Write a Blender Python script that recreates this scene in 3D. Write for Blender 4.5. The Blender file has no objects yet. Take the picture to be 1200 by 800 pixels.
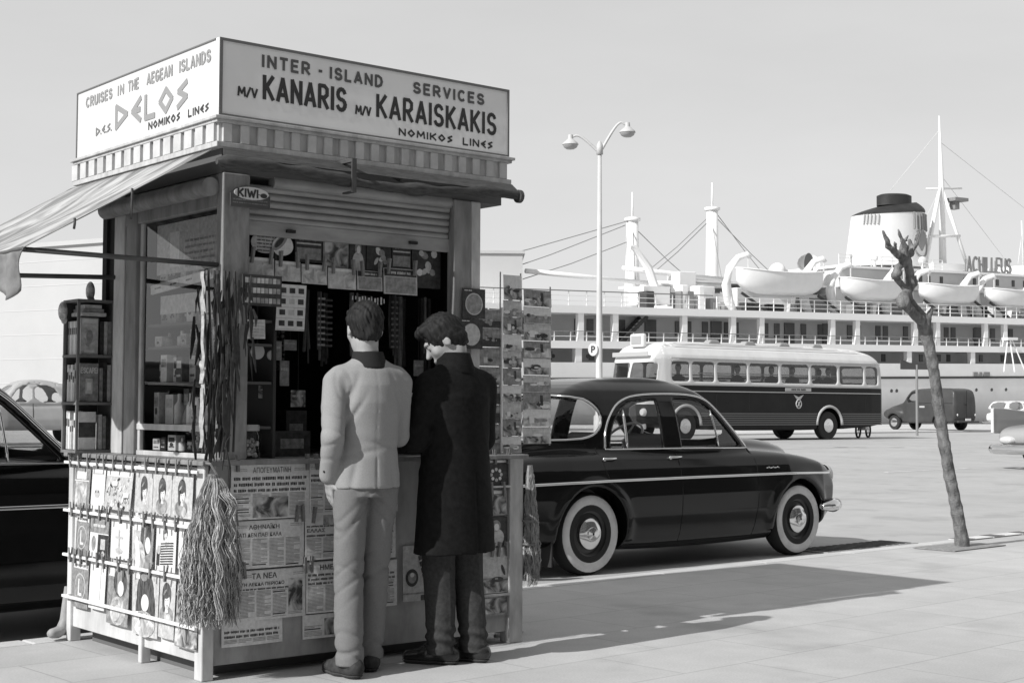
import bpy, math, random
import numpy as np
from mathutils import Vector, Matrix
rad = math.radians
random.seed(11)
rng = np.random.default_rng(5)
sc = bpy.context.scene
col = sc.collection

# ---------------------------------------------------------------- camera, sky, sun, exposure
cam = bpy.data.cameras.new('camera'); camo = bpy.data.objects.new('camera', cam); col.objects.link(camo)
_p, _r, _y = rad(2.6), rad(.3), rad(50.5)
_F = Vector((math.cos(_y)*math.cos(_p), math.sin(_y)*math.cos(_p), math.sin(_p)))
_Rt = Vector((math.sin(_y), -math.cos(_y), 0)); _U = _Rt.cross(_F)
_R2 = _Rt*math.cos(_r) + _U*math.sin(_r); _U2 = -_Rt*math.sin(_r) + _U*math.cos(_r)
camo.matrix_world = Matrix(((_R2.x, _U2.x, -_F.x, 0), (_R2.y, _U2.y, -_F.y, 0), (_R2.z, _U2.z, -_F.z, 1.2), (0, 0, 0, 1)))
cam.lens = 51.5; cam.sensor_width = 36; cam.clip_start = .05; cam.clip_end = 6000
sc.camera = camo

SUN_AZ, SUN_EL = 182.0, 34.5            # the sun stands towards -X, a little behind the camera side of the street
w = bpy.data.worlds.new('World'); sc.world = w; w.use_nodes = True
nt = w.node_tree; nt.nodes.clear()
wo = nt.nodes.new('ShaderNodeOutputWorld'); bg = nt.nodes.new('ShaderNodeBackground')
sky = nt.nodes.new('ShaderNodeTexSky'); sky.sky_type = 'NISHITA'; sky.sun_disc = False
sky.sun_elevation = rad(SUN_EL); sky.sun_rotation = rad(90-SUN_AZ)
sky.air_density = 1.0; sky.dust_density = 1.0; sky.ozone_density = 1.0
bw = nt.nodes.new('ShaderNodeRGBToBW')
# black-and-white film: the sky's luminance only, its bright aureole compressed as by a thin high overcast
mr = nt.nodes.new('ShaderNodeMath'); mr.operation = 'POWER'; mr.inputs[1].default_value = .22
ml = nt.nodes.new('ShaderNodeMath'); ml.operation = 'MULTIPLY'; ml.inputs[1].default_value = 5.1
nt.links.new(sky.outputs[0], bw.inputs[0]); nt.links.new(bw.outputs[0], mr.inputs[0]); nt.links.new(mr.outputs[0], ml.inputs[0])
# faint high cloud
wtc = nt.nodes.new('ShaderNodeTexCoord'); wmp = nt.nodes.new('ShaderNodeMapping'); wmp.inputs['Scale'].default_value = (1, 1, 3.2)
wnz = nt.nodes.new('ShaderNodeTexNoise'); wnz.inputs['Scale'].default_value = 2.6; wnz.inputs['Detail'].default_value = 7; wnz.inputs['Roughness'].default_value = .55
wrr = nt.nodes.new('ShaderNodeMapRange'); wrr.inputs['From Min'].default_value = .3; wrr.inputs['From Max'].default_value = .7; wrr.inputs['To Min'].default_value = .95; wrr.inputs['To Max'].default_value = 1.05
wmu = nt.nodes.new('ShaderNodeMath'); wmu.operation = 'MULTIPLY'
nt.links.new(wtc.outputs['Generated'], wmp.inputs[0]); nt.links.new(wmp.outputs[0], wnz.inputs['Vector']); nt.links.new(wnz.outputs[0], wrr.inputs['Value'])
nt.links.new(ml.outputs[0], wmu.inputs[0]); nt.links.new(wrr.outputs[0], wmu.inputs[1]); nt.links.new(wmu.outputs[0], bg.inputs[0]); bg.inputs[1].default_value = .1
nt.links.new(bg.outputs[0], wo.inputs[0])
sl = bpy.data.lights.new('sun', 'SUN'); sl.energy = 4.7; sl.angle = rad(.55); sl.color = (1, .995, .985)
so = bpy.data.objects.new('sun', sl); col.objects.link(so)
_az, _el = rad(SUN_AZ), rad(SUN_EL)
so.rotation_euler = Vector((math.cos(_az)*math.cos(_el), math.sin(_az)*math.cos(_el), math.sin(_el))).to_track_quat('Z', 'Y').to_euler()
so.location = (-20, 0, 30)
sc.view_settings.view_transform = 'Standard'; sc.view_settings.look = 'None'
sc.view_settings.exposure = 0.06; sc.view_settings.gamma = 1
sc.view_settings.use_curve_mapping = False
sc.cycles.max_bounces = 8; sc.cycles.transparent_max_bounces = 24
sc.cycles.sample_clamp_indirect = 6

# ---------------------------------------------------------------- materials (all greys: the photograph is black and white)
MATS = {}
def M(name, v=.5, rough=.7, spec=.35, metal=0., n=None, bump=None, coat=0., emit=None):
    """v base value; n=(scale, amount, stretch xyz) mottling; bump=(scale, strength)"""
    if name in MATS: return MATS[name]
    m = bpy.data.materials.new(name); m.use_nodes = True; t = m.node_tree; b = t.nodes['Principled BSDF']
    b.inputs['Base Color'].default_value = (v, v, v, 1); b.inputs['Roughness'].default_value = rough
    b.inputs['Specular IOR Level'].default_value = spec; b.inputs['Metallic'].default_value = metal
    b.inputs['Coat Weight'].default_value = coat
    if coat: b.inputs['Coat Roughness'].default_value = .04
    if n or bump:
        tc = t.nodes.new('ShaderNodeTexCoord')
    if n:
        sca, amt = n[0], n[1]
        mp = t.nodes.new('ShaderNodeMapping'); t.links.new(tc.outputs['Object'], mp.inputs[0])
        if len(n) > 2: mp.inputs['Scale'].default_value = n[2]
        nz = t.nodes.new('ShaderNodeTexNoise'); nz.inputs['Scale'].default_value = sca; nz.inputs['Detail'].default_value = 6; nz.inputs['Roughness'].default_value = .62
        t.links.new(mp.outputs[0], nz.inputs['Vector'])
        r = t.nodes.new('ShaderNodeMapRange'); r.inputs['From Min'].default_value = .3; r.inputs['From Max'].default_value = .7
        r.inputs['To Min'].default_value = v*(1-amt); r.inputs['To Max'].default_value = min(.95, v*(1+amt*.8))
        t.links.new(nz.outputs[0], r.inputs['Value']); t.links.new(r.outputs[0], b.inputs['Base Color'])
    if bump:
        nb = t.nodes.new('ShaderNodeTexNoise'); nb.inputs['Scale'].default_value = bump[0]; nb.inputs['Detail'].default_value = 5
        t.links.new(tc.outputs['Object'], nb.inputs['Vector'])
        bp = t.nodes.new('ShaderNodeBump'); bp.inputs['Strength'].default_value = bump[1]; bp.inputs['Distance'].default_value = .01
        t.links.new(nb.outputs[0], bp.inputs['Height']); t.links.new(bp.outputs[0], b.inputs['Normal'])
    MATS[name] = m; return m
def glass(name, tint=.85, refl=1.0):
    if name in MATS: return MATS[name]
    m = bpy.data.materials.new(name); m.use_nodes = True; t = m.node_tree; t.nodes.clear()
    o = t.nodes.new('ShaderNodeOutputMaterial'); mx = t.nodes.new('ShaderNodeMixShader')
    tr = t.nodes.new('ShaderNodeBsdfTransparent'); tr.inputs[0].default_value = (tint, tint, tint, 1)
    gl = t.nodes.new('ShaderNodeBsdfGlossy'); gl.inputs['Roughness'].default_value = .015; gl.inputs[0].default_value = (refl, refl, refl, 1)
    lw = t.nodes.new('ShaderNodeLayerWeight'); lw.inputs[0].default_value = .5
    pw = t.nodes.new('ShaderNodeMath'); pw.operation = 'POWER'; pw.inputs[1].default_value = 4.2
    sc_ = t.nodes.new('ShaderNodeMath'); sc_.operation = 'MULTIPLY_ADD'; sc_.inputs[1].default_value = .93; sc_.inputs[2].default_value = .055
    t.links.new(lw.outputs['Facing'], pw.inputs[0]); t.links.new(pw.outputs[0], sc_.inputs[0]); t.links.new(sc_.outputs[0], mx.inputs[0])
    t.links.new(tr.outputs[0], mx.inputs[1]); t.links.new(gl.outputs[0], mx.inputs[2])
    t.links.new(mx.outputs[0], o.inputs[0]); MATS[name] = m; return m
def photo_mat(name, lo, hi, scale):
    """a printed half-tone picture: cloudy light and dark shapes"""
    if name in MATS: return MATS[name]
    m = M(name, .4, .5); t = m.node_tree; b = t.nodes['Principled BSDF']
    tc = t.nodes.new('ShaderNodeTexCoord'); nz = t.nodes.new('ShaderNodeTexNoise'); nz.inputs['Scale'].default_value = scale
    nz.inputs['Detail'].default_value = 4; nz.inputs['Distortion'].default_value = .8
    r = t.nodes.new('ShaderNodeMapRange'); r.inputs['From Min'].default_value = .38; r.inputs['From Max'].default_value = .62
    r.inputs['To Min'].default_value = lo; r.inputs['To Max'].default_value = hi
    t.links.new(tc.outputs['Object'], nz.inputs['Vector']); t.links.new(nz.outputs[0], r.inputs['Value']); t.links.new(r.outputs[0], b.inputs['Base Color'])
    return m

# ---------------------------------------------------------------- objects, tags
def tag(o, label=None, cat=None, group=None, kind=None):
    if label: o['label'] = label
    if cat: o['category'] = cat
    if group: o['group'] = group
    if kind: o['kind'] = kind
    return o
def thing(name, loc, label, cat, group=None, rz=0):
    o = bpy.data.objects.new(name, None); o.empty_display_size = .2; col.objects.link(o)
    o.location = loc; o.rotation_euler = (0, 0, rz)
    return tag(o, label, cat, group)
def kids(o): return [c for c in bpy.data.objects if c.parent == o]
def copy_tree(o, loc, rz=None, label=None, parent=None):
    c = o.copy(); col.objects.link(c)
    if parent is None:
        c.location = loc
        if rz is not None: c.rotation_euler = (0, 0, rz)
        if label: c['label'] = label
    else: c.parent = parent
    for k in kids(o): copy_tree(k, None, parent=c)
    return c

class MB:
    """collects shapes into ONE mesh"""
    def __init__(s): s.V = []; s.F = []; s.I = []
    def add(s, vs, fs, mi=0):
        n = len(s.V); s.V += [tuple(map(float, v)) for v in vs]
        s.F += [tuple(i+n for i in f) for f in fs]; s.I += [mi]*len(fs); return s
    def box(s, x0, x1, y0, y1, z0, z1, mi=0):
        return s.add([(x, y, z) for x in (x0, x1) for y in (y0, y1) for z in (z0, z1)],
                     [(0, 1, 3, 2), (4, 6, 7, 5), (0, 4, 5, 1), (2, 3, 7, 6), (0, 2, 6, 4), (1, 5, 7, 3)], mi)
    def bar(s, a, b, wd, ht, mi=0, up=(0, 0, 1)):
        a, b = Vector(a), Vector(b); d = (b-a).normalized(); u = Vector(up)
        sd = d.cross(u); sd = (sd if sd.length > 1e-5 else d.cross(Vector((1, 0, 0)))).normalized(); u = sd.cross(d)
        vs = [p + sd*i*wd/2 + u*j*ht/2 for p in (a, b) for i in (-1, 1) for j in (-1, 1)]
        return s.add(vs, [(0, 1, 3, 2), (4, 6, 7, 5), (0, 4, 5, 1), (2, 3, 7, 6), (0, 2, 6, 4), (1, 5, 7, 3)], mi)
    def tube(s, pts, r, n=8, mi=0, cap=True, flat=1.):
        P = [Vector(p) for p in pts]; rs = r if hasattr(r, '__len__') else [r]*len(P)
        vs = []; fs = []; t0 = (P[1]-P[0]).normalized(); ref = Vector((0, 0, 1)) if abs(t0.z) < .9 else Vector((0, 1, 0))
        for i, p in enumerate(P):
            t = (P[min(i+1, len(P)-1)]-P[max(i-1, 0)]); t = t.normalized() if t.length > 1e-9 else t0
            a = t.cross(ref); a = a.normalized() if a.length > 1e-4 else Vector((1, 0, 0)); b = t.cross(a).normalized(); ref = -b if False else ref
            for k in range(n):
                q = 2*math.pi*k/n; vs.append(p + a*math.cos(q)*rs[i] + b*math.sin(q)*rs[i]*flat)
        for i in range(len(P)-1):
            for k in range(n):
                fs.append((i*n+k, i*n+(k+1) % n, (i+1)*n+(k+1) % n, (i+1)*n+k))
        if cap: fs += [tuple(range(n-1, -1, -1)), tuple((len(P)-1)*n+k for k in range(n))]
        return s.add(vs, fs, mi)
    def lathe(s, prof, c=(0, 0, 0), axis='z', n=24, mi=0, sc=(1, 1, 1)):
        vs = []; fs = []; m = len(prof)
        for k in range(n):
            q = 2*math.pi*k/n; cq, sq = math.cos(q), math.sin(q)
            for r, z in prof:
                v = {'z': (r*cq, r*sq, z), 'y': (r*cq, z, -r*sq), 'x': (z, r*cq, r*sq)}[axis]
                vs.append((c[0]+v[0]*sc[0], c[1]+v[1]*sc[1], c[2]+v[2]*sc[2]))
        for k in range(n):
            for i in range(m-1):
                fs.append((k*m+i, ((k+1) % n)*m+i, ((k+1) % n)*m+i+1, k*m+i+1))
        return s.add(vs, fs, mi)
    def ball(s, c, r, n=12, mi=0):
        r = r if hasattr(r, '__len__') else (r, r, r)
        return s.lathe([(math.sin(math.pi*i/n)+1e-4, -math.cos(math.pi*i/n)) for i in range(n+1)], c, 'z', n+4, mi, r)
    def prism(s, poly, vec, mi=0):
        v = Vector(vec); n = len(poly); P = [Vector(p) for p in poly]
        return s.add(P+[p+v for p in P], [tuple(range(n-1, -1, -1)), tuple(range(n, 2*n))]+[(i, (i+1) % n, n+(i+1) % n, n+i) for i in range(n)], mi)
    def grid(s, fn, nu, nv, mi=0):
        vs = [fn(i/nu, j/nv) for i in range(nu+1) for j in range(nv+1)]
        return s.add(vs, [(i*(nv+1)+j, (i+1)*(nv+1)+j, (i+1)*(nv+1)+j+1, i*(nv+1)+j+1) for i in range(nu) for j in range(nv)], mi)
    def quad(s, fr, u0, v0, u1, v1, mi=0, lift=.001):
        return s.add([fr(u0, v0, lift), fr(u1, v0, lift), fr(u1, v1, lift), fr(u0, v1, lift)], [(0, 1, 2, 3)], mi)
    def poly(s, fr, pts, mi=0, lift=.001):
        return s.add([fr(a, b, lift) for a, b in pts], [tuple(range(len(pts)))], mi)
    def ell(s, fr, cu, cv, ru, rv, mi=0, lift=.001, n=18, rot=0):
        c, q = math.cos(rot), math.sin(rot)
        return s.poly(fr, [(cu+ru*math.cos(t)*c-rv*math.sin(t)*q, cv+ru*math.cos(t)*q+rv*math.sin(t)*c) for t in [2*math.pi*k/n for k in range(n)]], mi, lift)
    def build(s, name, mats, parent=None, smooth=False, local=False, bevel=0, warp=None, solid=0):
        V = s.V if warp is None else [warp(v) for v in s.V]
        if local: off = Vector((0, 0, 0))
        elif parent is not None:
            off = Vector((0, 0, 0)); q = parent
            while q is not None: off += Vector(q.location); q = q.parent
        else:
            a = np.array(V); off = Vector(((a[:, 0].min()+a[:, 0].max())/2, (a[:, 1].min()+a[:, 1].max())/2, a[:, 2].min()))
        me = bpy.data.meshes.new(name); me.from_pydata([tuple(Vector(v)-off) for v in V], [], s.F)
        for m in (mats if isinstance(mats, (list, tuple)) else [mats]): me.materials.append(m)
        me.polygons.foreach_set('material_index', s.I)
        if smooth: me.polygons.foreach_set('use_smooth', [True]*len(s.F))
        me.update()
        o = bpy.data.objects.new(name, me); col.objects.link(o)
        if parent is not None: o.parent = parent
        elif not local: o.location = off
        if smooth == 'auto':
            try: me.set_sharp_from_angle(angle=rad(38))
            except Exception: pass
        if solid:
            md = o.modifiers.new('solid', 'SOLIDIFY'); md.thickness = solid; md.offset = 0
        if bevel:
            md = o.modifiers.new('bevel', 'BEVEL'); md.width = bevel; md.segments = 2; md.limit_method = 'ANGLE'; md.angle_limit = rad(40)
        return o
def FR(o, u, v):
    o, u, v = Vector(o), Vector(u), Vector(v); n = u.cross(v).normalized()
    return lambda a, b, c=0.: tuple(o+u*a+v*b+n*c)

# ---------------------------------------------------------------- lettering
def _arc(cx, cy, rx, ry, a0, a1, n=10): return [(cx+rx*math.cos(rad(a0+(a1-a0)*i/n)), cy+ry*math.sin(rad(a0+(a1-a0)*i/n))) for i in range(n+1)]
_S = _arc(.25, .74, .22, .24, 20, 260, 10)+_arc(.25, .26, .24, .24, 80, -160, 10)
GL = {
 'A': (.56, [[(0, 0), (.28, 1), (.56, 0)], [(.1, .27), (.46, .27)]]),
 'B': (.5, [[(0, 0), (0, 1), (.3, 1), (.46, .86), (.42, .6), (.28, .53), (0, .53)], [(.28, .53), (.5, .4), (.5, .12), (.34, 0), (0, 0)]]),
 'C': (.52, [_arc(.28, .5, .27, .49, 50, 310, 14)]),
 'D': (.52, [[(0, 0), (0, 1), (.22, 1), (.44, .84), (.52, .5), (.44, .16), (.22, 0), (0, 0)]]),
 'E': (.44, [[(.44, 0), (0, 0), (0, 1), (.44, 1)], [(0, .52), (.38, .52)]]),
 'G': (.54, [_arc(.28, .5, .27, .49, 50, 330, 14)+[(.54, .42), (.34, .42)]]),
 'H': (.5, [[(0, 0), (0, 1)], [(.5, 0), (.5, 1)], [(0, .5), (.5, .5)]]),
 'I': (.02, [[(.01, 0), (.01, 1)]]),
 'K': (.5, [[(0, 0), (0, 1)], [(.48, 1), (.02, .4)], [(.13, .56), (.5, 0)]]),
 'L': (.42, [[(0, 1), (0, 0), (.42, 0)]]),
 'M': (.66, [[(0, 0), (.06, 1), (.33, .3), (.6, 1), (.66, 0)]]),
 'N': (.52, [[(0, 0), (0, 1), (.52, 0), (.52, 1)]]),
 'O': (.58, [_arc(.29, .5, .29, .49, 90, 450, 20)]),
 'P': (.46, [[(0, 0), (0, 1), (.32, 1), (.46, .86), (.46, .62), (.32, .48), (0, .48)]]),
 'R': (.5, [[(0, 0), (0, 1), (.3, 1), (.46, .87), (.46, .6), (.3, .46), (0, .46)], [(.2, .46), (.5, 0)]]),
 'S': (.5, [_S]),
 'T': (.5, [[(0, 1), (.5, 1)], [(.25, 1), (.25, 0)]]),
 'U': (.5, [[(0, 1), (0, .22), (.12, .02), (.38, .02), (.5, .22), (.5, 1)]]),
 'V': (.5, [[(0, 1), (.25, 0), (.5, 1)]]),
 'W': (.78, [[(0, 1), (.2, 0), (.39, .75), (.58, 0), (.78, 1)]]),
 '/': (.36, [[(0, -.08), (.36, 1.08)]]), '-': (.3, [[(0, .48), (.3, .48)]]), '.': (.02, [[(.01, .0), (.01, .1)]]),
 '!': (.02, [[(.01, .28), (.01, 1)], [(.01, 0), (.01, .1)]]), ' ': (.34, []),
}
ANG = {'O': (.56, [[(.28, .02), (0, .5), (.28, .98), (.56, .5), (.28, .02)]]),
       'S': (.4, [[(.4, 1), (.04, .68), (.4, .36), (.02, 0)]]),
       'E': (.42, [[(.42, 1), (.02, .5), (.42, 0)], [(.05, .5), (.38, .5)]]),
       'D': (.55, [[(0, 0), (0, 1), (.55, .5), (0, 0)]])}
def strokes(mb, text, fr, h, th, ws=1., gap=.16, mi=0, lift=.002, ang=False, width=None):
    """flat painted letters in frame fr, starting at its origin; returns total width"""
    g = dict(GL); 
    if ang: g.update(ANG)
    tot = sum(g[c][0]*ws*h+gap*h for c in text)-gap*h
    fx = 1. if width is None else width/tot
    u = 0.; k = 0
    for c in text:
        wd, pl = g[c]
        for line in pl:
            P = [Vector((u+a*ws*h*fx, b*h)) for a, b in line]
            for i in range(len(P)-1):
                a, b = P[i], P[i+1]; d = b-a
                if d.length < 1e-6: continue
                d.normalize(); nn = Vector((-d.y, d.x))*th/2; e = d*th*.28
                k += 1
                mb.add([fr(q.x, q.y, lift+(k % 9)*.00012) for q in (a-e-nn, b+e-nn, b+e+nn, a-e+nn)], [(0, 1, 2, 3)], mi)
        u += wd*ws*h*fx+gap*h*fx
    return u
def typeset(mb, text, fr, h, width=None, mi=0, lift=.001, bold=.0, align='L'):
    """printed type from Blender's built-in font"""
    cu = bpy.data.curves.new('type', 'FONT'); cu.body = text; cu.size = 1; cu.offset = bold; cu.resolution_u = 3
    o = bpy.data.objects.new('type', cu); col.objects.link(o)
    dg = bpy.context.evaluated_depsgraph_get(); me = o.evaluated_get(dg).to_mesh()
    vs = [v.co.copy() for v in me.vertices]; fs = [tuple(p.vertices) for p in me.polygons]
    o.evaluated_get(dg).to_mesh_clear(); bpy.data.objects.remove(o); bpy.data.curves.remove(cu)
    if not vs: return
    x0 = min(v.x for v in vs); x1 = max(v.x for v in vs); y0 = min(v.y for v in vs); y1 = max(v.y for v in vs)
    s = h/(y1-y0); sx = s if width is None else width/(x1-x0)
    mb.add([fr((v.x-x0)*sx, (v.y-y0)*s, lift) for v in vs], fs, mi)

# ---------------------------------------------------------------- signed-distance modelling
class SDF:
    def __init__(s, lo, hi, h):
        s.lo = np.array(lo, float); s.h = h; s.n = np.ceil((np.array(hi)-s.lo)/h).astype(int)+1
        s.ax = [(s.lo[i]+np.arange(s.n[i])*h).astype(np.float32) for i in range(3)]
        s.D = np.full(s.n, 9., np.float32)
    def win(s, lo, hi, m):
        sl = []
        for i in range(3):
            a = int(max(0, math.floor((lo[i]-m-s.lo[i])/s.h))); b = int(min(s.n[i], math.ceil((hi[i]+m-s.lo[i])/s.h)+1)); sl.append(slice(a, max(a, b)))
        return tuple(sl), np.meshgrid(*[s.ax[i][sl[i]] for i in range(3)], indexing='ij', sparse=True)
    def _mix(s, sl, d, k):
        a = s.D[sl]
        if k < 0: s.D[sl] = np.maximum(a, -d); return
        hh = np.clip(.5+.5*(a-d)/max(k, 1e-6), 0, 1); s.D[sl] = a+(d-a)*hh-k*hh*(1-hh)
    def cone(s, a, b, r1, r2, k=.02, sub=False):
        a = np.array(a, float); b = np.array(b, float); rm = max(r1, r2)
        sl, (X, Y, Z) = s.win(np.minimum(a, b)-rm, np.maximum(a, b)+rm, .12)
        if sub: k = -1
        ab = b-a; L = max((ab**2).sum(), 1e-9)
        t = np.clip(((X-a[0])*ab[0]+(Y-a[1])*ab[1]+(Z-a[2])*ab[2])/L, 0, 1)
        d = np.sqrt((X-a[0]-t*ab[0])**2+(Y-a[1]-t*ab[1])**2+(Z-a[2]-t*ab[2])**2)-(r1+t*(r2-r1))
        s._mix(sl, d, k); return s
    def chain(s, pts, rs, k=.02):
        for i in range(len(pts)-1): s.cone(pts[i], pts[i+1], rs[i], rs[i+1], k)
        return s
    def ell(s, c, r, k=.02, sub=False, rot=None):
        c = np.array(c, float); r = np.array(r, float); m = r.max()
        sl, (X, Y, Z) = s.win(c-m, c+m, .12); P = [X-c[0], Y-c[1], Z-c[2]]
        if rot is not None:
            Rm = np.array(rot.transposed()); P = [Rm[i, 0]*P[0]+Rm[i, 1]*P[1]+Rm[i, 2]*P[2] for i in range(3)]
        q = np.sqrt((P[0]/r[0])**2+(P[1]/r[1])**2+(P[2]/r[2])**2)
        g = np.sqrt((P[0]/r[0]**2)**2+(P[1]/r[1]**2)**2+(P[2]/r[2]**2)**2)+1e-6
        s._mix(sl, q*(q-1)/g, -1 if sub else k); return s
    def torso(s, tab, k=.02, rnd=.02):
        """elliptical column: rows of z, half-width, half-depth, x centre, y centre"""
        T = np.array(tab, float); z0, z1 = T[0, 0], T[-1, 0]; m = T[:, 1:3].max()
        sl, (X, Y, Z) = s.win((T[:, 3].min()-m, T[:, 4].min()-m, z0), (T[:, 3].max()+m, T[:, 4].max()+m, z1), .1)
        I = [np.interp(Z, T[:, 0], T[:, j]) for j in range(1, 5)]
        q = np.sqrt(((X-I[2])/I[0])**2+((Y-I[3])/I[1])**2)
        d = (q-1)*np.minimum(I[0], I[1]); e = np.abs(Z-(z0+z1)/2)-(z1-z0)/2
        d = np.maximum(d, e)+rnd*0
        s._mix(sl, d, k); return s
    def disp(s, f):
        X, Y, Z = np.meshgrid(*s.ax, indexing='ij', sparse=True); s.D = s.D+f(X, Y, Z).astype(np.float32); return s
    def sample(s, P, D=None):
        D = s.D if D is None else D
        q = (P-s.lo)/s.h; i = np.clip(np.floor(q).astype(int), 0, s.n-2); f = np.clip(q-i, 0, 1); o = 0
        for a in (0, 1):
            for b in (0, 1):
                for c in (0, 1):
                    o = o+D[i[:, 0]+a, i[:, 1]+b, i[:, 2]+c]*np.where(a, f[:, 0], 1-f[:, 0])*np.where(b, f[:, 1], 1-f[:, 1])*np.where(c, f[:, 2], 1-f[:, 2])
        return o
    def mesh(s, iso=0., D=None, smooth=1):
        """surface nets"""
        D = (s.D if D is None else D)-iso; n = np.array(D.shape); ins = D < 0
        c = n-1
        acc = np.zeros(tuple(c)+(3,), np.float32); cnt = np.zeros(tuple(c), np.float32)
        for ax in range(3):
            u, v = [i for i in range(3) if i != ax]
            for du in (0, 1):
                for dv in (0, 1):
                    s0 = [None]*3; s1 = [None]*3
                    s0[ax] = slice(0, c[ax]); s1[ax] = slice(1, c[ax]+1)
                    s0[u] = s1[u] = slice(du, c[u]+du); s0[v] = s1[v] = slice(dv, c[v]+dv)
                    a = D[tuple(s0)]; b = D[tuple(s1)]; m = (a < 0) != (b < 0)
                    t = np.where(m, a/(a-b+1e-12), 0); cnt += m
                    acc[..., ax] += np.where(m, t, 0); acc[..., u] += m*du; acc[..., v] += m*dv
        act = cnt > 0; idx = np.full(tuple(c), -1, np.int64); idx[act] = np.arange(act.sum())
        ijk = np.argwhere(act); V = (ijk+acc[act]/cnt[act][:, None])*s.h+s.lo
        Q = []
        for ax in range(3):
            u, v = (ax+1) % 3, (ax+2) % 3
            s0 = [slice(1, c[i]) for i in range(3)]; s1 = list(s0); s0[ax] = slice(0, c[ax]); s1[ax] = slice(1, c[ax]+1)
            a = ins[tuple(s0)]; b = ins[tuple(s1)]
            for flip, mk in ((False, a & ~b), (True, ~a & b)):
                e = np.argwhere(mk)
                if not len(e): continue
                for i in range(3):
                    if i != ax: e[:, i] += 1
                def cell(du, dv):
                    f = e.copy(); f[:, u] -= du; f[:, v] -= dv; return idx[f[:, 0], f[:, 1], f[:, 2]]
                q = np.stack([cell(1, 1), cell(0, 1), cell(0, 0), cell(1, 0)], 1)
                Q.append(q[:, ::-1] if flip else q)
        Q = np.concatenate(Q) if Q else np.zeros((0, 4), int)
        Q = Q[(Q >= 0).all(1)]
        for _ in range(2):
            eps = s.h*.5; d = s.sample(V, D)
            G = np.stack([s.sample(V+np.eye(3)[i]*eps, D)-s.sample(V-np.eye(3)[i]*eps, D) for i in range(3)], 1)/(2*eps)
            g2 = (G**2).sum(1)+1e-4; st = G*(d/np.maximum(g2, .2))[:, None]
            V = V-np.clip(st, -s.h*.6, s.h*.6)
        return V, Q
def link_mesh(name, V, Q, mats, parent=None, keep=None, smooth=True, mi=None, loc=None):
    """numpy mesh -> object (vertices local to the thing)"""
    if keep is not None:
        Q = Q[keep]
        if mi is not None: mi = mi[keep]
    used = np.unique(Q); mp = np.full(len(V), -1); mp[used] = np.arange(len(used)); V = V[used]; Q = mp[Q]
    me = bpy.data.meshes.new(name); me.from_pydata(V.tolist(), [], Q.tolist())
    for m in (mats if isinstance(mats, (list, tuple)) else [mats]): me.materials.append(m)
    if mi is not None: me.polygons.foreach_set('material_index', mi.astype(np.int32))
    me.polygons.foreach_set('use_smooth', [smooth]*len(Q)); me.update()
    o = bpy.data.objects.new(name, me); col.objects.link(o)
    if parent is not None: o.parent = parent
    if loc is not None: o.location = loc
    return o
def poly_sdf(P, X, Z):
    P = np.array(P, float); d = np.full(np.broadcast(X, Z).shape, 1e9); s = np.ones(d.shape)
    for i in range(len(P)):
        a, b = P[i], P[i-1]; e = b-a; wx, wz = X-a[0], Z-a[1]
        t = np.clip((wx*e[0]+wz*e[1])/max((e**2).sum(), 1e-12), 0, 1)
        d = np.minimum(d, (wx-e[0]*t)**2+(wz-e[1]*t)**2)
        c1 = Z >= a[1]; c2 = Z < b[1]; c3 = e[0]*wz > e[1]*wx
        s = np.where((c1 & c2 & c3) | (~c1 & ~c2 & ~c3), -s, s)
    return s*np.sqrt(d)
def smax(a, b, k): 
    h = np.clip(.5-.5*(b-a)/k, 0, 1); return b+(a-b)*h+k*h*(1-h)
def smin(a, b, k): return -smax(-a, -b, k)
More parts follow.
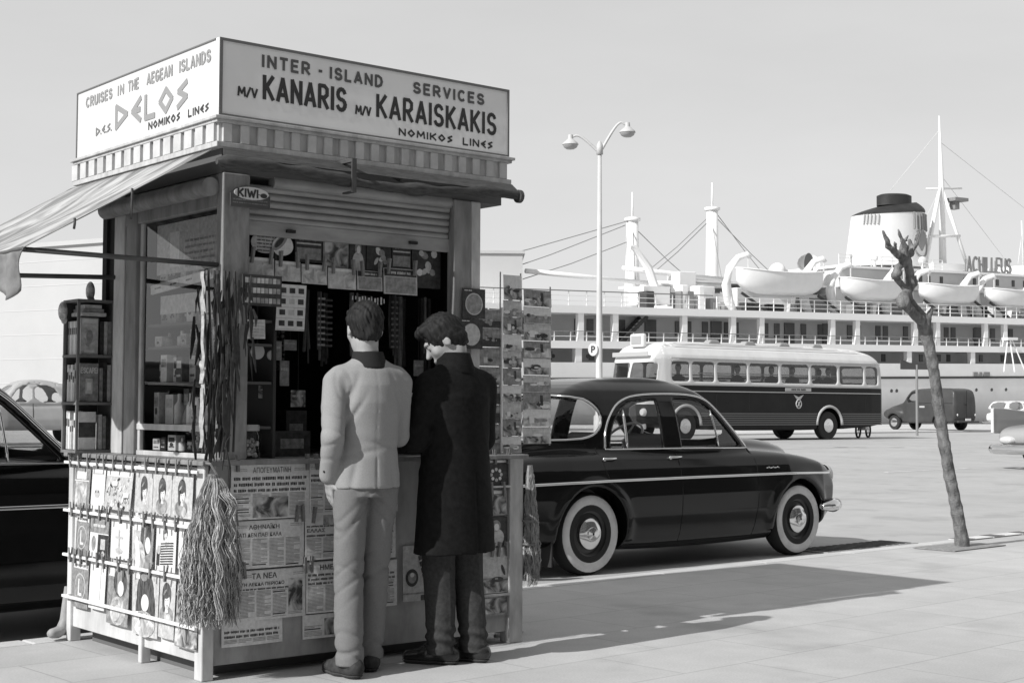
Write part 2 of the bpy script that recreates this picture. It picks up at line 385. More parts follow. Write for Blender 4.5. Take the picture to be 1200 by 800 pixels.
# ---------------------------------------------------------------- ground
SA = rad(3.3); SO = Vector((6.477, 7.484, 0))
def ST(x, y, z=0.):
    return Vector((SO.x+x*math.cos(SA)-y*math.sin(SA), SO.y+x*math.sin(SA)+y*math.cos(SA), z))
def place_street(o): o.location = SO; o.rotation_euler = (0, 0, SA)
def ground_mat(name, v, amt, tile=None, joint=.5, patches=0.):
    m = bpy.data.materials.new(name); m.use_nodes = True; t = m.node_tree; b = t.nodes['Principled BSDF']; L = t.links.new
    b.inputs['Roughness'].default_value = .85; b.inputs['Specular IOR Level'].default_value = .25
    tc = t.nodes.new('ShaderNodeTexCoord')
    def noise(sc_, det, lo, hi, f0=.3, f1=.7):
        n = t.nodes.new('ShaderNodeTexNoise'); n.inputs['Scale'].default_value = sc_; n.inputs['Detail'].default_value = det; n.inputs['Roughness'].default_value = .6
        L(tc.outputs['Object'], n.inputs['Vector']); r = t.nodes.new('ShaderNodeMapRange')
        for k, q in zip(('From Min', 'From Max', 'To Min', 'To Max'), (f0, f1, lo, hi)): r.inputs[k].default_value = q
        L(n.outputs[0], r.inputs['Value']); return r.outputs[0], n.outputs[0]
    def mul(a, c):
        q = t.nodes.new('ShaderNodeMath'); q.operation = 'MULTIPLY'; L(a, q.inputs[0])
        if isinstance(c, float): q.inputs[1].default_value = c
        else: L(c, q.inputs[1])
        return q.outputs[0]
    big, _ = noise(.35, 5, 1-amt, 1+amt); mid, _ = noise(3.2, 6, 1-amt*.7, 1+amt*.5); fine, fh = noise(90, 3, 1-amt*.9, 1+amt*.7)
    c = mul(mul(big, mid), mul(fine, float(v)))
    spots, _ = noise(1.1, 3, .86, 1., .34, .44); c = mul(c, spots)
    h = fh
    if tile:
        br = t.nodes.new('ShaderNodeTexBrick'); br.offset = .5; br.inputs['Scale'].default_value = 1
        br.inputs['Brick Width'].default_value = tile; br.inputs['Row Height'].default_value = tile*.62; br.inputs['Mortar Size'].default_value = .006
        br.inputs['Mortar Smooth'].default_value = .3
        br.inputs['Color1'].default_value = (1, 1, 1, 1); br.inputs['Color2'].default_value = (.93, .93, .93, 1); br.inputs['Mortar'].default_value = (joint,)*3+(1,)
        nz = t.nodes.new('ShaderNodeTexNoise'); nz.inputs['Scale'].default_value = 2.; L(tc.outputs['Object'], nz.inputs['Vector'])
        mx = t.nodes.new('ShaderNodeMixRGB'); mx.inputs[0].default_value = .012; L(tc.outputs['Object'], mx.inputs[1]); L(nz.outputs[1], mx.inputs[2])
        L(mx.outputs[0], br.inputs['Vector']); c = mul(c, br.outputs[0])
    L(c, b.inputs['Base Color'])
    bp = t.nodes.new('ShaderNodeBump'); bp.inputs['Strength'].default_value = .25; bp.inputs['Distance'].default_value = .004
    L(h, bp.inputs['Height']); L(bp.outputs[0], b.inputs['Normal'])
    return m
m_pave = ground_mat('pavement_slabs', .46, .11, .86, .74)
m_road = ground_mat('worn_road', .40, .085)
m_quay = ground_mat('quay_concrete', .52, .08)
m_kerb = ground_mat('kerb_stone', .52, .12)
b = MB(); b.box(-60, 160, -70, -.0, -.3, 0)
# an earth square is left open round the tree
pave = b.build('pavement', m_pave, local=True); place_street(pave); tag(pave, 'pale slab pavement under the kiosk', 'pavement', kind='structure')
b = MB()
for i in range(-40, 110):
    b.box(i*1.2+.001, i*1.2+1.199, .001, .155, -.25, .004)
kerb = b.build('kerb', m_kerb, local=True, bevel=.012); place_street(kerb); tag(kerb, 'stone kerb along the pavement edge', 'kerb', kind='structure')
RZ = lambda v: -.1+.2*min(1, max(0, (v-5)/18.))**1.3
QY = 32.0
b = MB(); vs = [.158, 2, 5, 8, 11, 14, 17, 20, 23, 28, QY+.2]
for i in range(len(vs)-1):
    b.add([(-120, vs[i], RZ(vs[i])), (300, vs[i], RZ(vs[i])), (300, vs[i+1], RZ(vs[i+1])), (-120, vs[i+1], RZ(vs[i+1]))], [(0, 1, 2, 3)])
road = b.build('road', m_road, local=True, smooth=True); place_street(road); tag(road, 'wide pale sunlit road between pavement and quay', 'road', kind='structure')
# quay apron, up to the ship's side (ship axis is turned -6.5 degrees from world X)
SHA = rad(-6.5); SHO = Vector((79.635, 66.68, 0))
def SH(s, t, z=0.): return Vector((SHO.x+s*math.cos(SHA)-t*math.sin(SHA), SHO.y+s*math.sin(SHA)+t*math.cos(SHA), z))
b = MB(); P = [ST(-120, QY), ST(300, QY), SH(230, -1.2), SH(-230, -1.2)]
b.prism([(p.x, p.y, -2) for p in P], (0, 0, 2.18))
quay = b.build('quay', m_quay, bevel=.03); tag(quay, 'concrete quay apron beside the ship', 'quay', kind='structure')
b = MB(); b.add([(-3000, -200, -1.6), (4000, -200, -1.6), (4000, 4500, -1.6), (-3000, 4500, -1.6)], [(0, 1, 2, 3)])
wat = b.build('water', M('harbour_water', .12, .12, .5, bump=(.8, .4)), local=True); tag(wat, 'grey harbour water', 'water', kind='structure')
# lane marks
m_line = M('faded_road_paint', .62, .8, n=(6, .25))
for (v, z, xs) in ((9.6, .008, [(-2+7*k, .0) for k in range(0, 9)]),):
    b = MB()
    for x, _ in xs: b.box(x, x+3.2, v, v+.1, RZ(v)+.002, RZ(v)+.006)
    lm = b.build('lane_marking', m_line, local=True); place_street(lm); tag(lm, 'faded white dashed lane line on the road', 'marking', kind='structure')
# tree pit and drain
b = MB(); b.prism([(10.86, 7.25, .004), (11.72, 7.30, .004), (11.70, 7.70, .004), (10.84, 7.66, .004)], (0, 0, .006))
tp = b.build('tree_pit', M('dry_soil', .27, .95, n=(30, .4), bump=(60, .6))); tag(tp, 'square of dark soil round the tree', 'soil', kind='structure')
b = MB()
b.box(0, 1.5, 0, .42, -.01, .012, 0)
for k in range(13): b.box(.06+k*.11, .115+k*.11, .04, .38, .012, .016, 1)
dr = b.build('drain_grate', [M('drain_frame', .3, .8, n=(20, .3)), M('drain_slot', .015, .9)], local=True)
dr.location = ST(4.25, .72, -.1); dr.rotation_euler = (0, 0, SA); tag(dr, 'iron street drain with dark slots in the gutter ahead of the saloon', 'drain')
# painted kerb blocks beyond the tree: dark and pale
m_kp = [M('kerb_white', .66, .7, n=(12, .2)), M('kerb_black', .12, .7, n=(12, .4))]
for k in range(4):
    b = MB(); x = 5.35+k*.55
    b.box(x, x+.53, .0, .158, .006, .012, 0)
    b.box(x+.0, x+.2, .0, .158, .0125, .0145, 1)
    o = b.build('kerb_paint', m_kp, local=True); place_street(o); tag(o, 'black and white paint on the kerb stones', 'marking', kind='structure')

# ---------------------------------------------------------------- kiosk
m_white = M('white_enamel', .78, .5, .4, n=(5, .10))
m_panel = M('panel_paint', .55, .55, .4, n=(7, .3, (1, 1, .35)), bump=(30, .12))
m_frontp = M('panel_paint_shade', .34, .6, .3, n=(7, .35, (1, 1, .4)), bump=(30, .15))  # panel paint darkened: the front's shade is put into its colour
m_frame = M('grey_frame_paint', .21, .55, .35, n=(16, .38, (1, 1, .22)), bump=(40, .15))
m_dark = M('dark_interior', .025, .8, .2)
m_trim = M('cornice_paint', .45, .6, .3, n=(14, .3, (1, 1, .3)))
m_ink = M('sign_ink', .045, .5); m_ink2 = M('sign_ink_grey', .16, .5); m_ink3 = M('sign_ink_pale', .26, .6)
m_metal = M('galvanised', .42, .45, .5, .3, n=(6, .2))
m_glass = glass('window_glass')
KX0, KX1, KY0, KY1 = 3.12, 4.80, 5.86, 7.42
kiosk = thing('kiosk', (3.97, 6.6, 0), 'street kiosk with white ship-line sign boards on its roof and open front counter', 'kiosk')
# cabinets below the counter
b = MB()
b.box(3.10, 4.80, 5.85, 5.875, .06, .94); b.box(3.10, 3.12, 5.875, 5.9, .06, .94)
b.build('front_panel', m_frontp, kiosk, bevel=.004)
for y0, y1 in ((5.90, 6.425), (6.46, 7.25)):
    b = MB(); b.box(3.075, 3.10, y0, y1, .075, .93); b.build('side_panel', m_panel, kiosk, bevel=.004)
for x0, x1, y0, y1 in ((3.06, 3.12, 5.83, 5.90), (3.06, 3.11, 6.425, 6.46), (3.06, 3.12, 7.25, 7.30)):
    b = MB(); b.box(x0, x1, y0, y1, .0, .94); b.build('leg', m_panel, kiosk, bevel=.006)
b = MB(); b.box(4.79, 4.88, 5.82, 5.90, 0, .945); b.build('leg', m_trim, kiosk, bevel=.006)
b = MB(); b.box(4.79, 4.85, 5.90, 7.30, .06, .94); b.box(3.12, 4.79, 7.27, 7.30, .06, .94); b.build('rear_panel', m_frontp, kiosk)
b = MB(); b.box(3.16, 4.76, 5.98, 7.2, .0, .05); b.build('plinth', M('plinth', .12, .9), kiosk)
b = MB(); b.box(3.035, 4.90, 5.80, 7.315, .94, .962); b.build('counter', m_frame, kiosk, bevel=.005)
b = MB()
b.tube([(3.075, 7.325, .27), (3.072, 7.325, .2), (3.066, 7.325, .10), (3.05, 7.322, .055), (3.02, 7.31, .042), (2.985, 7.295, .042), (2.968, 7.288, .04)], [.016, .022, .028, .032, .03, .026, .018], 10)
b.build('stabilizer_foot', M('foot_paint', .30, .6, n=(20, .2)), kiosk, smooth=True)
# posts
for x0, x1, y0, y1, mm in ((3.15, 3.287, 5.86, 5.92, m_frame), (4.45, 4.56, 5.86, 5.92, m_frame), (4.56, 4.62, 5.86, 5.92, m_trim), (3.15, 3.20, 6.74, 6.86, m_frame), (3.15, 3.21, 6.88, 7.0, m_trim), (4.54, 4.61, 7.255, 7.30, m_frame)):
    b = MB(); b.box(x0, x1, y0, y1, .962, 2.25); b.build('post', mm, kiosk, bevel=.006)
# roof slab, header boxes
b = MB(); b.box(3.15, 4.77, 5.88, 7.38, 2.25, 2.36); b.build('roof_slab', M('soffit', .10, .8), kiosk)
b = MB(); b.box(3.155, 3.20, 5.93, 7.0, 2.10, 2.25); b.build('side_header', m_frame, kiosk, bevel=.004)
b = MB(); b.tube([(3.11, 5.9, 2.185), (3.11, 7.02, 2.185)], .042, 16); b.build('side_roller_box', m_frame, kiosk, smooth='auto')
# left window: frame, panes, ledge
b = MB()
b.box(3.165, 3.19, 5.92, 6.74, 1.085, 1.115); b.box(3.165, 3.19, 5.92, 6.74, .962, .985); b.box(3.17, 3.19, 5.92, 5.945, .985, 2.1); b.box(3.17, 3.19, 6.715, 6.74, .985, 2.1)
wf = b.build('window', m_trim, kiosk, bevel=.003)
b = MB(); b.add([(3.18, 6.715, 1.115), (3.18, 5.945, 1.115), (3.18, 5.945, 2.1), (3.18, 6.715, 2.1)], [(0, 1, 2, 3)]); b.build('pane', m_glass, wf)
b = MB(); b.add([(3.18, 6.715, .985), (3.18, 5.945, .985), (3.18, 5.945, 1.085), (3.18, 6.715, 1.085)], [(0, 1, 2, 3)]); b.build('pane', m_glass, wf)
# walls of the inside
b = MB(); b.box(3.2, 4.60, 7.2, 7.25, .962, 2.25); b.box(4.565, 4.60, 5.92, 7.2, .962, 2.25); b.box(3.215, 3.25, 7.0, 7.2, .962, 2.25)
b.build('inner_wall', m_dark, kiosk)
for z in (1.11, 1.315, 1.49, 1.60, 1.80):
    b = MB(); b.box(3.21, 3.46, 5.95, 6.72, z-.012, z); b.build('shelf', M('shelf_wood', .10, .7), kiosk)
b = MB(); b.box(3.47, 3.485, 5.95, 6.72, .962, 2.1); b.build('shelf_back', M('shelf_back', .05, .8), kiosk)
# front roller shutter
b = MB()
for k in range(5):
    z = 2.20-k*.034; b.tube([(3.295, 5.905+.004*k, z), (4.445, 5.905+.004*k, z)], .0175, 10)
b.box(3.29, 4.45, 5.905, 5.925, 1.985, 2.05)
b.tube([(3.42, 5.9, 2.235), (4.45, 5.9, 2.235)], .03, 12)
sh = b.build('shutter', M('shutter_metal', .30, .5, .4, .1, n=(12, .3, (.3, 1, 1))), kiosk, smooth='auto')
for x in (3.5, 4.2):
    b = MB(); b.box(x, x+.045, 5.888, 5.9045, 2.008, 2.022); b.build('pull', m_dark, sh)
# cornice
b = MB()
def ring(z0, z1, o, mi=0):
    b.box(KX0-o, KX1+o, KY0-o, KY0-o+.05, z0, z1, mi); b.box(KX0-o, KX1+o, KY1+o-.05, KY1+o, z0, z1, mi)
    b.box(KX0-o, KX0-o+.05, KY0-o+.05, KY1+o-.05, z0, z1, mi); b.box(KX1+o-.05, KX1+o, KY0-o+.05, KY1+o-.05, z0, z1, mi)
ring(2.36, 2.385, .012); ring(2.385, 2.47, -.004); ring(2.47, 2.485, .014); ring(2.485, 2.5, .026)
cor = b.build('cornice', m_trim, kiosk, bevel=.003)
m_den = M('dentil_paint', .50, .6, n=(9, .2))
for k in range(19):
    x = KX0+.02+k*(KX1-KX0-.06)/18*.985; b = MB(); b.box(x, x+.044, KY0-.012, KY0+.004, 2.386, 2.469); b.build('dentil', m_den, cor, bevel=.002)
for k in range(15):
    y = KY0+.02+k*(KY1-KY0-.06)/14; b = MB(); b.box(KX0-.012, KX0+.004, y, y+.072, 2.386, 2.469); b.build('dentil', m_den, cor, bevel=.002)
# sign boards
m_sign = M('sign_face', .80, .5, .35, n=(2.5, .06))
b = MB(); b.box(KX0, KX1, KY0, KY0+.03, 2.5, 2.855); sf = b.build('sign_board', m_sign, kiosk); sf['label'] = 'front sign board for the inter-island services'
b = MB()
f = FR((KX0, KY0, 2.5), (1, 0, 0), (0, 0, 1)); W_, H_ = KX1-KX0, .355; t_ = .012
for a in ((0, 0, W_, t_), (0, H_-t_, W_, H_), (0, t_, t_*1.3, H_-t_), (W_-t_*.9, t_, W_, H_-t_)):
    b.prism([f(a[0], a[1], 0.0005), f(a[2], a[1], .0005), f(a[2], a[3], .0005), f(a[0], a[3], .0005)], (0, -.006, 0))
b.build('border', m_ink2, sf)
def sub(fr, u, v): return lambda a, c, d=0.: fr(u+a, v+c, d)
b = MB()
for tx, u0, u1, v, hh, th, g, mi, an in (('INTER', .216, .475, .249, .064, .0135, .3, 1, 0), ('-', .517, .543, .25, .062, .0135, .3, 1, 0), ('ISLAND', .581, .886, .249, .063, .0135, .3, 1, 0), ('SERVICES', 1.065, 1.517, .25, .061, .0135, .3, 1, 0),
        ('M/V', .093, .198, .101, .048, .010, .14, 0, 0), ('KANARIS', .222, .680, .100, .122, .0195, .24, 0, 0), ('M/V', .727, .820, .101, .048, .010, .14, 0, 0), ('KARAISKAKIS', .848, 1.598, .101, .121, .0185, .24, 0, 0),
        ('NOMIKOS', .982, 1.313, .030, .040, .009, .22, 0, 1), ('LINES', 1.378, 1.573, .030, .041, .009, .22, 0, 1)):
    strokes(b, tx, sub(f, u0+th/2, v+th/2), hh-th, th, .8, g, mi, .002, bool(an), u1-u0-th)
b.build('lettering', [m_ink, M('sign_ink_mid', .11, .5)], sf)
b = MB(); b.box(KX0, KX0+.03, KY0+.031, KY1-.001, 2.5, 2.855); sf2 = b.build('sign_board', M('sign_face_sun_dimmed', .60, .6, .3, n=(3, .12)), kiosk); sf2['label'] = 'sunlit side sign board for the island cruises'  # sign face darkened in colour to hold down the sun's brightness
f = FR((KX0, KY1, 2.5), (0, -1, 0), (0, 0, 1)); W2 = KY1-KY0-.03
b = MB()
for a in ((0, H_-.006, W2, H_), (0, .006, .008, H_-.006)):
    b.prism([f(a[0], a[1], .0005), f(a[2], a[1], .0005), f(a[2], a[3], .0005), f(a[0], a[3], .0005)], (-.005, 0, 0))
b.build('border', m_ink2, sf2)
b = MB()
for tx, u0, u1, v, hh, th, g, mi, an in (('CRUISES', .112, .438, .256, .058, .0125, .24, 2, 0), ('IN', .499, .575, .256, .058, .0125, .3, 2, 0), ('THE', .618, .744, .256, .059, .0125, .24, 2, 0), ('AEGEAN', .829, 1.105, .256, .06, .0125, .24, 2, 0), ('ISLANDS', 1.172, 1.485, .256, .062, .0125, .24, 2, 0),
        ('D.E.S.', .244, .436, .090, .046, .0095, .14, 1, 1), ('DELOS', .474, 1.265, .085, .135, .028, .2, 2, 1), ('NOMIKOS', .856, 1.188, .033, .041, .009, .22, 0, 1), ('LINES', 1.269, 1.470, .033, .041, .009, .22, 0, 1)):
    strokes(b, tx, sub(f, u0+th/2, v+th/2), hh-th, th, .8, g, mi, .002, bool(an), u1-u0-th)
b.build('lettering', [m_ink, m_ink2, m_ink3], sf2)
b = MB(); b.box(KX1-.03, KX1-.0005, KY0+.031, KY1-.001, 2.5, 2.854); b.build('sign_board', m_sign, kiosk)['label'] = 'blank sign board on the road side'
b = MB(); b.box(KX0+.031, KX1-.031, KY1-.03, KY1-.001, 2.5, 2.853); b.build('sign_board', m_sign, kiosk)
b = MB(); b.box(KX0+.03, KX1-.03, KY0+.03, KY1-.03, 2.44, 2.5); b.build('roof', m_trim, kiosk)
# side awning
m_canvas = bpy.data.materials.new('worn_canvas'); m_canvas.use_nodes = True
t = m_canvas.node_tree; pb = t.nodes['Principled BSDF']; pb.inputs['Roughness'].default_value = .9
tc = t.nodes.new('ShaderNodeTexCoord'); mp = t.nodes.new('ShaderNodeMapping'); mp.inputs['Scale'].default_value = (.8, 2.0, .8)
nz = t.nodes.new('ShaderNodeTexNoise'); nz.inputs['Scale'].default_value = 3.2; nz.inputs['Detail'].default_value = 7; nz.inputs['Distortion'].default_value = 1.4
r_ = t.nodes.new('ShaderNodeValToRGB'); r_.color_ramp.elements[0].position = .40; r_.color_ramp.elements[1].position = .60
r_.color_ramp.elements[0].color = (.17, .17, .17, 1); r_.color_ramp.elements[1].color = (.42, .42, .42, 1)
t.links.new(tc.outputs['Object'], mp.inputs[0]); t.links.new(mp.outputs[0], nz.inputs[0]); t.links.new(nz.outputs[0], r_.inputs[0]); t.links.new(r_.outputs[0], pb.inputs['Base Color'])
def canvas(u, v):   # u along the slope, v along the face
    x = 3.095-.845*u; z = 2.345-.50*u-.035*math.sin(math.pi*u)*(1-abs(2*v-1)**2)-.012*math.sin(v*14)*u
    return (x, 5.865+1.56*v, z)
b = MB(); b.grid(canvas, 14, 22)
aw = b.build('awning', m_canvas, kiosk, smooth=True, solid=.004)
def valance(u, v):
    return (2.25+(.03*math.sin(v*17+u)+.02*math.sin(v*61+u*2)*(1-v))*u-.035*u, 5.87+1.555*v+.06*u*(1-v)+.02*math.sin(u*5)*(1-v), 1.842-(.13+.05*math.sin(v*6+1)+.03*math.sin(v*33))*u)
b = MB(); b.grid(valance, 8, 90); b.build('valance', M('valance_canvas', .17, .9, n=(9, .4)), aw, smooth=True, solid=.004)
m_iron = M('dark_iron', .07, .6, .4, n=(10, .4))
b = MB(); b.tube([(2.255, 5.90, 1.84), (3.145, 5.895, 1.834)], .011, 8); b.tube([(2.255, 7.36, 1.84), (3.17, 6.98, 1.85)], .012, 8)
b.tube([(2.255, 5.88, 1.84), (2.255, 7.40, 1.84)], .010, 8)
b.build('awning_arm', m_iron, aw, smooth=True)
for u, ln in ((.45, .12), (.75, .03)):
    p = canvas(u, 0); b = MB(); b.tube([(p[0], p[1]-.004, p[2]+.012), (p[0], p[1]-.006, p[2]-.01), (p[0]+.004, p[1]+.01, p[2]-ln)], .006, 6); b.build('tie', m_iron, aw)
b = MB(); b.add([(3.10, 5.868, 2.335), (3.10, 5.868, 2.22), (2.72, 5.90, 2.10)], [(0, 1, 2)]); 
# rolled front awning
b = MB(); N = 40; pts = []; rs = []
for i in range(N+1):
    q = i/N; pts.append((3.06+1.72*q, 5.755-.01*math.sin(q*6), 2.275+.012*math.sin(q*9)-.018*math.sin(math.pi*q)+.012*q)); rs.append(.026+.006*math.sin(q*23)+.004*math.sin(q*51+1))
rs[0] *= .5
b.tube(pts, rs, 12)
roll = b.build('rolled_awning', M('dark_canvas', .055, .85, n=(14, .5, (1, 6, 6)), bump=(25, .3)), kiosk, smooth='auto')
b = MB(); b.tube([(4.775, 5.755, 2.285), (4.795, 5.755, 2.285)], .034, 14); b.build('end_cap', m_iron, roll, smooth='auto')
b = MB(); b.box(3.74, 3.765, 5.715, 5.722, 2.20, 2.36); b.box(3.742, 3.763, 5.722, 5.85, 2.345, 2.36); b.box(3.742, 3.763, 5.722, 5.80, 2.2, 2.208); b.build('strap', m_iron, roll)
for x in (3.2, 4.05, 4.7): b = MB(); b.bar((x, 5.86, 2.33), (x, 5.76, 2.29), .012, .012); b.build('bracket', m_iron, roll)
b = MB(); b.add([(3.13, 5.83, 2.355), (4.80, 5.83, 2.355), (4.79, 5.75, 2.30), (3.09, 5.75, 2.30)], [(0, 1, 2, 3)]); b.build('flap', MATS['dark_canvas'], roll, solid=.004)
# ---------------------------------------------------------------- goods on and round the kiosk
ordn0 = ['first', 'second', 'third', 'fourth', 'fifth', 'sixth', 'seventh', 'eighth', 'ninth', 'tenth', 'eleventh', 'twelfth', 'thirteenth', 'fourteenth']
PR = [M('print_white', .66, .45, n=(45, .16)), M('print_light', .48, .45, n=(40, .3)), M('print_mid', .26, .45, n=(36, .5)), M('print_dark', .05, .45, n=(40, .6)), photo_mat('print_photo', .05, .55, 16), photo_mat('print_pale_photo', .28, .62, 22), M('print_hair', .085, .5, n=(70, .9, (1, 1, .3)))]
def sheet(b, fr, w, h, mi=0, bulge=.006, tilt=.0, n=6):
    """a hanging paper: a thin curved sheet; returns the frame that follows its tilt"""
    f2 = lambda u, v, c=0.: fr(u, v, c+.004+tilt*(1-v/h)+bulge*math.sin(math.pi*min(1, max(0, u/w))))
    vs = []; fs = []
    for s_, base in ((.0, 0), (-.0015, (n+1)*2)):
        for i in range(n+1):
            vs += [f2(w*i/n, 0, s_), f2(w*i/n, h, s_)]
    m = (n+1)*2
    for i in range(n):
        fs += [(2*i, 2*i+2, 2*i+3, 2*i+1), (m+2*i, m+2*i+1, m+2*i+3, m+2*i+2), (2*i, m+2*i, m+2*i+2, 2*i+2), (2*i+1, 2*i+3, m+2*i+3, m+2*i+1)]
    fs += [(0, 1, m+1, m), (2*n, m+2*n, m+2*n+1, 2*n+1)]
    b.add(vs, fs, mi); return f2
def strip(b, f, u0, v0, u1, v1, mi, lift=.0012, n=4):
    b.add([f(u0+(u1-u0)*i/n, v, lift) for i in range(n+1) for v in (v0, v1)], [(2*i, 2*i+2, 2*i+3, 2*i+1) for i in range(n)], mi)
def words(b, f, u0, u1, v, h, mi=3, wl=.5, lift=.0014):
    u = u0
    while u < u1-h*.4:      # words as rows of small letter blocks
        for _ in range(random.randint(2, 8)):
            l = h*random.uniform(.34, .52)
            if u+l > u1: return
            strip(b, f, u, v+h*random.choice((0, 0, .12)), u+l, v+h*random.choice((1, 1, .9)), mi, lift, 1); u += l+h*.16
        u += h*.5
def woman(b, f, w, h, cu, cv, s, hair=6, tall=1.25, side=1, body=1, lift=.0012):
    b.ell(f, cu, cv-.50*s, .52*s, .34*s, body, lift)                                  # shoulders
    b.poly(f, [(cu-.10*s+.05*s*side, cv-.4*s), (cu+.12*s+.05*s*side, cv-.4*s), (cu+.10*s+.05*s*side, cv-.05*s), (cu-.08*s+.05*s*side, cv-.05*s)], 0, lift+.0002)
    b.ell(f, cu, cv+.16*s*tall, .34*s, .36*s*tall, hair, lift+.0004)                     # hair
    b.ell(f, cu-.16*s*side, cv-.06*s, .14*s, .34*s, hair, lift+.0005)
    b.ell(f, cu+.08*s*side, cv-.02*s, .19*s, .26*s, 0, lift+.0007, rot=-.15*side)           # face
    b.ell(f, cu-.10*s*side, cv+.24*s*tall, .16*s, .05*s, 2, lift+.0009, rot=.7*side); b.ell(f, cu+.10*s*side, cv-.20*s, .10*s, .10*s, 1, lift+.0008); b.ell(f, cu+.2*s, cv-.62*s, .2*s, .2*s, 5, lift+.0003)          # sheen on the hair
    b.ell(f, cu+.06*s*side, cv+.19*s, .20*s, .10*s, hair, lift+.0010, rot=.3*side)            # fringe
    for q in (-.02, .14): b.ell(f, cu+q*s*side+.01*s, cv+.03*s, .035*s, .016*s, 3, lift+.0012, 8)
    b.ell(f, cu+.10*s*side, cv-.15*s, .05*s, .02*s, 2, lift+.0012, 8)
def left_frame(y0, zb): return FR((3.066, y0, zb), (0, -1, 0), (0, 0, 1))
def front_frame(x0, zb, y=5.843): return FR((x0, y, zb), (1, 0, 0), (0, 0, 1))
G_MAG = 'magazines and prints pegged to the sunlit side'
def mag(y0, y1, zb, zt, label, draw, base=0, tilt=None, name='magazine', cat='magazine', off=0.):
    w, h = y0-y1, zt-zb; fr0 = left_frame(y0, zb); fr = lambda u, v, c=0.: fr0(u, v, c+off)
    b = MB(); f = sheet(b, fr, w, h, base, .004, random.uniform(.003, .018) if tilt is None else tilt)
    draw(b, f, w, h); o = b.build(name, PR); tag(o, label, cat, G_MAG); return o
def d_sleeve(b, f, w, h):
    strip(b, f, w*.14, h*.06, w*.86, h*.66, 5); strip(b, f, w*.2, h*.72, w*.8, h*.92, 0); strip(b, f, w*.05, h*.67, w*.95, h*.70, 0)
mag(7.225, 7.03, .688, .885, 'grey sleeve with a pale label, top left of the sunlit side', d_sleeve, 2)
def d_bag(b, f, w, h):
    b.ell(f, w*.5, h*.36, w*.2, h*.1, 1); strip(b, f, w*.1, h*.8, w*.9, h*.83, 1); b.ell(f, w*.42, h*.4, .006, .006, 3, .002, 8); b.ell(f, w*.6, h*.4, .006, .006, 3, .002, 8)
mag(7.005, 6.85, .69, .905, 'tall white paper bag with a faint face on it', d_bag, 0)
def d_toys(b, f, w, h):
    strip(b, f, w*.03, h*.86, w*.97, h*.98, 0)
    for k in range(46):
        b.ell(f, w*random.uniform(.08, .92), h*random.uniform(.08, .8), w*random.uniform(.02, .07), h*random.uniform(.02, .06), random.choice((0, 0, 1, 3, 2)), .0012+.0002*k/4, 7, random.random()*3)
    strip(b, f, w*.3, h*.62, w*.5, h*.74, 0, .004); strip(b, f, w*.75, h*.34, w*.93, h*.46, 0, .004)
mag(6.835, 6.54, .70, .885, 'clear packet crammed with small bright toys', d_toys, 1)
def d_three(b, f, w, h):
    strip(b, f, 0, 0, w, h, 1, .0006)
    for k, cu in enumerate((.17, .5, .83)):
        woman(b, f, w, h, w*cu, h*.46, h*.52, tall=1.3, body=(1, 2, 2)[k], side=1)
    for cu in (.335, .665): strip(b, f, w*cu-.002, 0, w*cu+.002, h, 1, .0032)
mag(6.51, 5.93, .70, .915, 'poster sheet of three heads with dark piled-up hair', d_three, 0, .008, 'poster', 'poster')
def d_book(label_y):
    def d(b, f, w, h):
        b.ell(f, w*.5, h*.44, w*.36, h*.3, 1); b.ell(f, w*.5, h*.44, w*.31, h*.265, 2, .0018)
        b.quad(f, w*.42, h*.26, w*.5, h*.62, 0, .0024); b.quad(f, w*.42, h*.26, w*.66, h*.32, 0, .0026)
        strip(b, f, w*.03, h*.83, w*.97, h*.98, 0); words(b, f, w*.1, w*.9, h*.87, h*.06, 3)
    return d
mag(7.19, 7.03, .45, .65, 'grey booklet with an oval emblem hanging in the middle row', d_book(0), 2)
mag(7.215, 7.03, .185, .42, 'grey booklet with an oval emblem hanging in the bottom row', d_book(0), 2)
def d_tiles(b, f, w, h):
    strip(b, f, 0, h*.58, w, h*.98, 2); words(b, f, w*.2, w*.85, h*.72, h*.07, 0)
    strip(b, f, w*.5, 0, w, h*.55, 3); b.quad(f, w*.66, h*.2, w*.88, h*.45, 1, .0022); b.ell(f, w*.26, h*.32, w*.12, h*.18, 2); b.ell(f, w*.8, h*.1, w*.07, h*.07, 1, .0022)
mag(7.015, 6.80, .455, .66, 'folder of four small tiles, one with a dark portrait', d_tiles, 0)
def d_cross(b, f, w, h):
    b.quad(f, w*.46, h*.12, w*.53, h*.72, 1, .002); b.quad(f, w*.3, h*.5, w*.7, h*.55, 1, .0022); b.ell(f, w*.5, h*.2, w*.2, h*.07, 1, .0016); strip(b, f, 0, h*.93, w, h, 1)
mag(6.775, 6.57, .465, .662, 'white card with a thin cross drawn on it', d_cross, 0)
def d_w1(b, f, w, h):
    strip(b, f, w*.45, 0, w, h, 2); b.ell(f, w*.66, h*.62, w*.26, h*.36, 6, .0016); b.ell(f, w*.78, h*.48, w*.12, h*.17, 0, .0022, rot=.2); b.ell(f, w*.38, h*.22, w*.3, h*.34, 5, .0018, rot=.3); b.quad(f, w*.05, h*.75, w*.4, h*.95, 0, .002); b.ell(f, w*.3, h*.3, w*.12, h*.36, 0, .0024, rot=.25)
mag(6.52, 6.31, .445, .672, 'magazine cover of a long-haired head turned aside, middle row', d_w1, 1)
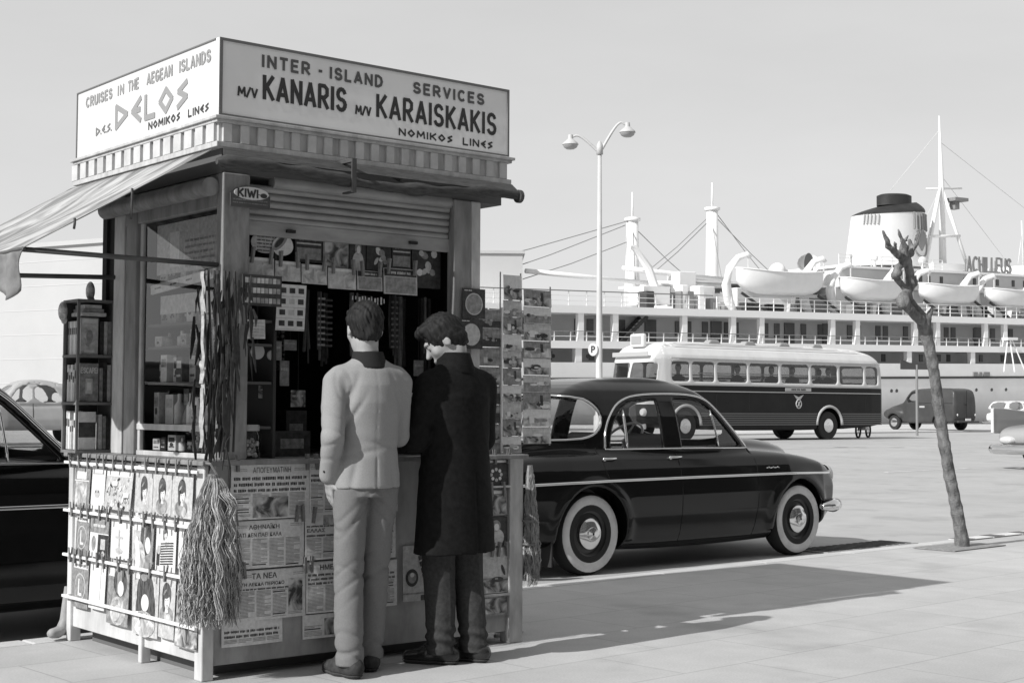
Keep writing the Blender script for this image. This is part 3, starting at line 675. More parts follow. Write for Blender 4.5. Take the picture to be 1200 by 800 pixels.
def d_stripe(b, f, w, h):
    woman(b, f, w, h, w*.5, h*.74, h*.3, tall=1.0, body=0)
    for k in range(9):
        v = h*(.12+.052*k); b.poly(f, [(w*.3, v), (w*.9, v+h*.05), (w*.9, v+h*.075), (w*.3, v+h*.025)], 3, .0034)
    b.quad(f, w*.08, h*.1, w*.24, h*.42, 3, .0026); b.ell(f, w*.2, h*.42, w*.1, h*.09, 1, .003)
mag(6.285, 6.085, .45, .672, 'magazine cover with a dark and white striped shirt', d_stripe, 0)
def d_w2(b, f, w, h): woman(b, f, w, h, w*.45, h*.55, h*.5, body=1)
mag(6.06, 5.87, .475, .685, 'print half hidden behind the raffia bundle, middle row', d_w2, 0)
def d_white(b, f, w, h):
    strip(b, f, w*.1, h*.1, w*.9, h*.14, 1); strip(b, f, w*.72, h*.2, w*.74, h*.9, 1)
mag(7.01, 6.825, .20, .44, 'plain white sheet in the bottom row', d_white, 0)
def d_w3(b, f, w, h):
    strip(b, f, w*.35, h*.05, w, h, 2); b.ell(f, w*.62, h*.72, w*.3, h*.24, 6, .0016); b.ell(f, w*.66, h*.62, w*.13, h*.13, 0, .0024); b.ell(f, w*.55, h*.24, w*.36, h*.24, 5, .002); b.ell(f, w*.5, h*.2, w*.22, h*.12, 1, .0026, rot=.6); b.quad(f, w*.06, h*.8, w*.36, h*.95, 0, .003)
mag(6.80, 6.56, .15, .435, 'magazine cover of a pale dress against grey, bottom row', d_w3, 2)
def d_w4(b, f, w, h):
    b.ell(f, w*.5, h*.62, w*.34, h*.36, 6, .0014); b.ell(f, w*.3, h*.42, w*.16, h*.2, 6, .0015); b.ell(f, w*.74, h*.42, w*.16, h*.26, 6, .0016); b.ell(f, w*.52, h*.5, w*.15, h*.13, 0, .0022); b.ell(f, w*.5, h*.18, w*.42, h*.2, 5, .0024); b.ell(f, w*.46, h*.9, w*.14, h*.08, 2, .0026); b.quad(f, 0.01, h*.84, w*.28, h*.96, 0, .002)
mag(6.515, 6.25, .135, .44, 'magazine cover of a head with very tall dark hair', d_w4, 1)
def d_w5(b, f, w, h): woman(b, f, w, h, w*.5, h*.60, h*.46, body=2)
mag(6.24, 6.085, .15, .43, 'narrow print of a round dark hairdo, bottom row', d_w5, 1)
def d_w6(b, f, w, h):
    strip(b, f, 0, h*.02, w, h*.55, 4); woman(b, f, w, h, w*.4, h*.7, h*.4, body=3)
mag(6.07, 5.86, .13, .40, 'dark print below the raffia bundle', d_w6, 2)
# rails that carry them
for z, y1 in ((.912, 5.84), (.668, 5.84), (.442, 5.84), (.232, 5.84)):
    b = MB(); b.box(3.028, 3.042, y1, 7.29, z-.007, z+.007); b.box(3.0425, 3.0595, 7.24, 7.26, z-.01, z+.01); b.box(3.0425, 3.0595, 6.43, 6.455, z-.01, z+.01)
    b.build('rail', m_white, kiosk, bevel=.002)
# clothes pegs
def peg_mb(fr, tilt=0.):
    b = MB()
    for s_ in (-1, 1):
        b.prism([fr(-.006, -.035, .004*s_+.012), fr(.006, -.035, .004*s_+.012), fr(.006+tilt, .04, .009*s_+.012), fr(-.006+tilt, .04, .009*s_+.012)], Vector(fr(0, 0, .004))-Vector(fr(0, 0, 0)))
    b.tube([fr(-.008, .005, .012), fr(.008, .005, .012)], .005, 6); return b
m_peg = M('peg_wood', .20, .8, n=(40, .3)); G_PEG = 'clothes pegs holding the papers'
pegproto = {}
def peg(x, y, z, side, tilt=0.):
    if side not in pegproto:
        fr = FR((0, 0, 0), (0, -1, 0), (0, 0, 1)) if side == 'L' else FR((0, 0, 0), (1, 0, 0), (0, 0, 1))
        o = peg_mb(fr).build('clothes_peg', m_peg, local=True); pegproto[side] = o
        tag(o, 'wooden clothes peg clipping a print to the sunlit side rails' if side == 'L' else 'wooden clothes peg clipping a paper to the shaded front', 'peg', G_PEG)
    else: o = pegproto[side].copy(); col.objects.link(o)
    o.location = (x, y, z); a = random.uniform(-.16, .16)
    o.rotation_euler = (a, 0, 0) if side == 'L' else (0, a, 0)
for y in (7.2, 7.09, 6.98, 6.87, 6.79, 6.68, 6.57, 6.47, 6.33, 6.22, 6.12, 6.02, 5.9): peg(3.04, y, .925, 'L')
for y in (7.17, 7.05, 6.97, 6.83, 6.74, 6.60, 6.48, 6.34, 6.25, 6.13, 6.02): peg(3.04, y, .675, 'L')
for y in (7.18, 7.12, 7.05, 6.97, 6.85, 6.78, 6.61, 6.49, 6.27, 6.12): peg(3.04, y, .445, 'L')
# newspapers on the shaded front
G_NEWS = 'newspapers pegged under the counter'
def newspaper(x0, x1, zb, zt, label, mast=None, heads=(), serif=False, photo=None, mastw=.5, mastu=.25, cut=0):
    w, h = x1-x0, zt-zb; b = MB(); f = sheet(b, front_frame(x0, zb), w, h, 0, .006, .004)
    v = h*.985
    if mast:
        typeset(b, mast, sub(f, w*mastu, v-.036), .025, w*mastw, 3, .002, .012 if not serif else .0)
    if mast:
        words(b, f, w*.04, w*.2, v-.02, .003, 2); words(b, f, w*.04, w*.2, v-.028, .003, 2); words(b, f, w*.8, w*.97, v-.02, .003, 2); words(b, f, w*.8, w*.97, v-.028, .003, 2)
    v -= .05
    for tx, hh in heads:
        if tx: typeset(b, tx, sub(f, w*.05, v-hh), hh*.9, w*.62 if len(tx) > 12 else w*.5, 3, .002, .014)
        else: words(b, f, w*.04, w*.96, v-hh, hh*.8, 3, .42)
        v -= hh*1.5
    cols = 4 if w > .25 else 2; cw = w*.93/cols
    for c in range(cols):
        u = w*.035+c*cw; vv = v
        while vv > .012:
            if photo and photo[0] <= c < photo[1] and photo[2]*h < vv < photo[3]*h: vv -= .0062; continue
            if random.random() < .06: strip(b, f, u, vv-.005, u+cw*.8, vv, 3, .0014, 1); vv -= .012; continue
            strip(b, f, u, vv-.0022, u+cw*random.choice((.88, .88, .88, .5)), vv, 2, .0014, 1); vv -= .0062
    if photo:
        strip(b, f, w*.035+photo[0]*cw, photo[2]*h, w*.035+photo[1]*cw-.006, photo[3]*h, 4, .0016)
    strip(b, f, 0, h*.985, w, h, 1, .0013)
    o = b.build('newspaper', PR); tag(o, label, 'newspaper', G_NEWS); return o
newspaper(3.194, 3.602, .695, .942, 'large newspaper at the top with a broad photo under three headline rows', 'ΑΠΟΓΕΥΜΑΤΙΝΗ', ((None, .018), (None, .018), (None, .016)), True, (1, 3, .03, .40), .48, .27)
newspaper(3.206, 3.576, .476, .69, 'newspaper ΑΘΗΝΑΪΚΗ in the second row, underlined masthead', 'ΑΘΗΝΑΪΚΗ', (('ΚΑΤΙ ΔΕΝ ΠΑΕΙ ΚΑΛΑ', .02),), False, None, .42, .22)
newspaper(3.235, 3.588, .245, .468, 'newspaper ΤΑ ΝΕΑ in the third row with a portrait at its right', 'ΤΑ ΝΕΑ', (('ΤΗ ΛΕΚΔΑ ΠΕΡΙΟΔΟ', .017), (None, .01)), False, (3, 4, .12, .78), .36, .2)
newspaper(3.16, 3.468, .138, .262, 'lower half of a newspaper hanging under the third row, partly behind the raffia', None, ((None, .014), (None, .014)), False, None)
newspaper(3.604, 3.76, .70, .945, 'newspaper strip beside the large top newspaper, half behind the grey jacket', 'ΤΑ', ((None, .014), (None, .016)), True, None, .2, .5)
newspaper(3.582, 3.77, .495, .708, 'newspaper with bold ΕΛΛΑΣ headline right of the underlined masthead', None, ((None, .01), ('ΕΛΛΑΣ', .018), (None, .012)), False, (1, 2, .75, .98))
newspaper(3.592, 3.79, .25, .486, 'newspaper with heavy lettering ΗΜΕΡΑ beside the portrait page', 'ΗΜΕΡΑ', ((None, .013), (None, .013), (None, .013)), False, None, .6, .35)
newspaper(3.575, 3.80, .135, .245, 'narrow newspaper foot with a small dark photo at the bottom row', None, (), False, (1, 2, .1, .8))
newspaper(3.80, 4.10, .70, .94, 'newspaper behind the grey jacket at the top row', None, ((None, .014), (None, .014), (None, .012)), False, (1, 3, .1, .5))
newspaper(3.81, 4.09, .48, .69, 'newspaper behind the pale trousers in the second row', None, ((None, .016), (None, .012)), False, None)
newspaper(3.82, 4.10, .25, .47, 'newspaper behind the pale trousers in the third row, dark photo at left', None, ((None, .014), (None, .014)), False, (0, 2, .1, .6))
for x, z in ((3.22, .95), (3.58, .95), (3.63, .95), (3.215, .71), (3.53, .715), (3.56, .715), (3.62, .705), (3.26, .475), (3.575, .478), (3.61, .48), (3.78, .48), (3.82, .95), (4.69, .955), (4.78, .955), (4.68, .485), (4.72, .485), (4.77, .485), (4.67, .79), (4.75, .79)):
    peg(x, 5.835, z-.005, 'F')
def fmag(x0, x1, zb, zt, label, draw, base=0, y=5.843, name='magazine', cat='magazine', group='prints pegged to the shaded front', tilt=.005):
    b = MB(); w, h = x1-x0, zt-zb; f = sheet(b, front_frame(x0, zb, y), w, h, base, .004, tilt); draw(b, f, w, h)
    o = b.build(name, PR); tag(o, label, cat, group); return o
def d_shoes(b, f, w, h):
    b.ell(f, w*.3, h*.42, w*.22, h*.16, 3); b.ell(f, w*.3, h*.42, w*.14, h*.1, 2, .002); b.ell(f, w*.3, h*.47, w*.07, h*.04, 0, .0026)
    for k in range(6): b.poly(f, [(w*(.5+.05*k), h*(.8-.11*k)), (w*(.8+.03*k), h*(.86-.11*k)), (w*(.84+.03*k), h*(.78-.11*k)), (w*(.54+.05*k), h*(.72-.11*k))], 3, .0022)
    strip(b, f, w*.0, h*.12, w, h*.15, 2); strip(b, f, w*.6, .0, w*.98, h*.1, 3)
fmag(4.135, 4.305, .262, .53, 'pale print of dark knitted slippers between the two men', d_shoes, 1)
def d_dots(b, f, w, h):
    strip(b, f, w*.02, h*.9, w*.98, h*.99, 0)
    for k in range(8): b.ell(f, w*.5+w*.2*math.cos(k*.785), h*.45+h*.2*math.sin(k*.785), w*.06, h*.07, 0 if k % 2 else 1, .0016+.0002*k, 8)
fmag(4.625, 4.79, .80, .935, 'dark print with a ring of pale spots under the counter at right', d_dots, 3)
def d_cloud(b, f, w, h): strip(b, f, w*.05, h*.05, w*.95, h*.8, 4); strip(b, f, w*.05, h*.84, w*.95, h*.95, 0)
fmag(4.625, 4.785, .655, .785, 'dim photograph card in the second row at right', d_cloud, 2)
def d_fig(b, f, w, h):
    b.ell(f, w*.5, h*.7, w*.2, h*.2, 2); b.ell(f, w*.5, h*.3, w*.34, h*.3, 1, .0016); b.ell(f, w*.52, h*.66, w*.11, h*.12, 0, .002)
fmag(4.635, 4.785, .50, .645, 'dark cover with a pale seated figure at right', d_fig, 3)
def d_spiral(b, f, w, h):
    for k in range(7): strip(b, f, w*(.06+.13*k), h*.93, w*(.12+.13*k), h*1.0, 0, .0024, 1)
    strip(b, f, 0, h*.02, w, h*.3, 4); strip(b, f, w*.0, h*.3, w, h*.34, 2, .002)
    b.ell(f, w*.8, h*.5, w*.06, h*.13, 3, .002, rot=.4); b.ell(f, w*.55, h*.3, w*.25, h*.06, 3, .0022)
fmag(4.63, 4.79, .262, .49, 'spiral bound pad with a landscape print at the bottom right', d_spiral, 1)
def d_dk(b, f, w, h): strip(b, f, w*.03, h*.1, w*.97, h*.9, 4)
fmag(4.63, 4.79, .15, .245, 'dark landscape card at the bottom right of the front', d_dk, 2)
b = MB(); b.box(4.62, 4.79, 5.815, 5.83, .248, .258); b.box(4.62, 4.79, 5.815, 5.83, .795, .805); b.build('rail', m_trim, kiosk)

# the row under the shutter
def d_panel(k):
    def d(b, f, w, h):
        strip(b, f, w*.02, h*.84, w*.98, h*.98, 0); strip(b, f, w*.04, h*.05, w*.47, h*.78, (1, 5, 5, 1, 5, 4)[k]); strip(b, f, w*.53, h*.05, w*.96, h*.78, (5, 1, 5, 5, 1, 4)[k])
    return d
def d_mast(b, f, w, h):
    strip(b, f, w*.02, h*.70, w*.98, h*.97, 3); words(b, f, w*.2, w*.8, h*.78, h*.1, 1, .3, .002); strip(b, f, w*.05, h*.05, w*.95, h*.66, 2)
for k, (x0, x1, zb, zt) in enumerate(((3.31, 3.452, 1.792, 1.886), (3.458, 3.594, 1.784, 1.878), (3.60, 3.74, 1.779, 1.872), (3.746, 3.905, 1.764, 1.864), (3.912, 4.058, 1.766, 1.862), (4.066, 4.268, 1.756, 1.884))):
    lb = ('pale booklet, first at the left of the row under the shutter', 'pale twin-panel booklet, second from the left under the shutter', 'pale twin-panel booklet, third from the left under the shutter', 'larger mottled booklet, fourth from the left under the shutter', 'framed card with a dark title band above the grey jacket man', 'wide card with a dark title band, right end of the row')[k]
    fmag(x0, x1, zb, zt, lb, d_panel(k) if k < 4 else d_mast, 1, 5.93, 'booklet', 'booklet', 'booklets hanging under the shutter')
    peg(x0+.02, 5.922, zt+.005, 'F'); peg(x1-.025, 5.922, zt+.005, 'F')
# behind them: dim covers against the opening
def d_flow(b, f, w, h):
    for k in range(9): b.ell(f, w*random.uniform(.2, .8), h*random.uniform(.3, .85), w*random.uniform(.08, .16), h*random.uniform(.06, .12), random.choice((0, 1, 2)), .0012+.0002*k, 9, random.random()*3)
def d_lab(b, f, w, h):
    strip(b, f, w*.05, h*.62, w*.95, h*.68, 1); strip(b, f, w*.05, h*.1, w*.95, h*.5, 2); words(b, f, w*.15, w*.8, h*.75, h*.1, 2, .4, .002)
for x0, x1, zb, zt, lb, d, base in ((3.585, 3.735, 1.885, 2.02, 'dark box lid with a pale line, behind the booklet row', d_lab, 3), (3.74, 3.885, 1.87, 2.02, 'dim grey cover behind the fourth booklet', d_cloud, 2), (3.89, 3.985, 1.86, 2.02, 'narrow pot shaped packet behind the title card', d_fig, 3),
        (3.99, 4.135, 1.87, 2.02, 'dark cover with scattered flowers behind the booklet row', d_flow, 3), (4.14, 4.255, 1.885, 2.02, 'dark box with a title strip behind the wide card', d_lab, 3), (4.262, 4.44, 1.80, 2.015, 'dark flower poster at the right end under the shutter', d_flow, 3)):
    fmag(x0, x1, zb, zt, lb, d, base, 5.965, 'cover', 'cover', 'dim covers behind the booklet row', .0)
def d_badge(b, f, w, h): pass
fr = front_frame(3.345, 1.905, 5.955); b = MB()
b.prism([fr(.075+.075*math.cos(t), .055+.05*math.sin(t)) for t in [k*math.pi/12 for k in range(24)]], (0, -.004, 0), 1)
for k in range(5): words(b, fr, .03, .12, .078-.016*k, .007, 3, .5, .0052)
o = b.build('shop_card', PR); tag(o, 'round pale card with lines of print under the shutter', 'card')
b = MB(); fr = front_frame(3.46, 1.905, 5.948)
b.ell(fr, .05, .045, .055, .044, 0, .004, 24, .5); b.ell(fr, .035, .06, .05, .02, 2, .0046, 20, .8); b.ell(fr, .03, .06, .034, .012, 3, .0052, 20, .8)
b.prism([fr(.05+.056*math.cos(t), .045+.045*math.sin(t)) for t in [k*math.pi/12 for k in range(24)]], (0, -.003, 0), 0)
o = b.build('sun_visor', PR); tag(o, 'pale sun visor hanging next to the round card', 'visor')
# film slide holder
b = MB(); fr = front_frame(3.462, 1.555, 5.925); w_, h_ = .155, .215
b.prism([fr(0, 0), fr(w_, 0), fr(w_+.01, h_), fr(.01, h_)], (0, -.003, 0), 0)
for r in range(4):
    for c in range(3):
        u = .012+c*.048+.0025*r; v = .012+r*.051
        b.quad(fr, u+.005, v+.009, u+.036, v+.034, 3 if not (c == 1 and r in (1, 2)) else 1, .0042)
    b.quad(fr, .002, .005+r*.051, w_, .0065+r*.051, 2, .0044)
o = b.build('slide_sheet', PR); tag(o, 'white sheet holding twelve dark film slides', 'slides')
# small goods at the left post
b = MB(); fr = front_frame(3.275, 1.505, 5.845); b.prism([fr(0, 0), fr(.088, .003), fr(.086, .09), fr(0, .087)], (0, -.003, 0), 1)
for k in range(5): words(b, fr, .008, .08, .015+.014*k, .004, 2, .5, .0042)
o = b.build('note', PR); tag(o, 'small pinned grey note on the front left post', 'note')
b = MB(); fr = front_frame(3.235, 1.655, 5.835); b.prism([fr(0, 0), fr(.2, 0), fr(.2, .14), fr(0, .14)], (0, -.012, 0), 3)
for k in range(3):
    for q in range(9): b.quad(fr, .01+q*.0205, .012+k*.045, .027+q*.0205, .036+k*.045, random.choice((2, 1, 2)), .0135)
o = b.build('packet_card', PR); tag(o, 'dark card with three rows of small packets on the front left post', 'card')
for (x, z, r, lb) in ((3.40, 1.455, .034, 'pale round pocket mirror hanging in the dark opening'), (3.475, 1.44, .022, 'smaller dim round mirror beside the pale one')):
    b = MB(); b.lathe([(.001, 0), (r, 0), (r*1.1, .006), (r, .012), (.001, .01)], (x, 5.97, z), 'y', 22, 0); b.tube([(x, 5.976, z+r), (x, 5.98, z+.3)], .0015, 4, 1)
    o = b.build('mirror', [M('mirror_face', .45, .3, .5), m_iron], smooth='auto'); tag(o, lb, 'mirror')
# glass jar of sweets
b = MB(); b.lathe([(.001, .965), (.055, .965), (.058, .98), (.058, 1.07), (.048, 1.09), (.048, 1.10)], (3.33, 5.93, 0), 'z', 22, 0)
jar = thing('sweet_jar', (3.33, 5.93, .963), 'glass jar of sweets standing at the left end of the counter', 'jar')
b.build('glass', glass('jar_glass', .8), jar, smooth=True)
b = MB()
for k in range(60):
    a = random.random()*6.3; r = .045*math.sqrt(random.random()); b.ball((3.33+r*math.cos(a), 5.93+r*math.sin(a), .975+random.random()*.075), .009, 5, random.choice((0, 1, 1, 2)))
b.build('sweets', PR, jar, smooth=True)
b = MB(); b.lathe([(.001, 1.118), (.05, 1.118), (.053, 1.112), (.053, 1.092), (.05, 1.09)], (3.33, 5.93, 0), 'z', 22); b.build('lid', m_metal, jar, smooth='auto')
# name plate of the shoe polish on the left post
kw = thing('enamel_sign', (3.28, 5.855, 2.10), 'small enamel KIWI sign on the front left post', 'sign')
b = MB(); fr = front_frame(3.178, 2.097, 5.852); b.prism([fr(0, 0), fr(.205, 0), fr(.205, .062), fr(0, .062)], (0, -.006, 0)); b.build('plate', M('enamel_dark', .075, .35, .5), kw, bevel=.002)
b = MB(); words(b, fr, .012, .19, .032, .006, 1, .3, .0072); words(b, fr, .012, .19, .018, .005, 1, .3, .0072); b.build('small_print', [PR[2], PR[2]], kw)
b = MB(); fo = front_frame(3.283, 2.163, 5.845)
b.prism([fo(.088*math.cos(t), .029*math.sin(t)) for t in [k*math.pi/18 for k in range(36)]], (0, -.004, 0)); b.build('oval', M('enamel_white', .62, .35, .5), kw)
b = MB(); strokes(b, 'KIWI', sub(fo, -.068, -.017), .034, .0095, .9, .2, 0, .0052, width=.098); b.ell(fo, .062, -.006, .018, .011, 0, .0055); b.tube([fo(.05, -.004, .0052), fo(.03, -.002, .0052)], .0015, 4); b.build('lettering', m_ink, kw)
# two dark cards with pale discs on the right post
for x, z, s, lb in ((4.505, 1.665, .06, 'upper dark card with a pale round disc on the right post'), (4.49, 1.51, .062, 'lower dark card with a pale round disc on the right post')):
    b = MB(); fr = front_frame(x-.012, z-.012, 5.848); b.prism([fr(0, 0), fr(.145, 0), fr(.145, .15), fr(0, .15)], (0, -.005, 0), 3)
    b.ell(fr, .072, .072, .056, .056, 1, .0062, 30); b.ell(fr, .072, .072, .05, .05, 2 if z > 1.6 else 1, .0066, 30); words(b, fr, .01, .06, .137, .006, 0, .4, .0066)
    o = b.build('disc_card', PR); tag(o, lb, 'card')
# strings of goods hanging in the dark opening
G_STR = 'strings of goods hanging in the dark opening'
strand_lbl = ['knotted dark cords hanging behind the slide sheet', 'dark belt with pale rungs hanging in the opening', 'dim bead string in the dark opening', 'thin dark strap in the dark opening', 'dark tassel above the grey jacket shoulder', 'dark cords hanging between the two heads', 'dim necktie hanging between the two heads', 'bundle of dark laces right of the pale tags', 'dark laces hanging by the right post', 'dim thick cord left of the right post', 'dark cords at the far right of the opening']
m_str = [M('cord_dark', .05, .8, n=(30, .5)), M('cord_mid', .12, .8, n=(30, .5)), M('cord_pale', .3, .7)]
for k, x in enumerate((3.69, 3.80, 3.88, 3.96, 4.04, 4.12, 4.19, 4.26, 4.33, 4.39, 4.43)):
    b = MB(); y = 6.02+.06*(k % 3); L = random.uniform(.25, .5); z1 = 1.76
    for q in range(random.randint(3, 6)):
        xx = x+random.uniform(-.02, .02); yy = y+random.uniform(-.015, .015); l2 = L*random.uniform(.75, 1.1)
        b.tube([(xx, yy, z1), (xx+random.uniform(-.006, .006), yy, z1-l2*.5), (xx+random.uniform(-.01, .01), yy, z1-l2)], random.uniform(.004, .009), 6, k % 2)
    if k in (1, 2, 6):
        for q in range(9): b.box(x-.02, x+.02, y-.018, y-.012, z1-.04-q*.028, z1-.03-q*.028, 2 if k == 1 else 1)
    o = b.build('cord_bundle', m_str, smooth='auto'); tag(o, strand_lbl[k], 'cord', G_STR)
b = MB(); random.seed(4)
for k in range(11):
    x = 3.925+k*.0185; l = random.uniform(.015, .05); b.box(x, x+random.uniform(.004, .012), 5.985, 5.988, 1.745-l, 1.745-random.random()*.01)
o = b.build('tags', M('bright_tags', .85, .3, .6)); tag(o, 'row of bright little tags in the dark opening', 'tags')
# dim goods inside the opening: strings, tins and cards
random.seed(33)
for k, (x, z, w_, h_, v, lb) in enumerate(((3.52, 1.42, .05, .09, 2, 'small dim card below the slide sheet'), (3.60, 1.47, .07, .05, 2, 'dim flat packet right of the slide sheet foot'), (3.36, 1.30, .06, .10, 2, 'dim card hanging below the round mirrors'), (3.45, 1.24, .09, .06, 4, 'mottled packet low in the dark opening at left'), (3.58, 1.30, .05, .12, 2, 'narrow dim card in the middle of the dark opening at left'), (3.66, 1.20, .08, .08, 4, 'mottled square packet above the dark boxes'), (4.34, 1.36, .06, .08, 2, 'dim card beside the bowed head'), (4.38, 1.24, .05, .09, 4, 'mottled card behind the dark coat shoulder'))):
    b = MB(); fr = front_frame(x, z, 6.05+.03*(k % 3)); b.prism([fr(0, 0), fr(w_, 0), fr(w_, h_), fr(0, h_)], (0, -.004, 0), v); words(b, fr, w_*.1, w_*.9, h_*.6, h_*.12, 1, .5, .0045); b.tube([fr(w_/2, h_, .002), fr(w_/2, 1.76-z, .002)], .0012, 4, 3)
    o = b.build('packet', PR); tag(o, lb, 'packet', 'dim goods hanging in the opening')
for k in range(14):
    x = 3.30+.026*k; b = MB(); l = random.uniform(.25, .6); y = 6.10+random.uniform(0, .12); z = 1.78
    for q in range(int(l/.022)): b.ball((x+.004*math.sin(q), y, z-q*.022), random.uniform(.006, .010), 5, 0 if k % 3 else 1)
    o = b.build('bead_string', m_str, smooth=True); tag(o, f"{ordn0[k]} bead string from the left in the dark opening", 'beads', 'bead strings in the opening')
# things on the counter deep inside
for (x, y, z, sx, sy, sz, v, lb) in ((3.6, 6.15, .963, .2, .15, .12, 3, 'dark box on the counter left of the grey jacket'), (3.75, 6.3, .963, .12, .1, .22, 3, 'tall dark box deep on the counter'), (4.35, 6.1, .963, .16, .12, .10, 3, 'low dark box on the counter by the dark coat')):
    b = MB(); b.box(x, x+sx, y, y+sy, z, z+sz, v); b.quad(FR((x, y-.001, z), (1, 0, 0), (0, 0, 1)), sx*.15, sz*.3, sx*.8, sz*.7, 2); o = b.build('carton', PR, bevel=.003); tag(o, lb, 'box')
# window shelves: packets, cartons, bottles
G_PK = 'packets on the shelves behind the side window'
shelfz = {5: .987, 0: 1.115, 1: 1.317, 2: 1.492, 3: 1.602, 4: 1.802}; nm = ['lowest shelf', 'second shelf', 'third shelf', 'fourth shelf', 'top shelf', 'ledge sill']
random.seed(21)
ordn = ['first', 'second', 'third', 'fourth', 'fifth', 'sixth', 'seventh', 'eighth', 'ninth', 'tenth', 'eleventh', 'twelfth']
for lv in range(6):
    y = 6.70; i = 0; top = {0: .19, 1: .16, 2: .09, 3: .18, 4: .2, 5: .085}[lv]
    while y > 5.99 and i < 12:
        wd = random.uniform(.045, .085); hh = top*random.uniform(.55, .92); c = random.choice((0, 0, 0, 1, 1, 2, 3, 5)); bt = random.random() < .22
        b = MB(); x = 3.23+random.uniform(0, .04)
        fr = FR((x-.0005, y, shelfz[lv]), (0, -1, 0), (0, 0, 1))
        if bt:
            r = wd*.36; b.lathe([(.001, 0), (r, 0), (r, hh*.6), (r*.4, hh*.75), (r*.4, hh), (.001, hh)], (x+r, y-wd/2, shelfz[lv]), 'z', 14, c); kind = 'bottle'
        else:
            b.box(x, x+.05, y-wd, y, shelfz[lv], shelfz[lv]+hh, c); kind = 'packet'
            c2 = random.choice([q for q in (0, 1, 2, 3) if q != c]); b.quad(fr, wd*.12, hh*.55, wd*.88, hh*.85, c2, .0012); words(b, fr, wd*.15, wd*.85, hh*.2, hh*.1, random.choice((0, 3)), .4, .0014)
            if random.random() < .5: b.ell(fr, wd*.5, hh*.4, wd*.22, hh*.12, 3 if c != 3 else 0, .0016)
        o = b.build(kind, PR, smooth='auto' if bt else False); tag(o, f"{('white', 'light grey', 'grey', 'dark', 'mottled dark', 'mottled pale')[c]} {kind}, {ordn[i]} from the left on the {nm[lv]} in the side window", kind, G_PK)
        y -= wd+random.uniform(.004, .02); i += 1
# carton strip across the window, below the poster
b = MB(); b.bar((3.215, 6.70, 1.77), (3.215, 6.02, 1.815), .01, .045)
fr = FR((3.2085, 6.70, 1.748), Vector((0, -.68, .045)).normalized(), (0, 0, 1))
for k in range(4): b.quad(fr, .03+k*.165, .008, .135+k*.165, .038, 0, .001); words(b, fr, .05+k*.165, .12+k*.165, .018, .009, 3, .4, .0016)
o = b.build('shelf_strip', PR); tag(o, 'pale strip with four labels across the side window', 'strip')
b = MB(); b.box(3.222, 3.228, 5.99, 6.66, 1.84, 2.085, 1); b.quad(FR((3.2215, 6.55, 1.84), (0, -1, 0), (0, 0, 1)), .03, .03, .13, .2, 0, .0005)
for k in range(5): words(b, FR((3.2215, 6.36, 1.86), (0, -1, 0), (0, 0, 1)), 0, .3, .03*k, .012, 2, .4, .0008)
o = b.build('poster', PR); tag(o, 'large pale poster at the top of the side window', 'poster')
b = MB(); b.box(3.215, 3.225, 5.99, 6.60, 1.645, 1.735, 1); o = b.build('price_board', PR); tag(o, 'blank pale board under the label strip in the side window', 'board')
# bookcase at the back corner
bc = thing('bookcase', (3.02, 7.16, .963), 'small dark wooden bookcase on the counter at the back corner of the sunlit side', 'bookcase')
m_bw = M('bookcase_wood', .17, .6, n=(8, .35, (1, 1, .15)))
X0, X1, Y0, Y1 = 2.945, 3.145, 7.08, 7.26
b = MB()
for x in (X0, X1-.012): 
    for y in (Y0, Y1-.012): b.box(x, x+.013, y, y+.013, .963, 1.735)
b.build('frame', m_bw, bc)
for z in (.963, 1.205, 1.445, 1.725): b = MB(); b.box(X0-.002, X1+.002, Y0-.002, Y1+.002, z, z+.014); b.build('shelf', m_bw, bc)
b = MB(); b.box(X1-.012, X1-.004, Y0+.014, Y1-.014, .977, 1.725); b.box(X0+.014, X1-.014, Y1-.010, Y1-.003, .977, 1.725); b.build('back', M('bookcase_back', .06, .8), bc)
# books in it
G_BK = 'books in the small bookcase'
def book(x0, x1, y0, y1, z0, z1, v, lb, draw=None):
    b = MB(); b.box(x0, x1, y0, y1, z0, z1, v); fr = FR((x0, y0-.0006, z0), (1, 0, 0), (0, 0, 1))
    if draw: draw(b, fr, x1-x0, z1-z0)
    o = b.build('book', PR); tag(o, lb, 'book', G_BK)
def c_face(b, f, w, h): b.ell(f, w*.5, h*.5, w*.36, h*.3, 5); strip(b, f, w*.05, h*.86, w*.95, h*.97, 0); b.ell(f, w*.5, h*.5, w*.2, h*.18, 2, .0018); strip(b, f, w*.2, h*.05, w*.8, h*.12, 0)
def c_esc(b, f, w, h): strokes(b, 'ESCAPE!', sub(f, w*.04, h*.75), h*.13, h*.024, .8, .16, 0, .0018, width=w*.9); strip(b, f, w*.3, h*.2, w*.68, h*.6, 1); strip(b, f, w*.38, h*.3, w*.6, h*.5, 0, .002)
def c_band(b, f, w, h): strip(b, f, 0, h*.32, w, h*.72, 3)
book(2.968, 3.06, 7.095, 7.115, 1.46, 1.645, 1, 'book with a pale round face on its cover, upper compartment', c_face)
book(2.968, 3.065, 7.095, 7.118, 1.222, 1.415, 2, 'dark book titled ESCAPE! in the middle compartment', c_esc)
book(2.965, 3.055, 7.095, 7.12, .98, 1.17, 0, 'white book with a broad dark band, lower compartment', c_band)
for k in range(3): book(2.97+.01*k, 3.10-.01*k, 7.09+.005*k, 7.22, 1.655+k*.02, 1.673+k*.02, (1, 2, 1)[k], ('lowest book of the flat pile in the upper compartment', 'middle book of the flat pile in the upper compartment', 'topmost book of the flat pile in the upper compartment')[k])
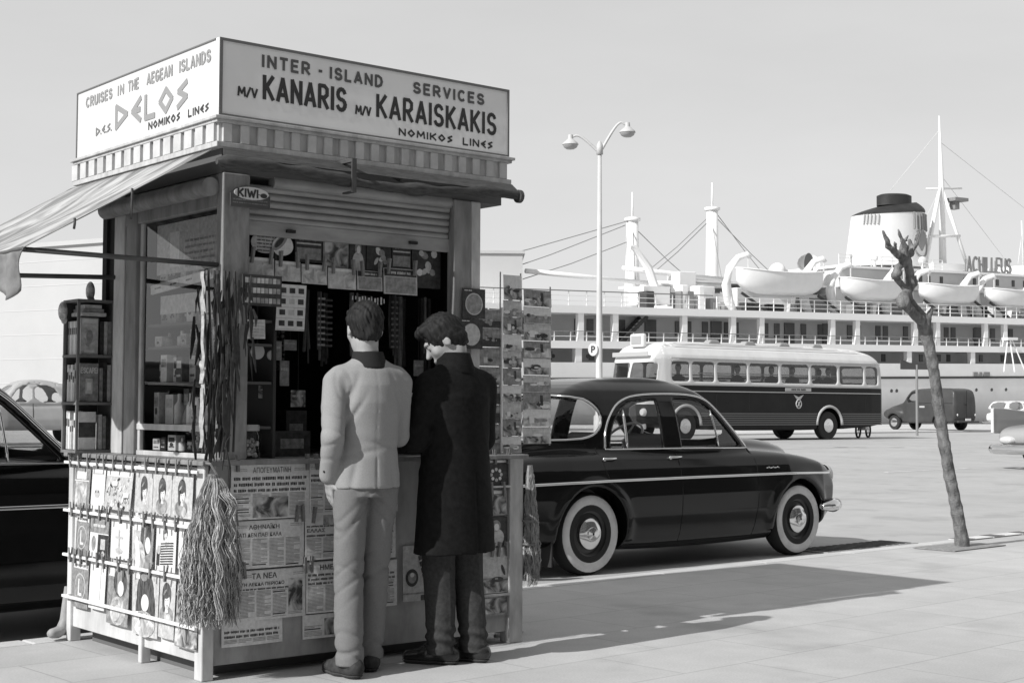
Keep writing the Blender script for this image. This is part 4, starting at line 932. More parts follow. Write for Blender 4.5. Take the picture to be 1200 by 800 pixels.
for lv, z in enumerate((.98, 1.222, 1.46)):
    for k in range(3):
        hh = random.uniform(.15, .2) if lv < 2 else .17
        book(3.072+k*.021, 3.09+k*.021, 7.095, 7.2, z, z+hh, (1, 2, 3)[(k+lv) % 3], f"{('left', 'middle', 'right')[k]} upright book beside the cover in the {('lower', 'middle', 'upper')[lv]} compartment")
    for k in range(5):
        hh = random.uniform(.14, .2) if lv < 2 else .17
        b = MB(); y = 7.128+k*.0235; b.box(2.962, 3.03, y, y+.021, z, z+hh, (0, 2, 1, 0, 1)[(k+lv) % 5]); b.quad(FR((2.9615, y+.021, z), (0, -1, 0), (0, 0, 1)), .004, hh*.6, .017, hh*.8, 3, .0006)
        o = b.build('book', PR); tag(o, f"spine number {k+1} from the front on the sunlit end, {('lower', 'middle', 'upper')[lv]} compartment", 'book', G_BK)
# two small bundles standing out behind the bookcase top
for x, z, lb in ((2.915, 1.68, 'mottled paper bundle tied at the left of the bookcase top'), (3.06, 1.79, 'mottled paper bundle on the bookcase top')):
    b = MB(); b.ball((x, 7.2, z), (.022, .03, .05), 10); b.ball((x+.008, 7.2, z-.045), (.014, .02, .02), 8); o = b.build('paper_bundle', photo_mat('bundle', .3, .7, 30), smooth=True); tag(o, lb, 'bundle')
for o in list(col.objects):
    if o.get('category') in ('book', 'bundle', 'bookcase'): o.location.x += .055
# dark strips hanging at the near corner, with pale edge strips
random.seed(8)
m_leaf = [M('strip_dark', .035, .5, .4, n=(30, .5)), M('strip_mid', .055, .6, n=(30, .6)), M('strip_pale', .4, .5)]
b = MB()
for k in range(150):
    a = random.random(); x = 3.05+.20*a; y = 5.845-.10*random.random()+(.16*random.random() if a < .15 else 0); z = random.uniform(1.02, 1.80); l = random.uniform(.06, .2); wd = random.uniform(.008, .022)
    if x > 3.15 and z < 1.5: x -= .08
    d = random.uniform(-.03, .03); e = random.uniform(-.02, .02)
    b.tube([(x, y, z), (x+d*.5, y+e, z-l*.5), (x+d, y+e*.4, z-l)], [wd*.3, wd*.6, wd*.15], 5, random.choices((0, 1, 2), (.66, .31, .03))[0], flat=.35)
for k in range(7):
    x = 3.03+.025*k; b.tube([(x, 5.80+.01*(k % 2), 1.80), (x+.01, 5.79, 1.4), (x+.005, 5.80, 1.0)], .006, 6, 0)
o = b.build('hanging_strips', m_leaf, smooth='auto'); tag(o, 'dark bunch of strips and packets hanging at the near corner from awning to counter', 'strips')
b = MB()  # pale strips: the sunlit edge of the hung goods, put into colour
for z0, z1, x, wd in ((1.79, 1.60, 3.022, .012), (1.63, 1.36, 3.026, .006), (1.40, 1.30, 3.022, .016), (1.37, 1.10, 3.030, .007), (1.28, 1.02, 3.024, .008)):
    b.grid(lambda u, v: (x+wd*(.7+.3*math.sin(v*5+z0*9))*u+.003*math.sin(v*9+z0*20), 5.81-.02*u+.004*math.sin(v*13), z0+(z1-z0)*v), 2, 14)
o = b.build('sunlit_edge_strip', M('sunlit_edge_pale', .36, .5, n=(30, .4)), solid=.002); tag(o, 'pale strip standing in for the sunlit edge of goods at the near corner', 'strip')
# raffia bundle on the corner
def raffia(c, zt, zb, r0, r1, n, mats, seed, flat=1., lean=0., fz=1.):
    random.seed(seed); b = MB()
    for k in range(n):
        a = random.random()*2*math.pi; q = math.sqrt(random.random()); x1 = c[0]+r1*q*math.cos(a)*1.0; y1 = c[1]+r1*q*math.sin(a)*flat
        x0 = c[0]+r0*q*math.cos(a); y0 = c[1]+r0*q*math.sin(a)*flat; ph = random.random()*6; am = random.uniform(.003, .012)*fz; fq = random.uniform(16, 44); p2 = random.random()*6
        ze = zb+random.uniform(0, .22)*(1-.3*q)+(.05 if random.random() < .2 else 0)
        pts = []; m = 18; dr = random.uniform(-.02, .02)*fz
        for i in range(m+1):
            t = i/m; z = zt+(ze-zt)*t; s_ = min(1, t*1.5)**.75
            pts.append((x0+(x1-x0)*s_+(am*math.sin(fq*t+ph)+.4*am*math.sin(fq*2.3*t+p2))*t**.4+(lean+dr*t)*t, y0+(y1-y0)*s_+am*math.cos(fq*t*1.2+ph)*t**.4, z))
        b.tube(pts, [random.uniform(.0009, .0023)]*(m+1), 3, random.choices((0, 1, 2), (.5, .3, .2))[0], cap=False)
    return b
m_raf = [M('raffia_mid', .36, .8, n=(20, .4)), M('raffia_pale', .52, .8, n=(20, .3)), M('raffia_dark', .16, .8)]
b = raffia((3.062, 5.755), .905, .24, .022, .138, 1400, m_raf, 3, .55)
b.tube([(3.05, 5.82, .955), (3.06, 5.77, .95), (3.085, 5.755, .90)], .006, 6, 2)
for x, ln in ((3.055, .60), (3.11, .36)):
    for q in range(44):
        ph = random.random()*6; o1 = random.gauss(0, .009); o2 = random.gauss(0, .007); am = random.uniform(.006, .014); l2 = ln*random.uniform(.85, 1.05); jt = random.uniform(-.4, .4)
        b.tube([(x+o1+am*math.sin(i*.8+jt)*min(1, i/4)+(3.065-x)*max(0, 1-i/7), 5.678+o2-.008*math.cos(i*.8+jt)+.05*max(0, 1-i/7), .89-l2*i/26) for i in range(27)], .0017, 3, (1, 0, 1, 0)[q % 4], cap=False)
o = b.build('raffia_bundle', m_raf, smooth='auto'); tag(o, 'large bundle of frizzy pale raffia hanging over the near corner of the kiosk', 'raffia')
b = raffia((4.905, 5.80), .905, .28, .014, .034, 320, [M('straw_pale', .42, .8, n=(20, .3)), M('straw_mid', .3, .8), m_raf[2]], 6, .8, .022)
for z in (.62, .5): b.tube([(4.90+.03*math.cos(t), 5.80+.03*math.sin(t), z) for t in [k*.6283 for k in range(11)]], .006, 5, 2)
o = b.build('raffia_bundle', [MATS['straw_pale'], MATS['straw_mid'], m_raf[2]], smooth='auto'); tag(o, 'thin tied raffia hank hanging on the right front leg of the kiosk', 'raffia')
# postcard rack at the right
rack = thing('postcard_rack', (4.96, 6.0, 0), 'tall wire rack of postcards standing against the right side of the kiosk', 'rack')
b = MB()
for x in (4.872, 5.012, 5.222): b.tube([(x, 6.01, .93 if x < 5 else 1.0), (x, 6.01, 1.92 if x < 5.1 else 1.86)], .004, 6)
for z in (1.02, 1.25, 1.5, 1.72): b.tube([(4.80, 6.012, z), (5.222, 6.012, z)], .003, 6)
b.tube([(4.80, 6.03, 1.72), (4.70, 6.05, 1.72)], .006, 6); b.tube([(4.80, 6.03, 1.02), (4.78, 6.05, 1.02)], .006, 6)
b.tube([(4.95, 6.02, .0), (4.95, 6.02, 1.9)], .012, 8); b.tube([(4.84, 6.0, .012), (5.06, 6.04, .012)], .01, 6); b.tube([(4.95, 5.93, .012), (4.95, 6.13, .012)], .01, 6)
b.build('wire_frame', m_metal, rack, smooth=True)
b = MB(); b.tube([(4.868, 5.99, .95), (4.869, 5.99, 1.73)], .0065, 6); b.build('white_edge', m_white, rack)
G_PC = 'postcards in the wire rack'
def pcard(x0, x1, z0, z1, k, coln, y=5.99):
    b = MB(); fr = front_frame(x0, z0, y); w, h = x1-x0, z1-z0; random.seed(100+k)
    P = PR
    dark = coln == 0
    b.prism([fr(0, 0, 0), fr(w, 0, 0), fr(w, h, -.006), fr(0, h, -.006)], (0, -.0015, 0), 2 if dark else (1, 2, 0)[k % 3])
    f = lambda u, v, c=0: fr(u, v, c+.0015-.006*v/h)
    hz = random.uniform(.35, .6)*h; mats_ = (3, 2) if dark else ((2, 3, 4), (0, 1, 1))[0][:2]
    strip(b, f, .002, .002, w-.002, hz, (3, 3, 2, 4)[k % 4] if dark else (4, 2, 4, 5)[k % 4], .0006, 1)
    for q in range(6): b.ell(f, w*random.uniform(.15, .85), hz*random.uniform(.5, 1.15), w*random.uniform(.06, .2), h*random.uniform(.04, .14), random.choice((3, 2, 4) if dark else (3, 2, 1, 0, 4)), .001+.0002*q, 9)
    if k % 3 == 1: b.quad(f, w*.6, hz*.6, w*.7, h*.85, 3 if not dark else 2, .0026)
    if k % 5 == 2: b.quad(f, w*.2, hz*.4, w*.38, hz*1.25, 0 if not dark else 1, .0026)
    o = b.build('postcard', PR); return tag(o, f"{('dark', 'mixed grey', 'pale')[coln]} view postcard, {ordn[k % 20] if k % 20 < 12 else 'last'} from the top in the {('left', 'middle', 'right')[coln]} column of the rack", 'postcard', G_PC)
for k in range(8): pcard(4.715, 4.862, 1.715-.1*(k+1)+.004, 1.715-.1*k, k, 0)
zz = 1.905
for k in range(10): hh = .135 if k == 0 else .09; pcard(4.880, 5.006, zz-hh+.003, zz, 20+k, 1); zz -= hh
zz = 1.835
for k in range(9): hh = .092; pcard(5.020, 5.214, zz-hh+.003, zz, 40+k, 2); zz -= hh
# ---------------------------------------------------------------- vehicles
m_black = M('black_car_paint', .005, .12, .36)
m_chrome = M('chrome', .72, .12, .5, 1.)
m_rubber = M('tyre_rubber', .03, .85, .3); m_ww = M('white_wall', .60, .7, .3, n=(9, .15))
m_cglass = glass('car_glass', .88); m_seat = M('seat_cloth', .16, .8); m_seam = M('door_gap', .004, .9)
m_lamp = M('lamp_glass', .5, .15, .6)
def wheel(root, x, y, z, r, wd, side, ww=True, hub=.62, name='wheel'):
    """side -1: outer face towards -y"""
    s = side; b = MB()
    b.lathe([(r*.55, -wd/2), (r*.93, -wd/2), (r, -wd/2+.035), (r, wd/2-.035), (r*.93, wd/2), (r*.55, wd/2)], (x, y, z), 'y', 40)
    o = b.build(name, m_rubber, root, smooth='auto', local=True)
    yo = y+s*wd/2
    if ww:
        b = MB(); b.lathe([(r*.70, s*.003), (r*.80, s*.011), (r*.92, s*.006), (r*.93, -s*.003)], (x, yo, z), 'y', 40); b.build('whitewall', m_ww, o, smooth=True, local=True)
    b = MB(); b.lathe([(r*.68, s*.002), (r*.64, -s*.012), (r*.5, -s*.03), (r*.40, -s*.02), (.01, -s*.02)], (x, yo, z), 'y', 40); b.build('rim', M('wheel_rim', .03, .3, .5), o, smooth='auto', local=True)
    b = MB(); q = r*hub*.62; b.lathe([(q, -s*.016), (q*.97, s*.004), (q*.75, s*.022), (q*.42, s*.024), (q*.40, s*.034), (.01, s*.038)], (x, yo, z), 'y', 36); b.build('hubcap', m_chrome, o, smooth='auto', local=True)
    return o
def carsdf(spec, h=.02):
    """spec: lower [(x,z)] side outline, wid(x,z) half width; upper outline, widu; arches [(x,z,r)]"""
    xs = [p[0] for p in spec['low']+spec.get('up', [])]; zs = [p[1] for p in spec['low']+spec.get('up', [])]
    Wm = spec['wmax']
    S = SDF((min(xs)-.12, -Wm-.1, min(zs)-.1), (max(xs)+.12, Wm+.1, max(zs)+.12), h)
    X, Y, Z = np.meshgrid(*S.ax, indexing='ij', sparse=True); X2, Z2 = X[:, 0, :], Z[:, 0, :]
    X2, Z2 = np.broadcast_arrays(X2, Z2)
    def body(P, wf, k):
        d = poly_sdf(P, X2, Z2)+k*.32; wv = wf(X2, Z2)-k*.32*0
        return smax(d[:, None, :].astype(np.float32), (np.abs(Y)-wv[:, None, :]).astype(np.float32)*.93, k)
    D = body(spec['low'], spec['wid'], spec.get('kl', .10))
    for e in spec.get('bumps', []):
        c, r = e[0], e[1]; q = np.sqrt(((X-c[0])/r[0])**2+((Y-c[1])/r[1])**2+((Z-c[2])/r[2])**2); D = smin(D, (q-1)*min(r), e[2] if len(e) > 2 else .08)
    for (ax, az, ar) in spec.get('arches', []):
        d = np.sqrt((X-ax)**2+(Z-az)**2)-ar; d = np.maximum(d, spec.get('archin', .42)-np.abs(Y)); D = np.maximum(D, -d)
    S.low = D
    if 'up' in spec:
        U = body(spec['up'], spec['widu'], spec.get('ku', .14)); S.U = U
        D = smin(D, U, spec.get('kj', .05))
        hol = np.maximum(U+.035, spec['floor']-Z)
        D = np.maximum(D, -hol)
        for (P, kind, lim) in spec['wins']:
            if kind == 'side': d = poly_sdf(P, X2, Z2)[:, None, :]+0*Y; d = np.maximum(d, .30-np.abs(Y))
            elif kind == 'wrap':
                th = np.degrees(np.arctan2(Y, -(X+.6)))*.0122; d = poly_sdf(P, *np.broadcast_arrays(th+0*Z, Z+0*th)); d = np.maximum(d, X+.75)
            else:
                Y3, Z3 = np.broadcast_arrays(Y[0], Z[0]); d = (poly_sdf(P, Y3, Z3))[None]+0*X; d = np.maximum(d, (lim-X) if kind == 'front' else (X-lim))
            D = smax(D, -d, .012)
    S.D = D.astype(np.float32); return S
def in_poly(P, a, b): return poly_sdf(P, a, b) < 0
def car_mesh(S, spec, root, paint, roofpaint=None, beltz=None):
    V, Q = S.mesh()
    ctr = V[Q].mean(1); mi = None
    mats = [paint]
    if roofpaint: mi = (ctr[:, 2] > beltz).astype(int); mats = [paint, roofpaint]
    rest = np.ones(len(Q), bool)
    for nm, P, side in spec.get('panels', []):
        k = in_poly(P, ctr[:, 0], ctr[:, 2]) & (ctr[:, 1]*side > .42) & rest
        o = link_mesh(nm, V, Q, mats, root, keep=k, mi=mi); rest &= ~k
    link_mesh('body', V, Q, mats, root, keep=rest, mi=mi)
    if 'up' in spec:
        V, Q = S.mesh(iso=-.018, D=S.U); c = V[Q].mean(1); c2 = c
        for (P, kind, lim) in spec['wins']:
            P = np.array(P); cen = P.mean(0); P2 = cen+(P-cen)*(1+.02/np.abs(P-cen).max())
            if kind == 'wrap':
                th = np.degrees(np.arctan2(c[:, 1], -(c[:, 0]+.6)))*.0122; k = in_poly(P2, th, c[:, 2]) & (c[:, 0] < -.75); link_mesh('rear_window', V, Q, m_cglass, root, keep=k)
            elif kind == 'side':
                for s in (-1, 1):
                    k = in_poly(P2, c[:, 0], c[:, 2]) & (c[:, 1]*s > .30); link_mesh('window', V, Q, m_cglass, root, keep=k)
            else:
                k = in_poly(P2, c[:, 1], c[:, 2]) & ((c[:, 0] > lim) if kind == 'front' else (c[:, 0] < lim)); link_mesh('windscreen' if kind == 'front' else 'rear_window', V, Q, m_cglass, root, keep=k)
def surf_y(S, D, x, z, side):
    """half-width of the finished surface at (x,z)"""
    ys = S.ax[1]; P = np.array([(x, y, z) for y in (ys if side > 0 else -ys) if y*side > .2]); P = P[np.argsort(-np.abs(P[:, 1]))]
    d = S.sample(P, D)
    for i in range(1, len(P)):
        if d[i] < 0:
            t = d[i-1]/(d[i-1]-d[i]+1e-9); return P[i-1][1]+(P[i][1]-P[i-1][1])*t
    return side*.7
def surf_line(S, D, pts, side, out=.004, n=14, close=False):
    pts = list(pts)+([pts[0]] if close else []); r = []
    for i in range(len(pts)-1):
        m = max(2, int(math.dist(pts[i], pts[i+1])/.05))
        for k in range(m): t = k/m; r.append((pts[i][0]+(pts[i+1][0]-pts[i][0])*t, pts[i][1]+(pts[i+1][1]-pts[i][1])*t))
    r.append(pts[-1])
    return [(x, surf_y(S, D, x, z, side)+side*out, z) for x, z in r]
def smoothpoly(P, it=2):
    for _ in range(it):
        q = []
        for i in range(len(P)):
            a, b = P[i], P[(i+1) % len(P)]; q += [(a[0]*.75+b[0]*.25, a[1]*.75+b[1]*.25), (a[0]*.25+b[0]*.75, a[1]*.25+b[1]*.75)]
        P = q
    return P
def smoothline(P, it=2):
    for _ in range(it):
        q = [P[0]]
        for i in range(len(P)-1):
            a, b = P[i], P[i+1]; q += [(a[0]*.75+b[0]*.25, a[1]*.75+b[1]*.25), (a[0]*.25+b[0]*.75, a[1]*.25+b[1]*.75)]
        q.append(P[-1]); P = q
    return P
# ---- the rounded black saloon
ip = np.interp
def sed_w(x, z):
    plan = ip(x, [-2.5, -2.38, -2.0, -1.5, -.8, .3, 1.15, 1.68, 1.93, 2.05], [.58, .68, .765, .80, .81, .81, .80, .75, .67, .56])
    sec = ip(z, [.15, .3, .45, .6, .72, .82, .90, .97, 1.05], [.89, .955, .99, 1.0, .985, .965, .92, .85, .74])
    fl = 0
    for ax in (-1.3, 1.3): d = np.sqrt((x-ax)**2+(z-.32)**2); fl = fl+.016*np.exp(-((d-.40)/.055)**2)*(z > .25)
    return plan*sec+fl
def sed_u(x, z):
    plan = ip(x, [-2.1, -1.75, -1.5, -1.25, -1.0, -.6, -.2, .25, .8], [.50, .66, .78, .87, .925, .97, .99, .985, .92])
    return plan*ip(z, [.85, .97, 1.1, 1.25, 1.38, 1.46, 1.53], [.755, .735, .71, .668, .615, .56, .46])
SED = dict(low=smoothpoly([(-2.40, .30), (-2.48, .48), (-2.49, .70), (-2.42, .85), (-2.2, .93), (-1.8, .985), (-1.2, 1.02), (-.3, 1.025), (.4, 1.01), (.8, .99), (1.25, .955), (1.6, .905), (1.88, .83), (2.02, .70), (2.04, .52), (1.97, .34), (1.6, .16), (.6, .12), (-.6, .12), (-1.7, .18)], 2),
    wid=sed_w, wmax=.86, kl=.10, up=smoothpoly([(-2.05, .90), (-1.88, 1.03), (-1.68, 1.20), (-1.44, 1.41), (-1.08, 1.57), (-.45, 1.62), (.02, 1.59), (.26, 1.49), (.50, 1.25), (.79, .97), (.74, .88), (-.5, .86)], 2),
    widu=sed_u, ku=.11, kj=.035, floor=.56, archin=.46, arches=[(-1.3, .32, .375), (1.3, .32, .365)],
    bumps=[((1.2, 0, .88), (.66, .44, .17), .06)],
    wins=[(smoothpoly([(-.205, .99), (-.205, 1.2), (-.20, 1.385), (-.195, 1.395), (-.05, 1.40), (.12, 1.385), (.22, 1.34), (.4, 1.17), (.56, 1.015), (.585, .99), (.56, .988), (.2, .988), (-.19, .988)], 1), 'side', 0), (smoothpoly([(-.40, .988), (-.42, .992), (-.41, 1.2), (-.40, 1.38), (-.41, 1.39), (-.60, 1.39), (-.78, 1.335), (-.91, 1.22), (-.98, 1.09), (-1.0, 1.0), (-.99, .988), (-.7, .988)], 1), 'side', 0),
          (smoothpoly([(-.56, 1.035), (-.52, 1.38), (.52, 1.38), (.56, 1.035)], 2), 'front', .2), ([(x*.0122, z) for x, z in smoothpoly([(-38, 1.05), (-50, 1.10), (-54, 1.21), (-50, 1.33), (-38, 1.42), (38, 1.42), (50, 1.33), (54, 1.21), (50, 1.10), (38, 1.05)], 2)], 'wrap', 0)],
    panels=[('door', [(-.29, .2), (-.29, 1.5), (.1, 1.48), (.3, 1.38), (.69, .97), (.69, .2)], -1), ('door', [(-.29, .2), (-.29, 1.5), (-.7, 1.48), (-1.0, 1.36), (-1.15, 1.1), (-1.16, .75), (-.95, .5), (-.88, .2)], -1),
            ('door', [(-.29, .2), (-.29, 1.5), (.1, 1.48), (.3, 1.38), (.69, .97), (.69, .2)], 1), ('door', [(-.29, .2), (-.29, 1.5), (-.7, 1.48), (-1.0, 1.36), (-1.15, 1.1), (-1.16, .75), (-.95, .5), (-.88, .2)], 1)])
sedan = thing('parked_car', (0, 0, 0), 'black rounded saloon with white wall tyres parked at the kerb right of the kiosk', 'car', 'black saloons parked along the kerb')
S = carsdf(SED, .0125); car_mesh(S, SED, sedan, m_black)
for s in (-1, 1):
    for nm, P in (('door_gap', smoothline([(-.29, 1.0), (-.29, .22)], 0)), ('door_gap', smoothline([(.69, .97), (.70, .6), (.66, .22)], 1)), ('door_gap', smoothline([(-1.155, 1.0), (-1.16, .78), (-1.03, .66)], 1)), ('door_gap', [(-.85, .215), (.85, .215)])):
        b = MB(); b.tube(surf_line(S, S.D, P, s, -.001), .004, 5); b.build('door_gap', m_seam, sedan, local=True)
    b = MB(); b.tube(surf_line(S, S.D, [(-2.42, .715), (-1.2, .735), (0, .74), (1.2, .74), (1.93, .725)], s, .003), .009, 6, flat=1.4); b.build('side_trim', m_chrome, sedan, smooth=True, local=True)
    b = MB(); fr_ = smoothline([(-1.065, .99), (-1.05, 1.12), (-.97, 1.26), (-.83, 1.375), (-.60, 1.43), (-.1, 1.44), (.14, 1.42), (.28, 1.36), (.46, 1.18), (.67, .985)], 2)
    b.tube(surf_line(S, S.U, fr_, s, .004), .010, 6); b.build('window_surround', m_chrome, sedan, smooth=True, local=True)
    b = MB(); b.tube(surf_line(S, S.D, [(-1.065, .982), (-.2, .982), (.68, .972)], s, .002), .007, 6); b.build('belt_trim', m_chrome, sedan, smooth=True, local=True)
    for x0_, x1_, zt_, rr_ in ((.24, .27, 1.30, .008), (-.80, -.82, 1.30, .011)):
        b = MB(); b.tube(surf_line(S, S.U, [(x0_, zt_), (x1_, .99)], s, -.012), rr_, 6); b.build('window_divider', MATS['chrome'], sedan, smooth=True, local=True)
    for x in (-.33, -1.09):
        y = surf_y(S, S.D, x, .915, s); b = MB(); b.tube([(x-.05, y, .905), (x-.05, y+s*.03, .91), (x+.06, y+s*.034, .912), (x+.075, y+s*.01, .91)], .010, 8); b.ball((x-.05, y+s*.012, .905), .018, 8); b.build('door_handle', m_chrome, sedan, smooth=True, local=True)
    b = MB(); fr_ = FR((1.12, s*0+surf_y(S, S.D, 1.2, .80, s)+s*.004, .785), (1, 0, 0), (0, 0, 1)) 
    yy = [surf_y(S, S.D,   .82+.03*k, .80, s)+s*.004 for k in range(7)]
    for k in range(6): b.tube([(.82+.03*k, yy[k], .795+.01*(k % 2)), (.845+.03*k, yy[k+1], .80-.006*(k % 2))], .0055, 5)
    b.build('name_badge', m_chrome, sedan, smooth=True, local=True)
    y = surf_y(S, S.D, 1.9, .73, s)
    b = MB(); b.lathe([(.001, .02), (.06, .018), (.085, .0), (.1, -.02), (.1, -.06)], (1.96, s*.56, .70), 'x', 24); b.build('headlight', m_lamp, sedan, smooth='auto', local=True)
    b = MB(); b.ball((-2.40, s*.62, .72), (.05, .05, .11), 10); b.build('tail_light', M('tail_lamp', .1, .15, .6), sedan, smooth=True, local=True)
for x0, sg in ((1.97, 1), (-2.54, -1)):
    b = MB(); pts = [(x0-sg*.42, -.83, .43), (x0-sg*.25, -.82, .43), (x0-sg*.07, -.72, .43), (x0+sg*.03, -.45, .43), (x0+sg*.05, 0, .43), (x0+sg*.03, .45, .43), (x0-sg*.07, .72, .43), (x0-sg*.25, .82, .43), (x0-sg*.42, .83, .43)]
    b.tube(pts, [.03]+[.058]*7+[.03], 12)
    for y in (-.33, .33): b.tube([(x0+sg*.06, y, .38), (x0+sg*.085, y, .46), (x0+sg*.05, y, .56)], [.035, .04, .02], 10)
    b.build('bumper', m_chrome, sedan, smooth=True, local=True)
b = MB()
for s in (-1, 1):
    for k in range(9): b.box(2.02-.012*abs(k-4), 2.05, s*(.12+.035*k)-.004, s*(.12+.035*k)+.004, .52, .70)
b.tube([(2.03, -.45, .71), (2.05, -.1, .72), (2.05, .1, .72), (2.03, .45, .71)], .012, 6); b.build('grille', m_chrome, sedan, local=True)
for x in (-1.3, 1.3):
    for s in (-1, 1): wheel(sedan, x, s*.665, .325, .325, .165, s)
for s in (-1, 1):
    b = MB(); b.box(-1.72, -1.705, s*.665-.09, s*.665+.09, .09, .36); b.build('mudflap', m_rubber, sedan, local=True)
    b = MB(); b.prism([(.08, s*.36-.24, .5), (.18, s*.36-.24, .72), (-.08, s*.36-.24, .74), (-.24, s*.36-.24, 1.10), (-.32, s*.36-.24, 1.10), (-.22, s*.36-.24, .5)], (0, .48, 0)); b.build('seat', m_seat, sedan, local=True, bevel=.05)
b = MB(); b.prism([(-.6, -.58, .5), (-.58, -.58, .74), (-.98, -.58, .76), (-1.18, -.58, 1.04), (-1.27, -.58, 1.04), (-1.2, -.58, .5)], (0, 1.16, 0)); b.build('rear_seat', m_seat, sedan, local=True, bevel=.05)
b = MB(); b.prism([(.36, -.60, .7), (.36, -.60, .92), (.44, -.60, .975), (.68, -.60, .97), (.68, -.60, .7)], (0, 1.24, 0)); b.build('dashboard', M('dash', .03, .5), sedan, local=True)
b = MB(); c = Vector((.14, .33, 1.04)); ax = Vector((-.55, 0, .6)).normalized(); uu = Vector((0, 1, 0)); vv = ax.cross(uu)
b.tube([c+uu*.205*math.cos(t)+vv*.205*math.sin(t) for t in [k*math.pi/16 for k in range(33)]], .012, 8, cap=False)
for t in (.2, 2.9, 4.7): b.tube([c-ax*.03, c+uu*.2*math.cos(t)+vv*.2*math.sin(t)], .009, 6)
b.tube([c-ax*.02, c-ax*.4], .025, 8); b.build('steering_wheel', M('wheel_bakelite', .5, .35, .5), sedan, smooth=True, local=True)
S_ = carsdf(dict(SED, wins=[]), .02); b = MB(); pts = []
for t_, z_ in SED['wins'][3][0]+[SED['wins'][3][0][0]]:
    t_ = rad(t_/.0122); q_ = np.array([(-.6-r_*math.cos(t_), r_*math.sin(t_), z_) for r_ in np.linspace(.1, 1.6, 120)]); d_ = S_.sample(q_, S_.U); i_ = int(np.argmax(d_ > 0)); pts.append(q_[i_]+np.array([-.006*math.cos(t_), .006*math.sin(t_), 0]))
b.tube(pts, .011, 6, cap=False); b.build('rear_window_surround', m_chrome, sedan, smooth=True, local=True)
b = MB(); b.box(-2.545, -2.535, -.24, .24, .5, .61); b.build('number_plate', m_white, sedan, local=True)
def put(o, x, y, z, rz, s=1.): o.location = (x, y, z); o.rotation_euler = (0, 0, rz); o.scale = (s, s, s)
CARZ = -.1
put(sedan, 9.07, 9.256, CARZ, rad(1.32), .992)
car2 = copy_tree(sedan, (2.73, 8.72, CARZ), rad(1.0), 'black saloon cut off by the left picture edge behind the kiosk')
car2.scale = (1., 1., 1.0)
# ---- the bus, front towards -X; local x runs from the front (0) to the rear
BX, BY, BA, BS = 34.862, 36.132, rad(-3.62), 1.035
m_busd = M('bus_dark', .008, .42, .22, n=(2, .4)); m_busl = M('bus_cream', .66, .45, .4, n=(1.5, .1)); m_busp = M('bus_pillar', .40, .5, .4)
BL, BW, BZ0, BZ1, BH = 11.5, 2.42, .34, 1.90, 3.34
bus = thing('bus', (0, 0, 0), 'old two-tone bus with cream roof and dark ribbed side standing before the ship', 'bus')
def bus_w(x, z):
    plan = ip(x, [-.05, .1, .3, .7, 1.4, BL-.8, BL-.2, BL+.05], [.72, .9, 1.02, 1.14, 1.21, 1.21, 1.16, 1.0])
    return plan*ip(z, [.3, .6, 1.9, 2.6, 2.85, 3.08, 3.25, 3.4], [.97, 1, 1, .97, .94, .84, .62, .3])
P = smoothpoly([(.02, BZ0), (-.02, 1.2), (.02, 1.9), (.2, 2.6), (.36, 2.9), (.7, 3.22), (1.6, BH), (BL-1.6, BH), (BL-.6, 3.12), (BL-.12, 2.75), (BL, 1.9), (BL, .9), (BL-.1, BZ0)], 2)
busW = [(.98, 1.72), (1.86, 2.86), (3.0, 4.38), (4.52, 5.92), (6.06, 7.42), (7.56, 8.90), (9.04, 10.30), (10.44, 11.12)]
wins = []
def rr(x0, x1, z0, z1, r=.10): return [(x0+r, z0), (x1-r, z0), (x1-r*.3, z0+r*.3), (x1, z0+r), (x1, z1-r), (x1-r*.3, z1-r*.3), (x1-r, z1), (x0+r, z1), (x0+r*.3, z1-r*.3), (x0, z1-r), (x0, z0+r), (x0+r*.3, z0+r*.3)]
for x0, x1 in busW: wins.append((rr(x0, x1, 1.98, 2.63), 'side', 0))
for y0, y1 in ((-1.02, -.06), (.06, 1.02)): wins.append((rr(y0, y1, 1.82, 2.58), 'frontx', .9))
wins.append((rr(-.8, .8, 2.0, 2.6), 'rearx', BL-.4))
Sb = SDF((-.15, -1.4, .2), (BL+.15, 1.4, 3.5), .045)
X, Y, Z = np.meshgrid(*Sb.ax, indexing='ij', sparse=True); X2, Z2 = np.broadcast_arrays(X[:, 0, :], Z[:, 0, :])
U = smax(poly_sdf(P, X2, Z2)[:, None, :], (np.abs(Y)-bus_w(X2, Z2)[:, None, :])*.95, .12).astype(np.float32)
D = np.maximum(U, -np.maximum(U+.07, 1.15-Z))
Y3, Z3 = np.broadcast_arrays(Y[0], Z[0])
for Pw, kd, lim in wins:
    if kd == 'side': d = np.maximum(poly_sdf(Pw, X2, Z2)[:, None, :], .8-np.abs(Y))
    elif kd == 'frontx': d = np.maximum(poly_sdf(Pw, Y3, Z3)[None], X-lim)
    else: d = np.maximum(poly_sdf(Pw, Y3, Z3)[None], lim-X)
    D = np.maximum(D, -d)
WX = (1.55, 8.45)
for ax in WX: D = np.maximum(D, -np.maximum(np.sqrt((X-ax)**2+(Z-.52)**2)-.62, .75-np.abs(Y)))
Sb.D = D.astype(np.float32); V, Q = Sb.mesh(); c = V[Q].mean(1)
mi = np.where(c[:, 2] > 2.72, 1, np.where(c[:, 2] > 1.84, np.where(c[:, 0] < .7, 1, 1), 0)); mi = np.where((c[:, 0] < .45) & (c[:, 2] > 1.2), 1, mi)
up = c[:, 2] > 2.72
link_mesh('roof', V, Q, m_busl, bus, keep=up); link_mesh('body', V, Q, [m_busd, M('bus_upper', .52, .5, .4)], bus, keep=~up, mi=mi)
Vg, Qg = Sb.mesh(iso=-.03, D=U); cg = Vg[Qg].mean(1)
